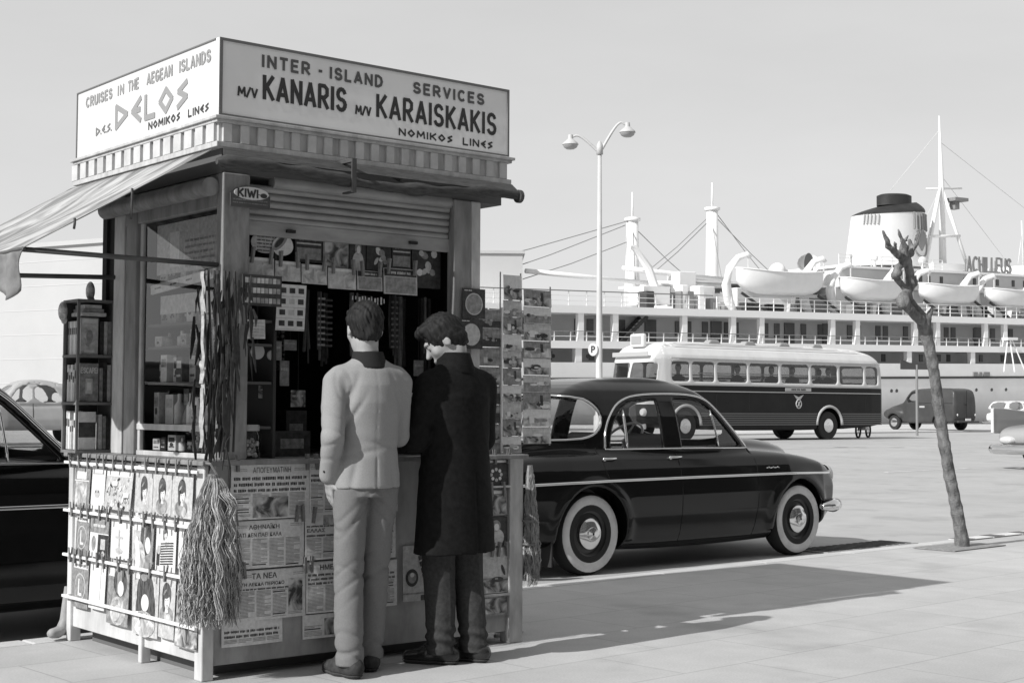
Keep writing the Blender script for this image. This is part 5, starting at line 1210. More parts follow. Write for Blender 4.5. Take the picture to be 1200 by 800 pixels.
for Pw, kd, lim in wins:
    Pw = np.array(Pw); ce = Pw.mean(0); P2 = ce+(Pw-ce)*1.04
    for s in ((-1, 1) if kd == 'side' else (0,)):
        k = in_poly(P2, cg[:, 0] if s else cg[:, 1], cg[:, 2]) & ((cg[:, 1]*s > .8) if s else ((cg[:, 0] < .9) if kd == 'frontx' else (cg[:, 0] > BL-.4)))
        link_mesh('window' if s else 'windscreen', Vg, Qg, glass('bus_glass', .58), bus, keep=k)
for s in (-1, 1):
    for k in range(6):
        z = .52+.075*k; b = MB(); b.box(WX[0]+.66, WX[1]-.66, s*1.205, s*1.232, z, z+.04); b.box(WX[1]+.66, BL-.25, s*1.19, s*1.225, z, z+.04); b.build('rib', M('bus_rib', .09, .35, .5), bus, local=True)
    for z, v in ((1.86, 'bus_pillar'), (1.64, 'bus_pillar'), (2.72, 'bus_pillar')):
        b = MB(); b.box(.9, BL-.3, s*(1.20 if z < 2.5 else 1.155), s*(1.225 if z < 2.5 else 1.20), z, z+.03); b.build('trim', m_busp, bus, local=True)
    b = MB(); b.box(6.2, 7.5, s*1.205, s*1.222, 1.70, 1.82, 0); words(b, FR((6.5, s*1.2235, 1.73), (1, 0, 0), (0, 0, 1)) if s < 0 else FR((7.2, s*1.2235, 1.73), (-1, 0, 0), (0, 0, 1)), 0, .75, 0, .06, 1, .5, .002); b.build('side_board', [m_busp, m_dark], bus, local=True)
    fr = FR((6.62, s*1.212, 1.0), (1, 0, 0), (0, 0, 1)) if s < 0 else FR((7.12, s*1.212, 1.0), (-1, 0, 0), (0, 0, 1))
    b = MB(); b.prism([fr(.0, .58), fr(.25, .50), fr(.5, .58), fr(.34, .42), fr(.16, .42)], Vector(fr(0, 0, .006))-Vector(fr(0, 0, 0)))
    b.tube([fr(.25+.13*math.cos(t), .26+.15*math.sin(t), .006) for t in [k*.5236 for k in range(13)]], .022, 6); b.tube([fr(.18, .16, .008), fr(.32, .36, .008)], .02, 6); b.tube([fr(.32, .16, .008), fr(.18, .36, .008)], .02, 6)
    b.build('emblem', m_busp, bus, local=True)
    for x in WX:
        b = MB(); b.tube([(x+.66*math.cos(t), s*1.215, .52+.66*math.sin(t)) for t in [math.pi*k/14 for k in range(15)]], .05, 8); b.build('wheel_arch', m_busp, bus, smooth=True, local=True)
        o = wheel(bus, x, s*1.02, .50, .50, .30, s, ww=False, hub=.8)
    for x in (1.8, 2.93, 4.45, 5.99, 7.49, 8.97, 10.37):
        b = MB(); b.box(x-.012, x+.012, s*1.205, s*1.216, 1.0, 1.62); b.build('panel_joint', m_dark, bus, local=True)
b = MB(); b.box(.42, .60, -.34, .34, 3.1, 3.55); bx = b.build('route_box', m_busl, bus, local=True, bevel=.06)
b = MB(); b.box(.405, .419, -.24, .24, 3.2, 3.47); b.build('route_glass', M('route_glass', .35, .3, .5), bx, local=True)
b = MB(); b.box(.14, .165, -.9, .9, 2.78, 2.93); b.build('route_board', m_busp, bus, local=True, bevel=.01)
for k in range(4):
    x = 3.1+1.7*k; b = MB(); b.prism([(x, -.62, 3.26), (x+.12, -.62, 3.42), (x+.5, -.62, 3.42), (x+.62, -.62, 3.26)], (0, .3, 0)); b.build('roof_vent', M('vent_grey', .3, .5), bus, local=True, bevel=.05)
b = MB(); b.box(-.16, -.08, -1.1, 1.1, .40, .58); b.build('bumper', m_chrome, bus, local=True, bevel=.03)
for s in (-1, 1): b = MB(); b.lathe([(.001, -.06), (.1, -.05), (.13, 0), (.13, .06)], (-.03, s*.85, .95), 'x', 20); b.build('headlight', m_lamp, bus, smooth='auto', local=True)
b = MB()
for x in (3.4, 4.3, 5.2, 6.1, 7.0, 7.9, 8.8, 9.7, 10.5):
    for y in (-.78, .78): b.box(x, x+.12, y-.38, y+.38, 1.2, 2.04); 
b.build('seat', m_seat, bus, local=True, bevel=.05)
b = MB()
for s in (-1, 1): b.tube([(2.2, s*1.1, 2.26), (BL-.6, s*1.1, 2.26)], .02, 6)
b.build('hand_rail', m_busp, bus, local=True)
def rot2(o, x, y, z, a, s=1.): o.location = (x, y, z); o.rotation_euler = (0, 0, a); o.scale = (s, s, s)
rot2(bus, BX, BY, .1, BA, BS)
# passengers: seated figures seen as heads and shoulders through the windows
m_skin = M('skin', .34, .6, .35, n=(20, .12)); m_hair = M('hair_dark', .016, .7, .22, n=(60, .6, (1, 1, .3)))
m_coatd = M('coat_dark', .010, .9, .15, n=(40, .4))
for k, (x, y) in enumerate(((1.7, -.65), (4.3, -.8), (6.0, -.75), (7.1, -.7), (8.9, -.75), (9.9, .6))):
    Sp = SDF((-.35, -.35, 0), (.35, .35, 1.0), .03)
    Sp.torso([(.0, .2, .14, 0, 0), (.3, .22, .14, 0, 0), (.5, .20, .11, 0, 0), (.56, .1, .08, 0, 0)], .03); Sp.cone((0, 0, .5), (0, .0, .66), .055, .055, .03); Sp.ell((0, 0, .76), (.085, .10, .125), .02); Sp.cone((-.22, 0, .45), (-.24, .05, .15), .06, .05, .04); Sp.cone((.22, 0, .45), (.24, .05, .15), .06, .05, .04); Sp.cone((-.1, 0, .04), (-.12, .3, .05), .08, .06, .03); Sp.cone((.1, 0, .04), (.12, .3, .05), .08, .06, .03)
    V, Q = Sp.mesh(); c = V[Q].mean(1); mi = np.where(c[:, 2] > .80, 2, np.where(c[:, 2] > .56, 1, 0)); mi = np.where((mi == 1) & (c[:, 1] < -.02), 2, mi)
    o = link_mesh('person', V, Q, [m_coatd, m_skin, m_hair], None, mi=mi); x *= BS; y *= BS; p = Vector((BX, BY, .1))+Vector((x*math.cos(BA)-y*math.sin(BA), x*math.sin(BA)+y*math.cos(BA), 1.62)); o.scale = (1.15, 1.15, 1.2); o.location = p; o.rotation_euler = (0, 0, BA+rad(90))
    tag(o, ('dark driver seated behind the front side window of the bus', 'dark passenger seated at the third side window of the bus', 'dark passenger between the fourth and fifth bus windows', 'dark passenger in the middle of the fifth bus window', 'dark passenger at the seventh bus window', 'dark passenger on the far side near the rear of the bus')[k], 'person', 'passengers in the bus')
# ---- the dark delivery van (local x forward)
van = thing('delivery_van', (0, 0, 0), 'dark panel van with rounded rear doors parked on the quay', 'van')
m_van = M('van_paint', .05, .45, .3, n=(2, .2), coat=.2)
VAN = dict(low=smoothpoly([(-2.1, .34), (-2.16, .8), (-2.14, 1.6), (-2.0, 1.88), (-1.5, 1.96), (.2, 1.93), (.55, 1.80), (.85, 1.38), (1.02, 1.26), (1.75, 1.10), (2.0, .95), (2.08, .6), (2.0, .36), (1.5, .28), (-1.5, .28)], 2),
    wid=lambda x, z: ip(x, [-2.2, -2, -1.4, .4, 1.0, 1.8, 2.1], [.68, .76, .81, .80, .70, .62, .5])*ip(z, [.3, .6, 1.1, 1.5, 1.8, 1.98], [.96, 1, 1, .95, .86, .66]), wmax=.86, kl=.12, archin=.5, arches=[(-1.25, .34, .40), (1.4, .34, .40)],
    bumps=[((1.45, .70, .72), (.62, .17, .28), .06), ((1.45, -.70, .72), (.62, .17, .28), .06)], up=smoothpoly([(-.02, 1.1), (-.02, 1.86), (.3, 1.86), (.52, 1.74), (.86, 1.30), (.86, 1.1)], 1),
    widu=lambda x, z: ip(x, [0, .4, 1.0], [.80, .80, .70])*ip(z, [1.1, 1.5, 1.8, 1.98], [1, .95, .86, .66])+.012, ku=.06, kj=.02, floor=1.1,
    wins=[(smoothpoly([(.06, 1.28), (.06, 1.72), (.40, 1.72), (.72, 1.28)], 1), 'side', 0), (smoothpoly([(-.52, 1.34), (-.48, 1.72), (.48, 1.72), (.52, 1.34)], 1), 'front', .5)],
    panels=[('door', [(.0, .45), (.0, 1.8), (.45, 1.8), (.82, 1.3), (.86, .45)], 1), ('door', [(.0, .45), (.0, 1.8), (.45, 1.8), (.82, 1.3), (.86, .45)], -1)])
S = carsdf(VAN, .03); car_mesh(S, VAN, van, m_van)
for s in (-1, 1):
    b = MB(); b.tube(surf_line(S, S.D, [(0, 1.78), (0, .42)], s, .0), .008, 5); b.tube(surf_line(S, S.D, [(-2.0, 1.22), (.0, 1.22)], s, .0), .010, 5); b.build('panel_seam', m_seam, van, local=True)
    for x in (-1.25, 1.4): wheel(van, x, s*.68, .34, .34, .18, s, ww=False, hub=.95)
    b = MB(); y = surf_y(S, S.D, -.35, 1.05, s); b.box(-.45, -.15, y-.01, y+.012, 1.02, 1.1); b.build('side_lettering', M('van_letter', .4, .6), van, local=True)
    b = MB(); b.ball((2.0, s*.55, .78), .10, 10); b.build('headlight', m_lamp, van, smooth=True, local=True)
    b = MB(); b.ball((-2.14, s*.6, .7), (.03, .04, .06), 8); b.build('tail_light', M('tail_pale', .5, .3), van, smooth=True, local=True)
b = MB(); b.box(-2.165, -2.145, -.004, .004, .5, 1.8); b.box(-2.175, -2.15, .02, .1, 1.15, 1.18); b.build('rear_door_seam', m_seam, van, local=True)
b = MB(); b.box(-2.19, -2.165, -.25, .1, .42, .54); b.build('number_plate', m_white, van, local=True)
b = MB(); b.box(-2.28, -2.18, -.72, .72, .36, .44); b.build('bumper', m_van, van, local=True, bevel=.03)
rot2(van, 65.37, 45.13, .18, rad(84), 1.13)
# ---- small round-roofed economy car far left (local x forward)
tin = thing('economy_car', (0, 0, 0), 'pale little round-roofed car before the white warehouse at far left', 'car')
m_tin = M('tin_paint', .36, .5, .4, n=(3, .1))
TIN = dict(low=smoothpoly([(-1.85, .38), (-1.88, .62), (-1.75, .88), (-1.3, 1.0), (.5, 1.0), (1.0, .96), (1.6, .84), (1.86, .66), (1.84, .38), (1.3, .30), (-1.3, .30)], 2),
    wid=lambda x, z: ip(x, [-1.9, -1.5, -.8, .5, 1.2, 1.9], [.45, .60, .70, .70, .52, .36])*ip(z, [.3, .6, .9, 1.05], [.95, 1, .95, .85]), wmax=.78, kl=.12, archin=.45, arches=[(-1.2, .32, .36), (1.2, .32, .36)],
    bumps=[((1.2, .60, .58), (.42, .13, .22), .05), ((1.2, -.60, .58), (.42, .13, .22), .05), ((-1.25, .60, .58), (.46, .15, .26), .05), ((-1.25, -.60, .58), (.46, .15, .26), .05)],
    up=smoothpoly([(-1.72, .88), (-1.35, 1.25), (-.9, 1.5), (-.3, 1.62), (.15, 1.58), (.42, 1.42), (.70, .98), (.6, .86)], 2), widu=lambda x, z: ip(x, [-1.8, -1, 0, .7], [.56, .66, .68, .66])*ip(z, [.9, 1.1, 1.4, 1.6], [1, .97, .86, .66]), ku=.12, kj=.03, floor=.6,
    wins=[(smoothpoly([(-.05, 1.02), (-.05, 1.42), (.2, 1.40), (.48, 1.02)], 1), 'side', 0), (smoothpoly([(-.14, 1.02), (-.14, 1.44), (-.55, 1.40), (-.72, 1.2), (-.76, 1.02)], 1), 'side', 0), (smoothpoly([(-.86, 1.04), (-.84, 1.22), (-.96, 1.27), (-1.2, 1.1), (-1.22, 1.04)], 1), 'side', 0), (smoothpoly([(-.52, 1.06), (-.48, 1.42), (.48, 1.42), (.52, 1.06)], 1), 'front', .3), (smoothpoly([(-.4, 1.08), (-.36, 1.36), (.36, 1.36), (.4, 1.08)], 1), 'rear', -1.0)],
    panels=[('door', [(-.09, .4), (-.09, 1.5), (.3, 1.46), (.62, 1.0), (.62, .4)], -1), ('door', [(-.09, .4), (-.09, 1.5), (-.6, 1.46), (-.82, 1.2), (-.86, .7), (-.8, .4)], -1), ('door', [(-.09, .4), (-.09, 1.5), (.3, 1.46), (.62, 1.0), (.62, .4)], 1), ('door', [(-.09, .4), (-.09, 1.5), (-.6, 1.46), (-.82, 1.2), (-.86, .7), (-.8, .4)], 1)])
S = carsdf(TIN, .028); car_mesh(S, TIN, tin, m_tin)
for s in (-1, 1):
    for x in (-1.2, 1.2): wheel(tin, x, s*.60, .32, .32, .14, s, ww=False, hub=.9)
    b = MB(); b.lathe([(.001, .1), (.09, .08), (.1, 0), (.04, -.12), (.001, -.13)], (1.65, s*.42, .86), 'x', 16); b.build('headlight', m_lamp, tin, smooth=True, local=True)
    b = MB(); b.tube(surf_line(S, S.D, [(-.09, .98), (-.09, .42)], s, 0), .008, 5); b.build('door_gap', m_seam, tin, local=True)
b = MB(); b.tube([(-1.92, -.6, .45), (-1.98, -.3, .45), (-1.98, .3, .45), (-1.92, .6, .45)], .035, 8); b.build('bumper', m_chrome, tin, smooth=True, local=True)
rot2(tin, 14.75, 38.3, .18, rad(172), 1.09)
# ---- pale finned car at the right edge, tail to the left (local x forward)
fin = thing('finned_car', (0, 0, 0), 'pale large car with a tall tail fin cut by the right picture edge', 'car')
m_fin = M('fin_paint', .30, .3, .5, coat=.4)
FIN = dict(low=smoothpoly([(-2.7, .40), (-2.78, .6), (-2.72, .80), (-2.4, .90), (-1.4, .96), (-.6, 1.0), (.8, 1.0), (2.0, .95), (2.6, .85), (2.75, .6), (2.65, .36), (1.5, .26), (-1.6, .26)], 2), wid=lambda x, z: ip(x, [-2.8, -2.4, -1, 1, 2.3, 2.8], [.86, .93, .97, .97, .93, .82])*ip(z, [.25, .6, .9, 1.05], [.94, 1, .96, .86]), wmax=1.05, kl=.12, archin=.6, arches=[(-1.45, .34, .40), (1.55, .34, .40)],
    up=smoothpoly([(-1.5, .9), (-1.1, 1.2), (-.7, 1.40), (.1, 1.42), (.5, 1.3), (.95, .98), (.8, .88)], 2), widu=lambda x, z: ip(x, [-1.5, -.8, .5, 1], [.74, .8, .8, .76])*ip(z, [.9, 1.1, 1.4], [1, .93, .72]), ku=.12, kj=.03, floor=.6,
    wins=[(smoothpoly([(-.2, 1.04), (-.2, 1.32), (.2, 1.32), (.7, 1.04)], 1), 'side', 0), (smoothpoly([(-.3, 1.04), (-.3, 1.32), (-.75, 1.3), (-1.05, 1.04)], 1), 'side', 0), (smoothpoly([(-.6, 1.05), (-.5, 1.32), (.5, 1.32), (.6, 1.05)], 1), 'front', .4), (smoothpoly([(-.6, 1.05), (-.5, 1.32), (.5, 1.32), (.6, 1.05)], 1), 'rear', -.8)], panels=[])
S = carsdf(FIN, .03); car_mesh(S, FIN, fin, m_fin)
for s in (-1, 1):
    b = MB(); b.prism([(-2.74, s*.93-.022, .70), (-2.80, s*.93-.022, 1.26), (-2.4, s*.93-.022, 1.25), (-1.4, s*.93-.022, 1.18), (-.5, s*.93-.022, .95), (-1.0, s*.93-.022, .70)], (0, .044, 0)); b.build('tail_fin', m_fin, fin, local=True, bevel=.016)
    b = MB(); b.box(-2.835, -2.79, s*.93-.03, s*.93+.03, .72, 1.24); b.build('tail_lamp', m_white, fin, local=True, bevel=.012)
    b = MB(); b.lathe([(.001, -.05), (.07, -.04), (.10, 0), (.12, .08)], (-2.78, s*.62, .56), 'x', 20, 0, (1, 1.7, .8)); b.build('tail_light', m_lamp, fin, smooth=True, local=True)
    for x in (-1.45, 1.55): wheel(fin, x, s*.80, .34, .34, .2, s)
b = MB(); b.tube([(-2.35, -1.0, .36), (-2.72, -.98, .36), (-2.90, -.8, .36), (-2.95, 0, .36), (-2.90, .8, .36), (-2.72, .98, .36), (-2.35, 1.0, .36)], .105, 14); b.build('bumper', m_chrome, fin, smooth=True, local=True)
rot2(fin, 31.4, 17.1, .0, rad(-2))
# ---- white estate car beyond it
est = thing('estate_car', (0, 0, 0), 'white estate car with large side panes near the quay edge at right', 'car')
EST = dict(low=smoothpoly([(-2.3, .40), (-2.36, .7), (-2.3, .98), (1.0, 1.0), (1.9, .95), (2.2, .8), (2.2, .4), (1.5, .28), (-1.5, .28)], 2), wid=lambda x, z: ip(x, [-2.4, -2, 1.5, 2.3], [.8, .9, .88, .74])*ip(z, [.28, .6, 1.0], [.95, 1, .93]), wmax=.98, kl=.1, archin=.5, arches=[(-1.35, .34, .4), (1.4, .34, .4)],
    up=smoothpoly([(-2.34, .9), (-2.1, 1.5), (-1.7, 1.58), (.1, 1.56), (.4, 1.46), (.95, .98), (.9, .88)], 2), widu=lambda x, z: ip(z, [.9, 1.1, 1.55], [.84, .82, .66])+0*x, ku=.1, kj=.03, floor=.6,
    wins=[(smoothpoly([(-2.05, 1.06), (-1.88, 1.46), (-1.15, 1.48), (-1.15, 1.06)], 1), 'side', 0), (smoothpoly([(-1.03, 1.06), (-1.03, 1.48), (-.25, 1.48), (-.25, 1.06)], 1), 'side', 0), (smoothpoly([(-.13, 1.06), (-.13, 1.48), (.2, 1.46), (.66, 1.06)], 1), 'side', 0), (smoothpoly([(-.6, 1.08), (-.54, 1.46), (.54, 1.46), (.6, 1.08)], 1), 'front', .4), (smoothpoly([(-.6, 1.08), (-.54, 1.46), (.54, 1.46), (.6, 1.08)], 1), 'rear', -1.9)], panels=[])
S = carsdf(EST, .035); car_mesh(S, EST, est, M('estate_paint', .74, .35, .5))
for s in (-1, 1):
    for x in (-1.35, 1.4): wheel(est, x, s*.74, .34, .34, .18, s, ww=False, hub=.9)
b = MB(); b.tube([(-2.45, -.85, .42), (-2.5, 0, .42), (-2.45, .85, .42)], .06, 8); b.build('bumper', m_chrome, est, smooth=True, local=True)
rot2(est, 71.6, 43.0, .18, rad(-20))
# ---- motor scooter behind the bus
mo = thing('motorcycle', (0, 0, 0), 'dark motorcycle parked behind the rear of the bus', 'motorcycle')
for x in (-.65, .65):
    b = MB(); b.tube([(x+.29*math.cos(t), 0, .31+.29*math.sin(t)) for t in [k*math.pi/12 for k in range(25)]], .04, 6, cap=False)
    for k in range(6): b.tube([(x, 0, .31), (x+.29*math.cos(k*1.047), 0, .31+.29*math.sin(k*1.047))], .008, 4)
    b.build('wheel', m_rubber, mo, smooth=True, local=True)
b = MB(); b.tube([(.65, 0, .31), (.5, 0, .8), (.42, 0, 1.0)], .03, 6); b.tube([(-.65, 0, .31), (-.2, 0, .42), (.3, 0, .42), (.47, 0, .85), (-.35, 0, .78), (-.65, 0, .31)], .03, 6); b.build('frame', m_iron, mo, local=True)
b = MB(); b.ball((.2, 0, .83), (.28, .13, .12), 10); b.build('tank', m_van, mo, smooth=True, local=True)
b = MB(); b.ball((-.3, 0, .84), (.32, .14, .07), 10); b.build('saddle', m_rubber, mo, smooth=True, local=True)
b = MB(); b.box(-.1, .25, -.14, .14, .3, .62); b.build('engine', m_metal, mo, local=True, bevel=.04)
b = MB(); b.tube([(.36, -.33, 1.02), (.44, -.15, 1.05), (.44, .15, 1.05), (.36, .33, 1.02)], .018, 6); b.build('handlebar', m_metal, mo, local=True)
rot2(mo, 47.6, 35.9, .1, rad(20))
# ---------------------------------------------------------------- the ship (local x along the ship towards the bow, y away from the quay)
m_hull = M('ship_white', .78, .5, .35, n=(.35, .07)); m_deckw = M('ship_white_trim', .80, .5); m_rec = M('ship_shaded_wall', .40, .6, n=(.5, .1)); m_win = M('ship_window', .05, .3, .5)  # haze is put into the greys of the recess walls and windows
m_house = M('ship_deckhouse', .56, .6, n=(.4, .08)); m_sdk = M('ship_dark_gear', .05, .7); m_deck = M('deck_planks', .32, .8); m_sgrey = M('ship_grey_gear', .22, .7)
ship = thing('passenger_ship', (SHO.x, SHO.y, 0), 'white passenger liner moored along the quay with a black topped funnel', 'ship', rz=SHA)
OFF = [0., 1., 0.]                       # shift and size of the gear that stands inboard of the ship's side
def SHR(v):
    dx, k, xc = OFF; return (xc+(v[0]-xc)*k+dx, v[1], 1.2+(v[2]+.0185*(v[0]+20)-1.2)*k)
def sb(name, mb, m, parent=None, smooth=False, bevel=0): return mb.build(name, m, parent or ship, smooth, local=True, warp=SHR, bevel=bevel)
S0, S1 = -34., 62.
b = MB()
def hullf(u, v):
    x = S0+(S1-S0)*u; z = -1.8+(4.06+1.8)*v
    y = .0+2.2*(1-v)**2*.6+16*max(0, (u-.72)/.28)**2.2*.45+16*max(0, (.10-u)/.10)**2*.3
    return (x, y, z)
b.grid(hullf, 60, 8); b.grid(lambda u, v: (hullf(1-u, v)[0], 16-hullf(1-u, v)[1], hullf(1-u, v)[2]), 60, 8)
b.build('hull', m_hull, ship, True, local=True, warp=SHR)
b = MB(); b.grid(lambda u, v: (S0+(S1-S0)*u, hullf(u, .82)[1]-.06, 2.93+.16*v), 60, 1); b.grid(lambda u, v: (S0+(S1-S0)*u, hullf(u, .82)[1]-.06+.06*v, 3.09), 60, 1); sb('rubbing_strake', b, m_sdk)
for x in (10.8, 11.35, 20.2, 22.0, 23.7, 27, 29, 31, 5, 3.6, -2, -4, -18.6, -15.9):
    b = MB(); z = 2.05 if x > -10 else 4.5; b.lathe([(.001, -.03), (.13, -.03), (.13, .02)], (x, hullf((x-S0)/(S1-S0), .65)[1]-.01 if x > -10 else 1.49, z), 'y', 12); sb('porthole', b, m_win)
# lower recess D (4.06..4.95) with posts, band C (4.95..5.42), promenade recess (5.42..7.18), band A (7.18..7.66)
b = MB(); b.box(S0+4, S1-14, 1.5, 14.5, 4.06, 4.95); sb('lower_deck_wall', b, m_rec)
b = MB(); b.box(S0+1, S1-8, .0, 16, 4.95, 5.42); sb('deck_band', b, m_deckw)
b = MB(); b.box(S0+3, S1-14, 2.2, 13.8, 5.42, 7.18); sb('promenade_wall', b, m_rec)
b = MB(); b.box(S0+2.5, S1-12, .0, 16, 7.18, 7.66); sb('deck_band', b, m_deckw)
for x in (-30, -26, -22.5, -17.4, -14.65, -8.9, -4.6, -2.0, 4.83, 7.33, 13.45, 15.9, 21.4, 23.7, 29, 33, 38): 
    b = MB(); b.box(x-.22, x+.22, .12, .42, 5.42, 7.18); sb('promenade_post', b, m_deckw)
for x in (-28, -23, -17.6, -9, -1, 6, 12.7, 19.8, 27, 34): b = MB(); b.box(x-.25, x+.25, .10, .45, 4.06, 4.95); sb('lower_post', b, m_deckw)
random.seed(2)
for x in (-25.2, -24.2, -20.6, -19.9, -16.2, -15.2, -12.6, -7.8, -6.9, -5.4, -3.4, -2.6, .2, 1.3, 3.9, 5.6, 8.6, 9.5, 11.6, 12.4, 14.6, 17.2, 18.0, 19.2, 20.0, 22.6, 24.7, 26.0, 26.9, 30, 31, 34, 35):
    b = MB(); b.box(x-.26, x+.26, 2.14, 2.20, 5.95, 6.95); sb('promenade_window', b, m_win)
for x in (-10.2, -5.0+.6, 2.5, 6.3, 23.0): b = MB(); b.box(x-.48, x+.48, 2.12, 2.20, 5.44, 7.0); sb('promenade_door', b, m_win)
for x in (-18.9, -15.6, -12, -6, 3, 11.4, 14.2, 15.5, 17.5, 18.6, 21, 22.4, 25, 28): b = MB(); b.box(x-.2, x+.2, 1.44, 1.50, 4.25, 4.8); sb('lower_window', b, m_win)
# stairway in the promenade (dark stringers)
b = MB()
for k in range(8): b.box(-13.2+.25*k, -12.9+.25*k, 1.2, 2.0, 5.5+.21*k, 5.54+.21*k)
b.bar((-13.3, 1.2, 5.42), (-11.2, 1.2, 7.18), .05, .25); b.bar((-13.3, 2.0, 5.42), (-11.2, 2.0, 7.18), .05, .25); sb('stairway', b, m_sdk)
def railing(x0, x1, y, z, hh, n, rows=3):
    b = MB(); k = int((x1-x0)/n)
    for i in range(k+1): b.box(x0+i*n-.03, x0+i*n+.03, y-.03, y+.03, z, z+hh)
    for r in range(rows): b.box(x0, x0+k*n, y-.02, y+.02, z+hh*(r+1)/rows-.04, z+hh*(r+1)/rows)
    return b
sb('railing', railing(S0+2, S1-12, .08, 5.42, .62, 1.25, 2), m_deckw); sb('railing', railing(S0+3, -6.8, .08, 7.66, .95, 1.4, 3), m_deckw)
b = MB(); b.box(S0+3, -6.5, .03, .06, 8.55, 8.62); sb('teak_rail', b, m_sgrey); sb('railing', railing(-6.0, S1-14, .25, 7.66, .9, 1.3, 3), m_deckw); b = MB(); b.box(S0+2, S1-12, .02, .05, 6.0, 6.05); sb('teak_rail', b, m_sgrey)
# boat deck houses and the bridge
OFF[:] = [3.2, 1.035, 10.0]
b = MB(); b.box(5.2, 44, 3.2, 12.8, 7.66, 9.6); sb('boat_deck_house', b, m_house)
b = MB(); b.box(-6.5, 5.2, 4.2, 12, 7.66, 8.9); sb('boat_deck_house', b, m_deckw)
for x in (7.0, 8.4, 11.2, 17.3, 19.0, 23.4, 26, 28): b = MB(); b.box(x-.17, x+.17, 3.14, 3.2, 8.6, 9.05); sb('boat_deck_window', b, m_win)
b = MB(); b.box(5.4, 40, 3.0, 13, 9.6, 11.0); sb('bridge_house', b, m_house)
b = MB(); b.box(5.2, 40.3, 2.8, 13.2, 11.0, 11.18); b.box(-8, 5.2, 4, 12, 9.6, 9.75); sb('bridge_roof', b, m_deckw)
for x in (13.9, 14.8, 16.2, 18.9, 20.0, 21.1, 22.7, 24.6, 26, 27.5): b = MB(); b.box(x-.15, x+.15, 2.94, 3.0, 10.2, 10.7); sb('bridge_window', b, m_win)
for x0, x1, z1 in ((13.6, 17.6, 12.0), (24.4, 28, 12.2)): b = MB(); b.box(x0+4, x1+4, 5, 9, 10.9, z1); sb('mast_house', b, m_deckw)
OFF[:] = [0., 1., 0.]
OFF[:] = [2.4, 1.02, 0.0]
# dark machinery recesses under the boats
for x0, x1, z0, z1, mm in ((-4.0, -2.9, 7.7, 8.3, m_sdk), (-2.2, -.6, 7.7, 8.2, m_sdk), (1.0, 3.8, 7.7, 9.0, m_sgrey), (6.4, 8.0, 7.7, 8.4, m_sgrey), (9.6, 11.6, 7.7, 8.6, m_sgrey), (16.8, 19, 7.7, 8.5, m_sgrey), (20.2, 21, 7.7, 8.6, m_sdk), (-6.2, -5.2, 7.7, 8.3, m_sgrey), (-10, -8.8, 7.66, 8.9, m_sgrey), (-12.9, -12.2, 7.66, 8.8, m_sdk), (-9.9, -9.3, 7.66, 9.3, m_deckw), (-8.4, -7.9, 7.66, 9.3, m_deckw)):
    b = MB(); b.box(x0, x1, 1.9, 2.9, z0, z1); sb('deck_gear', b, mm, bevel=.08)
OFF[:] = [0., 1., 0.]
OFF[:] = [8.1, 1.1, 10.25]
# funnel
fn = MB()
def fun(u, v):
    a = 2*math.pi*u; z = 11.1+3.95*v+.45*v*max(-1, min(1, math.cos(a)))*0
    return (10.25+.42*0+(3.75-.42*v)*math.cos(a)+.22*v, 7.5+(2.3-.25*v)*math.sin(a), z+(.25*math.cos(a)*v))
fn.grid(fun, 48, 8); f_ = sb('funnel', fn, m_hull, smooth=True)
b = MB()
def cap(u, v):
    a = 2*math.pi*u; r = 1-.46*v**1.5; return (10.47+.9*v+3.36*r*math.cos(a), 7.5+2.08*r*math.sin(a), 15.04+.25*math.cos(a)+.8*v-.0*math.cos(a))
b.grid(cap, 48, 6); b.lathe([(1.95, 15.6), (1.95, 16.35), (1.6, 16.45), (.01, 16.4)], (11.1, 7.5, .1), 'z', 28, 0, (.75, .6, 1)); sb('funnel_cap', b, M('funnel_black', .03, .6, n=(1, .4)), f_, smooth='auto')
def on_fun(a, z, o=.03): v = (z-11.1)/3.95; p = fun(a/(2*math.pi), v); n = Vector((math.cos(a)/3.5, math.sin(a)/2.1, 0)).normalized(); return (p[0]+n.x*o, p[1]+n.y*o, z+.1)
for k in range(8):
    a = rad(-78+9*k); b = MB(); b.tube([on_fun(a, 13.75), on_fun(a, 15.0)], .10, 6); sb('louvre', b, m_sgrey, f_)
b = MB()
for k in range(5): a = rad(-160+6*k); b.tube([on_fun(a, 14.0), on_fun(a, 14.7)], .09, 6)
sb('funnel_grille', b, M('ship_grille', .4, .6), f_)
ca = rad(-62); b = MB()   # shell emblem: fan of ribs in a ring
cz = 12.75
for k in range(9):
    t = rad(20+17.5*k); b.tube([on_fun(ca, cz-.55, .05), on_fun(ca+.30*math.cos(t), cz+.85*math.sin(t)+.1, .05)], [.05, .12], 6)
b.tube([on_fun(ca+.33*math.cos(t), cz+.98*math.sin(t)-.05, .05) for t in [k*math.pi/12 for k in range(25)]], .06, 6); sb('funnel_emblem', b, M('emblem_grey', .30, .6), f_)
OFF[:] = [0., 1., 0.]
OFF[:] = [8.1, 1.09, 16.2]
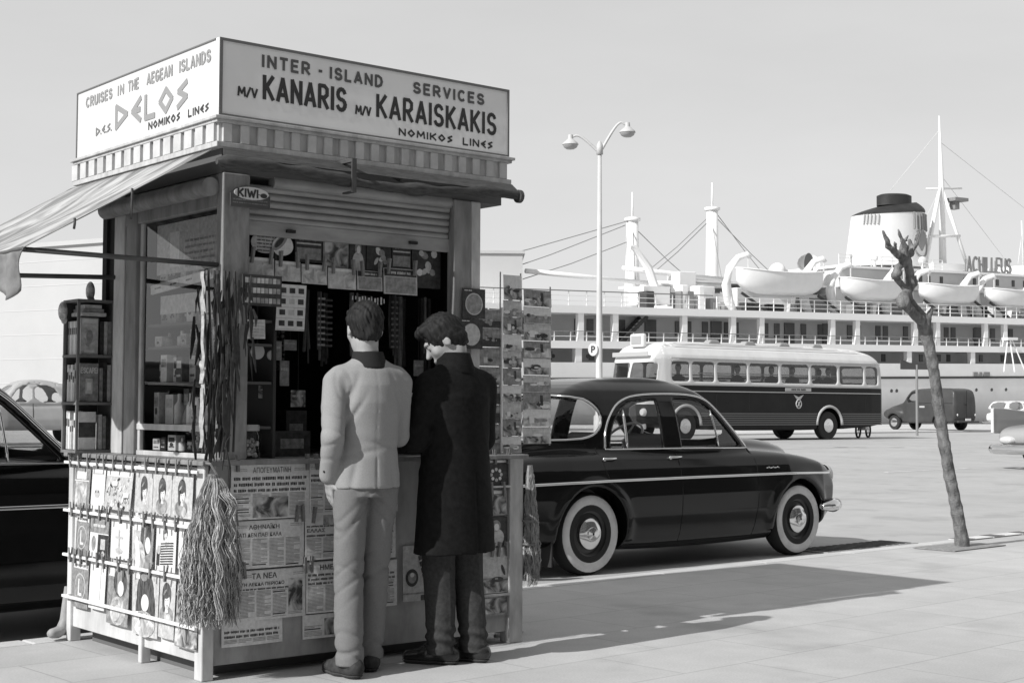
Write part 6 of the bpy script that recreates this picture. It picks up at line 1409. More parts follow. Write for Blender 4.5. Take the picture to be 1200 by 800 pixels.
# fore mast: tripod lattice with radar
def sp(name, pts, r, m=m_deckw, n=8, parent=None): b = MB(); b.tube(pts, r, n); return sb(name, b, m, parent, smooth=True)
mast = sp('mast', [(16.4, 7, 11.2), (16.3, 7, 17.6), (16.1, 7, 23.0)], [.30, .22, .06])
for x, y in ((14.0-.6, 6), (18.2, 6), (16.2, 9)): sp('mast_leg', [(x, y, 11.3), (16.2, 7, 17.7)], .14, parent=mast)
sp('mast_crosstree', [(13.9+.2, 6.3, 13.6), (17.6, 6.3, 13.8)], .1, parent=mast); sp('mast_crosstree', [(14.6, 7, 17.3), (18.6, 7, 17.6)], .07, parent=mast)
b = MB(); b.box(17.0, 18.5, 6.2, 7.6, 16.5, 16.75); b.box(17.4, 17.9, 6.6, 7.2, 15.9, 16.5); sb('radar', b, m_sgrey, mast)
sp('light_mast', [(25.8, 7, 12.0), (25.7, 7, 15.5)], .05); sp('light_mast', [(25.2, 7, 12.0), (25.7, 7, 14.4), (26.3, 7, 12.0)], .03)
OFF[:] = [0., 1., 0.]
OFF[:] = [5.2, 1.05, 21.5]
# name on the bridge roof
b = MB(); fr = FR((19.0, 4.2, 11.25), (1, 0, 0), (0, 0, 1)); 
def strokes3(b, text, fr, h, th, width):
    n0 = len(b.F); bb = MB(); strokes(bb, text, fr, h, th, 1., .22, 0, 0., width=width)
    for f in bb.F: b.prism([bb.V[i] for i in f], Vector(fr(0, 0, .09))-Vector(fr(0, 0, 0)))
strokes3(b, 'ACHILLEUS', fr, 1.12, .17, 5.2); sb('name_letters', b, m_sgrey)
b = MB(); b.box(18.8, 24.5, 4.3, 4.4, 11.18, 11.26)
for k in range(4): b.box(19+1.75*k, 19.05+1.75*k, 4.32, 4.38, 11.2, 12.2)
sb('name_frame', b, m_sgrey)
OFF[:] = [0., 1., 0.]
OFF[:] = [4.9, 1.075, -10.0]
# king posts and derricks aft
for x, zt in ((-13.42, 13.3), (-6.6, 14.4)):
    kp = sp('king_post', [(x, 6, 7.7), (x, 6, 10), (x, 6, zt)], [.62, .46, .40], n=14); sp('post_cap', [(x, 6, zt), (x, 6, zt+.2), (x, 6, zt+.25)], [.55, .55, .3], parent=kp); sp('pole', [(x, 6, zt+.2), (x, 6, zt+1.9)], [.09, .05], parent=kp)
sp('derrick_boom', [(-6.5, 4.5, 9.55), (-15.6, 4, 10.0)], [.2, .16]); sp('derrick_boom', [(-6.5, 4.5, 9.2), (-13, 4, 9.1)], .2); sp('derrick_boom', [(-13.4, 4, 9.1), (-23, 4, 9.55)], .15)
b = MB()
for a, c in (((-14.0, 6, 13.0), (-27, 4, 8.7)), ((-13.9, 6, 11.9), (-24, 4, 8.8)), ((-7.1, 6, 13.8), (-13, 5, 9.9)), ((-7.1, 6, 13.5), (-12.8, 5, 9.6)), ((-6.7, 6, 14), (-7.3, 4, 9.3)), ((-13.4, 6, 13.3), (-14.6, 4, 9)), ((-6.6, 6, 14.6), (-1.5, 5, 9.0)), ((-6.6, 6, 14.2), (.5, 6, 9.2)), ((-13.4, 6, 13.0), (-8.2, 5, 8.8)), ((-13.4, 6, 13.4), (-30, 5, 9.0))): b.tube([a, (((a[0]+c[0])/2), (a[1]+c[1])/2, (a[2]+c[2])/2-.12), c], .028, 4)
sb('rigging', b, m_sgrey)
for x in (-14.9, -6.9+4.4): 
    b = MB(); b.tube([(x+1.2, 3, 8.6), (x+.6, 3, 10.0), (x-.5, 3, 11.2), (x-.9, 3, 11.3), (x-.9, 3, 10.9)], [.3, .28, .22, .18, .1], 8); b.box(x-.2, x+1.9, 2.4, 4, 7.66, 8.8)
    if x < -10: sb('crane', b, m_deckw, smooth='auto')
for x in (-9.3, -6.0, -10.9):
    b = MB(); b.box(x-.7, x+.7, 3.2, 4.6, 7.66, 9.0 if x > -10 else 9.9); sb('winch_house', b, m_deckw, bevel=.06)
b = MB(); b.box(-12.9, -11.3, 2.6, 3.2, 7.7, 8.4); b.ball((-12.1, 2.9, 8.5), .45, 8); sb('winch', b, m_sgrey, smooth='auto')
OFF[:] = [0., 1., 0.]
OFF[:] = [4.1, 1.05, 2.0]
# vents and cowls
for x, z, r in ((-.5, 10.5, .62), (5.9, 10.7, .62), (.2, 10.4, .3)): 
    b = MB(); b.ball((x, 4.4, z), r, 12); b.tube([(x, 4.4, 8.8), (x, 4.4, z)], r*.6, 10); sb('vent', b, m_deckw, smooth=True)
b = MB(); b.tube([(2.3, 4.3, 8.8), (2.3, 4.3, 10.2), (2.2, 4.1, 10.9), (1.95, 3.8, 11.1)], [.38, .38, .55, .82], 16, cap=False); cw = sb('cowl_vent', b, m_deckw, smooth=True)
b = MB(); b.lathe([(.001, 0), (.78, 0)], (1.97, 3.80, 11.1), 'y', 18, 0, (.6, 1, 1)); sb('cowl_mouth', b, M('cowl_dark', .12, .7), cw)
OFF[:] = [0., 1., 0.]
# davits and the lifeboats they hold
G_LB = 'lifeboats along the boat deck'
m_boat = M('lifeboat_white', .74, .5, n=(.8, .06)); m_cover = M('boat_canvas', .62, .8)
def lifeboat(x0, x1, z0, z1, lb):
    o = bpy.data.objects.new('lifeboat', None); col.objects.link(o); xc = (x0+x1)/2; zb = z0+.0185*(xc+20); p = SH(xc, .9, zb); o.location = p; o.rotation_euler = (0, -.0185, SHA); tag(o, lb, 'lifeboat', G_LB)
    L = (x1-x0)/2; H = z1-z0; B = 1.15
    def f(u, v):
        s = -1+2*u; t = -1+2*v; q = (1-abs(s)**2.6)**.62; yb = B*q; zk = .06*H+.45*H*abs(s)**5; zg = H*(.86+.14*s*s); a = abs(t)
        return (L*s*(.93+.07*(1-a)*0+.07*(1-a**2)*-0), (1 if t > 0 else -1)*yb*math.sin(a*math.pi/2)**.62, zk+(zg-zk)*(1-math.cos(a*math.pi/2))**.9)
    b = MB(); b.grid(f, 36, 24); b.build('hull', m_boat, o, True, local=True)
    b = MB(); b.tube([(L*s*.93, -B*(1-abs(s)**2.6)**.62-.02, H*(.86+.14*s*s)) for s in [-1+k/12 for k in range(25)]], .05, 6); b.tube([(L*s*.93, B*(1-abs(s)**2.6)**.62+.02, H*(.86+.14*s*s)) for s in [-1+k/12 for k in range(25)]], .05, 6); b.build('gunwale', m_deckw, o, True, local=True)
    b = MB(); b.grid(lambda u, v: (L*(-1+2*u)*.93, B*(1-abs(-1+2*u)**2.6)**.62*(-1+2*v), H*(.86+.14*(-1+2*u)**2)+.16*math.sin(math.pi*v)*(1-abs(-1+2*u)**4)), 24, 8); b.build('cover', m_cover, o, True, local=True)
    b = MB(); b.box(-L*.8, L*.8, -.04, .04, .0, .12*H); b.build('keel', m_house, o, local=True)
    for q in (-1, 1):
        x = xc+q*L*.82
        b = MB(); b.tube([(x+.9*q*0+.3, 2.2, 7.7), (x-.5, 1.7, 8.4), (x-.9, 1.5, 9.5), (x-.7, 1.4, z1-.0), (x, 1.3, z1+.75), (x+.55, .95, z1+1.0), (x+.75, .9, z1+.75)], [.34, .36, .33, .28, .24, .2, .16], 8); sb('davit', b, m_deckw, smooth=True)
        b = MB(); b.bar((x-.4, .5, 8.9), (x+1.9, .5, 7.72), .12, .16); sb('davit_track', b, m_sdk)
        b = MB(); b.tube([(x+.6, .9, z1+.7), (x+.6, .9, z1-.1)], .05, 5); sb('fall', b, m_house)
lifeboat(-3.95, 4.9, 8.75, 10.65, 'leftmost white lifeboat in its davits, set higher than the others')
lifeboat(6.2, 13.05, 8.62, 10.35, 'second white lifeboat from the left, under the funnel')
lifeboat(14.5, 21.6, 8.6, 10.2, 'third white lifeboat from the left, under the tripod mast')
lifeboat(22.1, 29.2, 8.5, 10.05, 'white lifeboat cut by the right picture edge')
lifeboat(31, 38, 8.5, 10.05, 'white lifeboat outside the right picture edge')
for x, w_ in ((19.9, .5), (20.5, .3), (21.2, .7)): b = MB(); b.box(x-w_/2, x+w_/2, hullf(.6, .8)[1]-.12, .3, 3.10, 3.42); sb('fairlead', b, m_sgrey)
# deck clutter: lockers, rafts, ventilators, wires
random.seed(12)
for k in range(26):
    x = random.uniform(-6, 44); w_ = random.uniform(.4, 1.3); h_ = random.uniform(.4, 1.1); b = MB(); b.box(x, x+w_, 2.3, 2.9, 7.66, 7.66+h_); sb('deck_locker', b, random.choice((m_deckw, m_house, m_sgrey, m_sdk)), bevel=.05)
OFF[:] = [3.2, 1.035, 10.]
for k in range(4):
    x = 7+k*2.6; b = MB(); b.tube([(x, 3.6, 11.1), (x, 3.6, 11.1+random.uniform(.5, 1.1))], random.choice((.12, .2, .3)), 8); b.ball((x, 3.6, 11.9), random.uniform(.2, .4), 8); sb('roof_ventilator', b, random.choice((m_deckw, m_house)), smooth=True)
sb('railing', railing(5.4, 17.5, 3.05, 11.18, .8, 1.1, 3), m_deckw)
OFF[:] = [0., 1., 0.]
OFF[:] = [8.1, 1.09, 16.2]
b = MB()
for a_, c_ in (((16.2, 7, 22.0), (11.2, 7.5, 17.0)), ((16.2, 7, 18.5), (24, 7, 12.0)), ((16.2, 7, 21.0), (36, 7, 12.0)), ((16.3, 7, 17.6), (13.0, 7.3, 12.5))): b.tube([a_, c_], .022, 4)
sb('stay', b, m_house); OFF[:] = [0., 1., 0.]
# gangway frame at the right
b = MB()
for x in (22.0, 23.3, 24.6): b.tube([(23.4+(x-23.3)*.2, -.5, 5.95), (x, -1.0, 3.4)], .05, 5)
b.box(22.8, 24.0, -.8, -.2, 5.9, 6.1); sb('boarding_frame', b, m_deckw)
# ---------------------------------------------------------------- white warehouses
def warehouse(x0, x1, y, d, z, lb, az=0., ox=0, oy=0, details=True):
    t = thing('warehouse', (ox, oy, 0), lb, 'warehouse', rz=az); m = M('warehouse_white', .43, .7, .3, n=(.25, .07))
    b = MB(); b.box(x0, x1, y, y+d, .18, z); b.build('wall', m, t, local=True)
    b = MB(); b.box(x0-.15, x1+.15, y-.15, y+d+.15, z, z+.18); b.build('roof', m, t, local=True)
    if details:
        k = 0; zz = 1.1
        while zz < z: b = MB(); b.box(x0, x1, y-.012, y-.002, zz, zz+.035); b.build('cladding_joint', M('joint_grey', .5, .8), t, local=True); zz += 1.0
        for (u, v) in ((.3, .33), (.52, .52), (.70, .38), (.76, .60)): b = MB(); q = x0+(x1-x0)*u; b.box(q-.08, q+.08, y-.05, y, z*v, z*v+.3); b.build('wall_bracket', M('bracket_grey', .3, .8), t, local=True)
    return t
warehouse(-70, 8, 0, 14, 7.7, 'long white clad warehouse at left behind the kiosk and the small car', rad(-70), 24.74, 54.7)
warehouse(-40, 0, 0, 10, 10.9, 'tall plain white building end behind the postcard rack', rad(-38), 58.95, 70.5, False)
# unseen street front added behind the camera: it shades the sky from the kiosk's front and stands in the paint of the cars
def sky_blocking_terrace(x0, x1, y, z, floors, v, lb):
    t = thing('sky_blocking_building', ((x0+x1)/2, y, 0), lb, 'building'); m = M('stucco_%d' % int(v*100), v, .85, .2, n=(.6, .25))
    b = MB(); b.box(x0, x1, y-9, y, 0, z); b.build('wall', m, t)
    b = MB(); b.box(x0-.1, x1+.1, y-9.1, y+.45, z, z+.5); b.build('cornice', m, t)
    n = int((x1-x0)/3.4); h = z/floors
    for f in range(floors):
        for k in range(n):
            xx = x0+(k+.5)*(x1-x0)/n; zz = f*h+(.1 if f == 0 else .9)
            b = MB(); b.box(xx-.7, xx+.7, y-.02, y+.03, zz, f*h+h*.8); wn = b.build('window', M('street_window', .03, .1, .5), t)
            b = MB(); b.box(xx-.85, xx-.7, y, y+.06, zz, f*h+h*.83); b.box(xx+.7, xx+.85, y, y+.06, zz, f*h+h*.83); b.build('frame', m, wn)
            if f and k % 2: b = MB(); b.box(xx-1.2, xx+1.2, y+.03, y+1.0, zz-.15, zz); b.build('balcony', m, t)
sky_blocking_terrace(-42, -14, -11.5, 15.5, 4, .22, 'unseen stucco building added behind the viewpoint to block sky, left of the others')
sky_blocking_terrace(-13.6, 16, -11.5, 18.5, 5, .28, 'tall unseen stucco building added right behind the viewpoint to block sky')
sky_blocking_terrace(16.4, 44, -11.5, 14.5, 4, .18, 'dark unseen stucco building added behind the viewpoint to block sky, right of the others')
# ---------------------------------------------------------------- street lamp, sign post, tree
lamp = thing('street_lamp', (25.75, 27.7, .08), 'tall double-armed street lamp with bowl lamps before the ship', 'street lamp')
m_pole = M('lamp_pole', .50, .5, .4, n=(3, .1))
LR = Vector((math.sin(rad(50.5)), -math.cos(rad(50.5)), 0)); LC = Vector((25.75, 27.7, 0)); LZ = 7.72
b = MB(); b.tube([LC+Vector((0, 0, .08)), LC+Vector((0, 0, 1.0)), LC+Vector((0, 0, 1.05)), LC+Vector((0, 0, 4)), LC+Vector((0, 0, LZ+.15))], [.15, .14, .095, .075, .05], 14); b.build('pole', m_pole, lamp, smooth=True)
b = MB(); b.lathe([(.001, LZ+.05), (.09, LZ+.06), (.08, LZ+.3), (.03, LZ+.4), (.001, LZ+.42)], (LC.x, LC.y, 0), 'z', 14); b.build('finial', m_pole, lamp, smooth=True)
for s, dx, dz, up in ((-1, .70, .0, .45), (1, .66, .42, .8)):
    pts = []
    for i in range(13):
        t = i/12; q = LC+LR*s*(dx*(1-(1-t)**1.6)*1.0); pts.append(q+Vector((0, 0, LZ+.1+up*math.sin(min(1, t*1.15)*math.pi*.62)*1.0-.0*t)))
    e = pts[-1]; b = MB(); b.tube(pts, [.04-.014*i/12 for i in range(13)], 8); b.build('arm', m_pole, lamp, smooth=True)
    hd = Vector((e.x, e.y, e.z)); hd = hd+LR*s*.06
    b = MB(); b.tube([e, hd+Vector((0, 0, .0))], .026, 8); b.lathe([(.001, .06), (.06, .05), (.07, -.06), (.14, -.12), (.205, -.18), (.21, -.21)], hd, 'z', 22); lh = b.build('lamp_head', m_pole, lamp, smooth='auto')
    b = MB(); b.lathe([(.20, -.21), (.17, -.28), (.10, -.325), (.001, -.34)], hd, 'z', 22); b.build('lamp_bowl', M('lamp_bowl', .34, .2, .5), lh, smooth=True)
b = MB(); c = LC+LR*-.17; pz = 2.72
fr = FR(c+Vector((0, 0, pz))-_F*.12, LR, (0, 0, 1))
b.prism([fr(.12*math.cos(t), .165*math.sin(t)) for t in [k*math.pi/14 for k in range(28)]], _F*.015); rs_ = b.build('round_sign', M('sign_white', .75, .5), lamp)
b = MB(); strokes(b, 'P', sub(fr, -.03, -.075), .15, .035, 1, .1, 0, .003); b.build('lettering', m_ink, rs_)
b = MB(); b.tube([c+Vector((0, 0, pz)), LC+Vector((0, 0, pz))], .015, 6); b.build('sign_bracket', m_pole, lamp)
sp_ = thing('sign_post', (53.6, 37.6, .12), 'thin post with a small dark sign board in front of the van', 'sign')
b = MB(); b.tube([(53.6, 37.6, .1), (53.6, 37.6, 3.15)], .055, 8); b.build('post', m_sgrey, sp_)
b = MB(); b.prism([(52.95, 37.95, 2.95), (54.2, 37.2, 2.95), (54.2, 37.2, 3.35), (53.85, 37.42, 3.22), (53.3, 37.75, 3.24), (52.95, 37.95, 3.4)], (.05, .06, 0)); b.build('board', m_sdk, sp_)
# pollarded tree
m_bark = M('bark', .18, .95, .15, n=(22, .55, (1, 1, .35)), bump=(70, 1.0))
tree = thing('pollard_tree', (11.30, 7.47, 0), 'bare pollarded street tree with knotted twisted limbs at the kerb', 'tree')
St = SDF((9.85, 7.0, -.1), (11.6, 7.9, 2.98), .0125)
T = lambda x, z, d=0: (x, 7.47+d, z if z < 2.05 else 2.05+(z-2.05)*.79)
St.chain([T(11.315, -.1), T(11.30, .06), T(11.235, .3), T(11.14, .62, .01), T(11.06, .9, .01), T(10.955, 1.28), T(10.87, 1.60, -.01), T(10.79, 1.86), T(10.755, 1.96)], [.080, .058, .052, .050, .049, .047, .046, .052, .058], .02)
St.chain([T(10.75, 1.955), T(10.62, 2.0, -.02), T(10.50, 2.065, -.03), T(10.45, 2.12, -.02), T(10.47, 2.185, 0), T(10.555, 2.245, .02), T(10.60, 2.31, .03), T(10.595, 2.40, .02), T(10.555, 2.48), T(10.525, 2.56), T(10.47, 2.62)], [.048, .040, .040, .050, .046, .036, .038, .038, .036, .038, .044], .008)
St.chain([T(10.79, 1.975, .0), T(10.71, 2.07, .04), T(10.64, 2.15, .05), T(10.585, 2.225, .03)], [.040, .036, .033, .030], .006)
St.chain([T(10.89, 2.11, 0), T(10.85, 2.04, 0), T(10.79, 1.96, 0)], [.010, .022, .042], .01)
St.chain([T(10.52, 2.575), T(10.41, 2.50, .02), T(10.405, 2.42, .04), T(10.47, 2.35, .04), T(10.545, 2.28, .03)], [.034, .030, .032, .026, .028], .006)
for P_, r_ in (([T(10.46, 2.61), T(10.37, 2.625, -.02), T(10.29, 2.68, -.02), T(10.18, 2.76, -.03)], (.036, .025, .020, .010)), ([T(10.45, 2.63), T(10.38, 2.68, .03), T(10.33, 2.73, .05), T(10.31, 2.80, .05), T(10.265, 2.89, .06)], (.034, .026, .024, .02, .011)),
               ([T(10.48, 2.64), T(10.47, 2.72, -.03), T(10.43, 2.79, -.02), T(10.37, 2.91, -.02)], (.034, .022, .018, .009)), ([T(10.49, 2.63), T(10.575, 2.67), T(10.61, 2.74, .02), T(10.605, 2.83, .03)], (.034, .030, .026, .011)), ([T(10.49, 2.68, .04), T(10.54, 2.77, .06), T(10.625, 2.88, .05)], (.022, .014, .008)), ([T(10.39, 2.64, .02), T(10.30, 2.74, -.04), T(10.27, 2.78, -.04)], (.02, .012, .006)), ([T(10.30, 2.68, -.02), T(10.22, 2.68, -.05), T(10.16, 2.71, -.06)], (.018, .012, .006)), ([T(10.60, 2.34, .02), T(10.66, 2.40, .02), T(10.68, 2.45, .02)], (.03, .014, .006)), ([T(10.585, 2.70, .0), T(10.64, 2.78, -.02), T(10.655, 2.86, -.03)], (.022, .014, .006))): St.chain(P_, r_, .008)
for x, z, r in ((10.445, 2.13, .054), (10.475, 2.20, .038), (10.52, 2.575, .046), (10.465, 2.62, .048), (10.61, 2.36, .043), (10.76, 1.935, .062), (10.40, 2.44, .036)): St.ell(T(x, z), (r, r*.9, r), .012)
St.disp(lambda X, Y, Z: .0035*np.sin(X*95+Z*20)*np.sin(Y*80+1)*np.sin(Z*60+X*30)+.0025*np.sin(X*60+1)*np.sin(Z*37)+.0030*np.sin(X*190+Z*22+2*np.sin(Z*30))*np.sin(Y*170+Z*14))
V, Q = St.mesh(); V = V-np.array([11.30, 7.47, 0]); c = V[Q].mean(1)
link_mesh('trunk', V, Q, m_bark, tree, keep=c[:, 2] < 1.95); link_mesh('branch', V, Q, m_bark, tree, keep=c[:, 2] >= 1.95)
# ---------------------------------------------------------------- the two men at the counter (local x right, y forward, z up)
m_jack = M('jacket_wool', .27, .92, .12, n=(190, .10), bump=(300, .10)); m_coll = M('collar_dark', .025, .9, .1)
m_trou = M('pale_trousers', .17, .9, .12, n=(140, .10), bump=(240, .15)); m_trod = M('dark_trousers', .045, .9, .15, n=(60, .3))
m_shoe = M('shoe_leather', .02, .25, .5); m_shoeg = M('shoe_suede', .045, .8, .2, n=(40, .4)); m_sole = M('shoe_sole', .05, .8)
def fold(X, Y, Z, seed, amp, f=(30, 25, 45)):
    r = np.random.default_rng(seed); o = 0
    for k in range(5):
        a = r.uniform(-1, 1, 3)*np.array(f)+np.array([0, 0, f[2]*r.choice((-1, 1))*.6]); o = o+np.sin(X*a[0]+Y*a[1]+Z*a[2]+r.uniform(0, 6))
    return amp*o/2.5
def ridge(X, Y, Z, seed, amp, f=(18, 16, 24)):
    r = np.random.default_rng(seed); o = 0
    for k in range(4):
        a = r.uniform(-1, 1, 3)*np.array(f); o = o+np.maximum(0, 1-2.2*np.abs(np.sin(X*a[0]+Y*a[1]+Z*a[2]+r.uniform(0, 6)+.8*np.sin(Z*9+X*7+k))))**2
    return -amp*o
def bump3(X, Y, Z, c, r): return np.exp(-(((X-c[0])**2+(Y-c[1])**2+(Z-c[2])**2)/r**2))
def head_add(S, Mx):
    R3 = Mx.to_3x3()
    def E(c, r, k=.012, subt=False, rz=None): S.ell(Mx @ Vector(c), r, k, subt, R3)
    E((0, -.012, .022), (.074, .092, .090), .01); E((0, .028, -.040), (.056, .060, .072), .03); E((0, .064, -.092), (.024, .020, .020), .03)
    S.cone(Mx @ Vector((0, .083, .016)), Mx @ Vector((0, .106, -.020)), .008, .013, .012); E((0, .078, .034), (.050, .016, .011), .015)
    for s in (-1, 1):
        E((s*.030, .092, .014), (.016, .012, .010), 0, True); E((s*.030, .076, .014), (.012, .012, .011), .003)
        E((s*.075, -.010, -.008), (.009, .018, .027), .008); E((s*.086, -.004, -.006), (.005, .011, .018), 0, True)
        E((s*.040, .052, -.02), (.022, .022, .022), .02)
    E((0, .090, -.052), (.022, .009, .006), .006); E((0, .088, -.063), (.020, .009, .006), .006)
def hand_add(S, wrist, palm, n, curl, side, thumb):
    """palm from wrist along direction; n normal of the palm; five fingers"""
    w_, p_ = Vector(wrist), Vector(palm); d = (p_-w_).normalized(); n = (Vector(n)-d*Vector(n).dot(d)).normalized(); s = d.cross(n)*side
    for k in (-1.5, -.5, .5, 1.5): S.cone(w_+s*k*.010, p_+s*k*.018, .014, .011, .012)
    S.cone(w_, w_+(p_-w_)*.3, .024, .02, .02)
    for k, L in zip((-1.5, -.5, .5, 1.5), (.062, .074, .078, .070)):
        a = p_+s*k*.019; q = a; dd = d.copy(); rr = .0092
        for j, f in enumerate((.45, .32, .23)):
            dd = (dd+n*curl*(.5+.4*j)).normalized(); q2 = q+dd*L*f; S.cone(q, q2, rr, rr-.0012, .003); q = q2; rr -= .0012
    t0 = w_+(p_-w_)*.35+s*thumb*.024; t1 = t0+(d*.5+s*thumb*.7+n*.45).normalized()*.034; t2 = t1+(d*.85+n*.5).normalized()*.028
    S.cone(t0, t1, .013, .0105, .008); S.cone(t1, t2, .0105, .0085, .003)
def hair_mesh(name, root, Mx, seed, nape=-.066, top=.0):
    H = SDF((-.12, -.15, -.13), (.12, .13, .15+top), .005)
    H.ell((0, -.018, .034), (.083, .101, .096+top), .01); H.ell((0, -.058, -.022), (.060, .052, .056), .02); H.ell((0, .055, .085+top), (.06, .045, .034), .02)
    H.ell((0, .105, -.045), (.080, .075, .095), 0, True)
    for s in (-1, 1): H.ell((s*.088, .028, -.058), (.034, .060, .058), 0, True); H.ell((s*.088, -.03, -.10), (.045, .05, .055), 0, True)
    X, Y, Z = np.meshgrid(*H.ax, indexing='ij', sparse=True); H.D = np.maximum(H.D, (nape-Z)+.0*X)
    r = np.random.default_rng(seed)
    H.disp(lambda X, Y, Z: .0034*np.sin(X*150+Y*70+Z*40+seed)*np.sin(Z*60-Y*90)+.0030*np.sin(X*330+Z*60+3*np.sin(Z*40))*np.sin(Y*200+Z*50+1)+.003*np.sin(X*55+seed)*np.sin(Y*48)*np.sin(Z*50))
    V, Q = H.mesh(); V = np.array([tuple(Mx @ Vector(v)) for v in V]); return link_mesh(name, V, Q, m_hair, root)
def shoe_mesh(root, x, y, a, mat):
    c, s = math.cos(a), math.sin(a); g = lambda u, v, z: (x+u*c-v*s, y+u*s+v*c, z)
    B_ = SDF((x-.2, y-.2, -.02), (x+.2, y+.25, .16), .006)
    B_.cone(g(0, -.055, .045), g(0, .06, .045), .040, .044, .01); B_.cone(g(0, .06, .036), g(.004, .155, .028), .043, .032, .02); B_.cone(g(0, -.03, .05), g(0, .03, .10), .040, .036, .03); B_.cone(g(0, -.02, .09), g(0, -.01, .14), .038, .04, .02)
    X, Y, Z = np.meshgrid(*B_.ax, indexing='ij', sparse=True); full = B_.D.copy(); B_.D = np.maximum(B_.D, .016-Z)
    V, Q = B_.mesh(); o = link_mesh('shoe', V, Q, mat, root)
    E_ = np.maximum(np.maximum(full-.004, Z-.018), .0-Z); V, Q = B_.mesh(D=E_.astype(np.float32)); link_mesh('sole', V, Q, m_sole, o)
def person(loc, rz, label, headM, arms, hands, legs, seed):
    S = SDF((-.40, -.30, .02), (.40, .50, 1.76), .0075)
    S.torso([(.84, .11, .08, 0, 0), (1.0, .115, .08, 0, 0), (1.2, .135, .09, 0, 0), (1.32, .13, .075, 0, -.01), (1.38, .09, .06, 0, -.01)], .02)
    S.cone((-.14, -.01, 1.33), (.14, -.01, 1.33), .05, .05, .03); S.cone((-.05, 0, .88), (.05, 0, .88), .07, .07, .04)
    for A in arms: S.chain(A, (.046, .038, .026), .02)
    for L in legs: S.chain(L, (.062, .048, .036), .02)
    for hd in hands: hand_add(S, *hd)
    nb = headM @ Vector((0, -.022, -.055)); S.cone(nb, (0, -.02, 1.34), .050, .058, .02); S.cone(headM @ Vector((0, .0, -.075)), nb, .045, .05, .02)
    head_add(S, headM)
    V, Q = S.mesh(); c = V[Q].mean(1)
    o = link_mesh('person', V, Q, m_skin, None); o.location = loc; o.rotation_euler = (0, 0, rz); tag(o, label, 'person'); return o
# -- the man in the grey jacket
hm1 = Matrix.Translation((-.015, .0, 1.553)) @ Matrix.Rotation(rad(-8), 4, 'Z') @ Matrix.Rotation(rad(-8), 4, 'X')
armL = [(-.158, -.01, 1.315), (-.196, -.07, 1.07), (-.172, .02, .885)]; armR = [(.158, -.01, 1.315), (.178, .04, 1.07), (.13, .25, 1.09)]
legL = [(-.078, 0, .84), (-.080, .01, .45), (-.088, -.04, .08)]; legR = [(.074, 0, .84), (.070, .05, .45), (.066, .09, .08)]
p1 = person((3.722, 5.55, 0), rad(-8), 'man seen from behind in a pale grey jacket and light trousers', hm1, (armL, armR),
    (((-.172, .02, .885), (-.160, .035, .815), (1, 0, 0), .22, 1, 1), ((.13, .25, 1.09), (.08, .31, 1.10), (0, 0, -1), .5, 1, -1)), (legL, legR), 1)
J = SDF((-.36, -.27, .78), (.36, .36, 1.50), .0075)
J.torso([(.838, .158, .116, .0, -.004), (.92, .155, .112, 0, -.004), (1.03, .148, .106, 0, 0), (1.12, .149, .112, 0, -.002), (1.22, .160, .116, 0, -.010), (1.30, .162, .106, 0, -.014), (1.36, .138, .086, 0, -.016), (1.40, .10, .070, 0, -.016), (1.43, .066, .062, 0, -.012)], .01)
J.cone((-.140, -.012, 1.335), (.140, -.012, 1.335), .056, .056, .04)
J.chain([(-.162, -.012, 1.312), (-.197, -.072, 1.07), (-.176, .012, .898)], (.058, .050, .043), .010)
J.chain([(.162, -.012, 1.312), (.182, .04, 1.07), (.135, .235, 1.09)], (.058, .050, .043), .010)
def jf(X, Y, Z):
    a = fold(X, Y, Z, 3, .0022, (22, 22, 14))+ridge(X, Y, Z, 4, .0012, (8, 8, 9))*(Z < 1.33)
    def crease(c, d, n, r, amp, wd):      # a sharp-edged fold running along d through c
        d = np.array(d, float); d /= np.linalg.norm(d); n = np.array(n, float); n /= np.linalg.norm(n)
        t = (X-c[0])*n[0]+(Y-c[1])*n[1]+(Z-c[2])*n[2]; s_ = (X-c[0])*d[0]+(Y-c[1])*d[1]+(Z-c[2])*d[2]
        return amp*np.exp(-(t/wd)**2)*np.exp(-(s_/r)**2)*(np.sqrt((X-c[0])**2+(Y-c[1])**2+(Z-c[2])**2) < 3*r)
    for c, d, n, r, amp, wd in (((-.197, -.072, 1.09), (1, .2, -.5), (.3, 0, 1), .05, .006, .009), ((-.197, -.08, 1.045), (1, .1, .5), (-.4, 0, 1), .05, .005, .008), ((-.19, -.03, .97), (1, 0, .3), (0, 0, 1), .05, .004, .008), ((-.19, -.05, 1.15), (1, 0, -.6), (.4, 0, 1), .045, .004, .009),
            ((-.118, -.09, 1.24), (.35, 0, 1), (1, 0, -.35), .09, .010, .012), ((-.10, -.10, 1.17), (.55, 0, 1), (1, 0, -.55), .08, .007, .010), ((.112, -.09, 1.25), (-.35, 0, 1), (1, 0, .35), .09, .008, .012), ((-.05, -.11, 1.0), (1, 0, .25), (-.2, 0, 1), .10, .005, .012), ((.05, -.11, 1.03), (1, 0, -.2), (.2, 0, 1), .10, .005, .011), ((-.1, -.1, .90), (.2, 0, 1), (1, 0, -.2), .08, .006, .014), ((.09, -.1, .90), (-.15, 0, 1), (1, 0, .15), .08, .006, .014), ((0, -.1, 1.385), (1, 0, 0), (0, .3, 1), .06, .005, .009)): a = a+crease(c, d, n, r, amp, wd)
    a = a+.005*np.exp(-(X/.004)**2)*(Y < -.03)*(Z < 1.39)*(.30+.7*(Z < .97))           # centre seam and vent
    a = a+.003*np.exp(-((np.sqrt((X+.150)**2+(Z-1.30)**2*.25)-.035)/.006)**2)*(Y < .05)*(Z > 1.17)
    return a
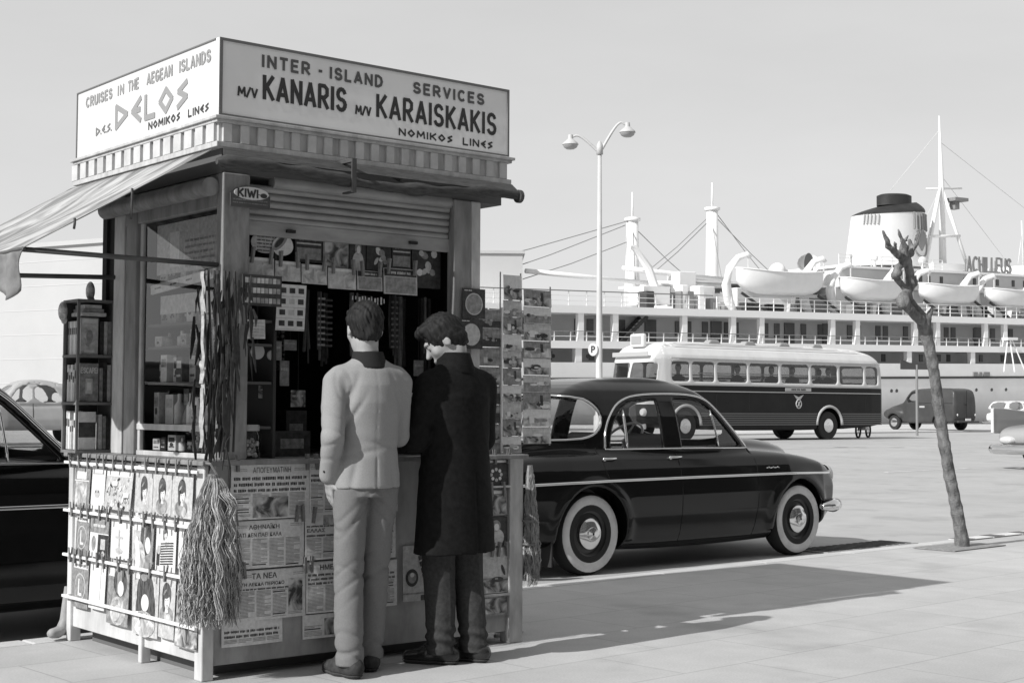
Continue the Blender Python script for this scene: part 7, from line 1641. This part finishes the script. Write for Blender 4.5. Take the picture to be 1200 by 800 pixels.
J.disp(jf); X, Y, Z = np.meshgrid(*J.ax, indexing='ij', sparse=True); J.D = np.maximum(J.D, .838+.01*X-Z*(np.abs(X+.0)<9)-.0*(Y)); 
V, Q = J.mesh(); jk = link_mesh('jacket', V, Q, m_jack, p1)
b = MB()
for k in range(3): b.ball((-.214, -.022-.006*k, .915+.018*k), .007, 6)
b.build('cuff_button', m_coll, jk, smooth=True, local=True)
C = SDF((-.13, -.15, 1.33), (.13, .12, 1.52), .005)
C.torso([(1.375, .092, .083, 0, -.016), (1.41, .080, .076, 0, -.016), (1.452, .068, .070, -.002, -.014)], .01); X, Y, Z = np.meshgrid(*C.ax, indexing='ij', sparse=True)
C.D = np.maximum(C.D, -(np.sqrt((X/.055)**2+((Y+.010)/.058)**2)-1)*.055)
V, Q = C.mesh(); link_mesh('collar', V, Q, m_coll, p1)
T_ = SDF((-.28, -.22, .03), (.28, .24, 1.02), .0075)
T_.torso([(.80, .132, .106, 0, -.002), (.9, .134, .104, 0, -.002), (.99, .13, .1, 0, 0)], .02)
T_.chain([(-.074, -.004, .83), (-.080, .008, .47), (-.088, -.04, .05)], (.080, .067, .062), .006); T_.chain([(.074, -.004, .83), (.070, .046, .47), (.066, .085, .05)], (.080, .067, .062), .006)
def tf(X, Y, Z):
    a = fold(X, Y, Z, 5, .0022, (26, 26, 12))+ridge(X, Y, Z, 7, .0016, (11, 10, 10)); sd = np.where(X < 0, 1., -1.); q = np.random.default_rng(3)
    for zc, amp, tl, wd in ((.50, .006, .5, .010), (.455, .009, -.4, .010), (.415, .006, .6, .010), (.60, .004, -.8, .013), (.34, .004, .7, .013), (.13, .010, .35, .011), (.095, .010, -.45, .010), (.17, .006, -.3, .012), (.76, .007, .9, .012), (.72, .006, 1.1, .012), (.69, .004, 1.2, .012)):
        ph = q.uniform(-.03, .03); t = Z-zc-(X-sd*-.08)*tl*sd-ph*np.sin(Y*30+zc*40); a = a+amp*np.exp(-(t/wd)**2)*(.35+.65*np.sin(Y*18+X*26*sd+zc*50)**2)
    return a
T_.disp(tf); X, Y, Z = np.meshgrid(*T_.ax, indexing='ij', sparse=True); T_.D = np.maximum(T_.D, .055-Z+0*X)
V, Q = T_.mesh(); link_mesh('trousers', V, Q, m_trou, p1)
hair_mesh('hair', p1, hm1, 1)
shoe_mesh(p1, -.088, -.02, rad(10), m_shoeg); shoe_mesh(p1, .066, .105, rad(-6), m_shoeg)
# -- the man in the dark overcoat, turned to the left and bowed over what he holds
hm2 = Matrix.Translation((-.035, .045, 1.515)) @ Matrix.Rotation(rad(44), 4, 'Z') @ Matrix.Rotation(rad(-36), 4, 'X')
a2L = [(-.165, .0, 1.305), (-.215, .04, 1.05), (-.075, .245, 1.13)]; a2R = [(.165, .0, 1.305), (.21, .04, 1.05), (.075, .25, 1.14)]
l2L = [(-.082, 0, .84), (-.085, .03, .45), (-.085, .01, .08)]; l2R = [(.082, 0, .84), (.085, .01, .45), (.08, -.05, .08)]
p2 = person((4.235, 5.555, 0), rad(8), 'man in a long dark overcoat with bowed head, standing right of the grey jacket', hm2, (a2L, a2R),
    (((-.075, .245, 1.13), (-.045, .305, 1.165), (1, 0, .3), .45, 1, 1), ((.075, .25, 1.14), (.045, .31, 1.17), (-1, 0, .3), .45, -1, 1)), (l2L, l2R), 2)
O_ = SDF((-.36, -.27, .48), (.36, .38, 1.50), .008)
O_.torso([(.520, .225, .160, .0, 0), (.70, .210, .150, 0, 0), (.90, .195, .138, 0, 0), (1.03, .186, .128, 0, 0), (1.15, .188, .128, 0, 0), (1.25, .190, .124, 0, .0), (1.31, .176, .108, 0, .002), (1.37, .130, .086, 0, .008), (1.41, .085, .075, 0, .012)], .01)
O_.cone((-.152, 0, 1.318), (.152, 0, 1.318), .066, .066, .05)
O_.chain([(-.180, .0, 1.30), (-.225, .04, 1.05), (-.085, .235, 1.125)], (.072, .064, .052), .014); O_.chain([(.180, .0, 1.30), (.222, .04, 1.05), (.085, .24, 1.13)], (.072, .064, .052), .014)
O_.disp(lambda X, Y, Z: fold(X, Y, Z, 12, .003, (14, 14, 6))+ridge(X, Y, Z, 11, .002, (8, 8, 4))+bump3(X, Y, Z, (-.21, .04, 1.06), .12)*fold(X, Y, Z, 9, .008, (40, 30, 60))+.006*np.exp(-(X/.006)**2)*(Y < 0)*(Z < .9))
V, Q = O_.mesh(); link_mesh('overcoat', V, Q, m_coatd, p2)
C = SDF((-.16, -.16, 1.33), (.16, .18, 1.54), .006)
C.torso([(1.36, .115, .098, 0, .008), (1.41, .092, .090, 0, .012), (1.462, .078, .082, 0, .020)], .01); X, Y, Z = np.meshgrid(*C.ax, indexing='ij', sparse=True)
C.D = np.maximum(C.D, -(np.sqrt((X/.062)**2+((Y-.022)/.066)**2)-1)*.06); C.D = np.maximum(C.D, np.where(Z > 1.40, Y-.055, -1))
V, Q = C.mesh(); link_mesh('collar', V, Q, m_coatd, p2)
T_ = SDF((-.26, -.24, .03), (.26, .24, .9), .0075)
T_.chain([(-.082, 0, .84), (-.085, .025, .45), (-.085, .0, .05)], (.086, .074, .066), .01); T_.chain([(.082, 0, .84), (.085, .005, .45), (.08, -.055, .05)], (.086, .074, .066), .01); T_.torso([(.78, .15, .11, 0, 0), (.9, .14, .1, 0, 0)], .02)
T_.disp(lambda X, Y, Z: fold(X, Y, Z, 15, .003, (26, 26, 12))+ridge(X, Y, Z, 17, .0022, (13, 12, 10))+np.exp(-((Z-.12)/.06)**2)*.007*np.sin(Z*110+X*25)-.004*np.exp(-(np.abs(np.abs(X)-.085)/.006)**2)); X, Y, Z = np.meshgrid(*T_.ax, indexing='ij', sparse=True); T_.D = np.maximum(T_.D, .05-Z+0*X)
V, Q = T_.mesh(); link_mesh('trousers', V, Q, m_trod, p2)
hair_mesh('hair', p2, hm2, 4, -.07, .008)
shoe_mesh(p2, -.075, .015, rad(30), m_shoe); shoe_mesh(p2, .08, -.045, rad(12), m_shoe)
# what he reads: a small folded leaflet in both hands
Wp = p2.matrix_basis if False else Matrix.Translation((4.235, 5.555, 0)) @ Matrix.Rotation(rad(8), 4, 'Z')
b = MB(); fr_l = FR((-.10, .315, 1.155), (1, .12, 0), (0, .45, .9))
b.prism([fr_l(0, 0), fr_l(.10, 0, -.012), fr_l(.10, .13, -.012), fr_l(0, .13)], Vector(fr_l(0, 0, .002))-Vector(fr_l(0, 0, 0)), 0)
b.prism([fr_l(.1005, 0, -.012), fr_l(.20, 0, .0), fr_l(.20, .13, .0), fr_l(.1005, .13, -.012)], Vector(fr_l(0, 0, .002))-Vector(fr_l(0, 0, 0)), 0)
b.V = [tuple(Wp @ Vector(v)) for v in b.V]; o = b.build('leaflet', PR); tag(o, 'small pale open leaflet held by the man in the dark overcoat', 'leaflet')
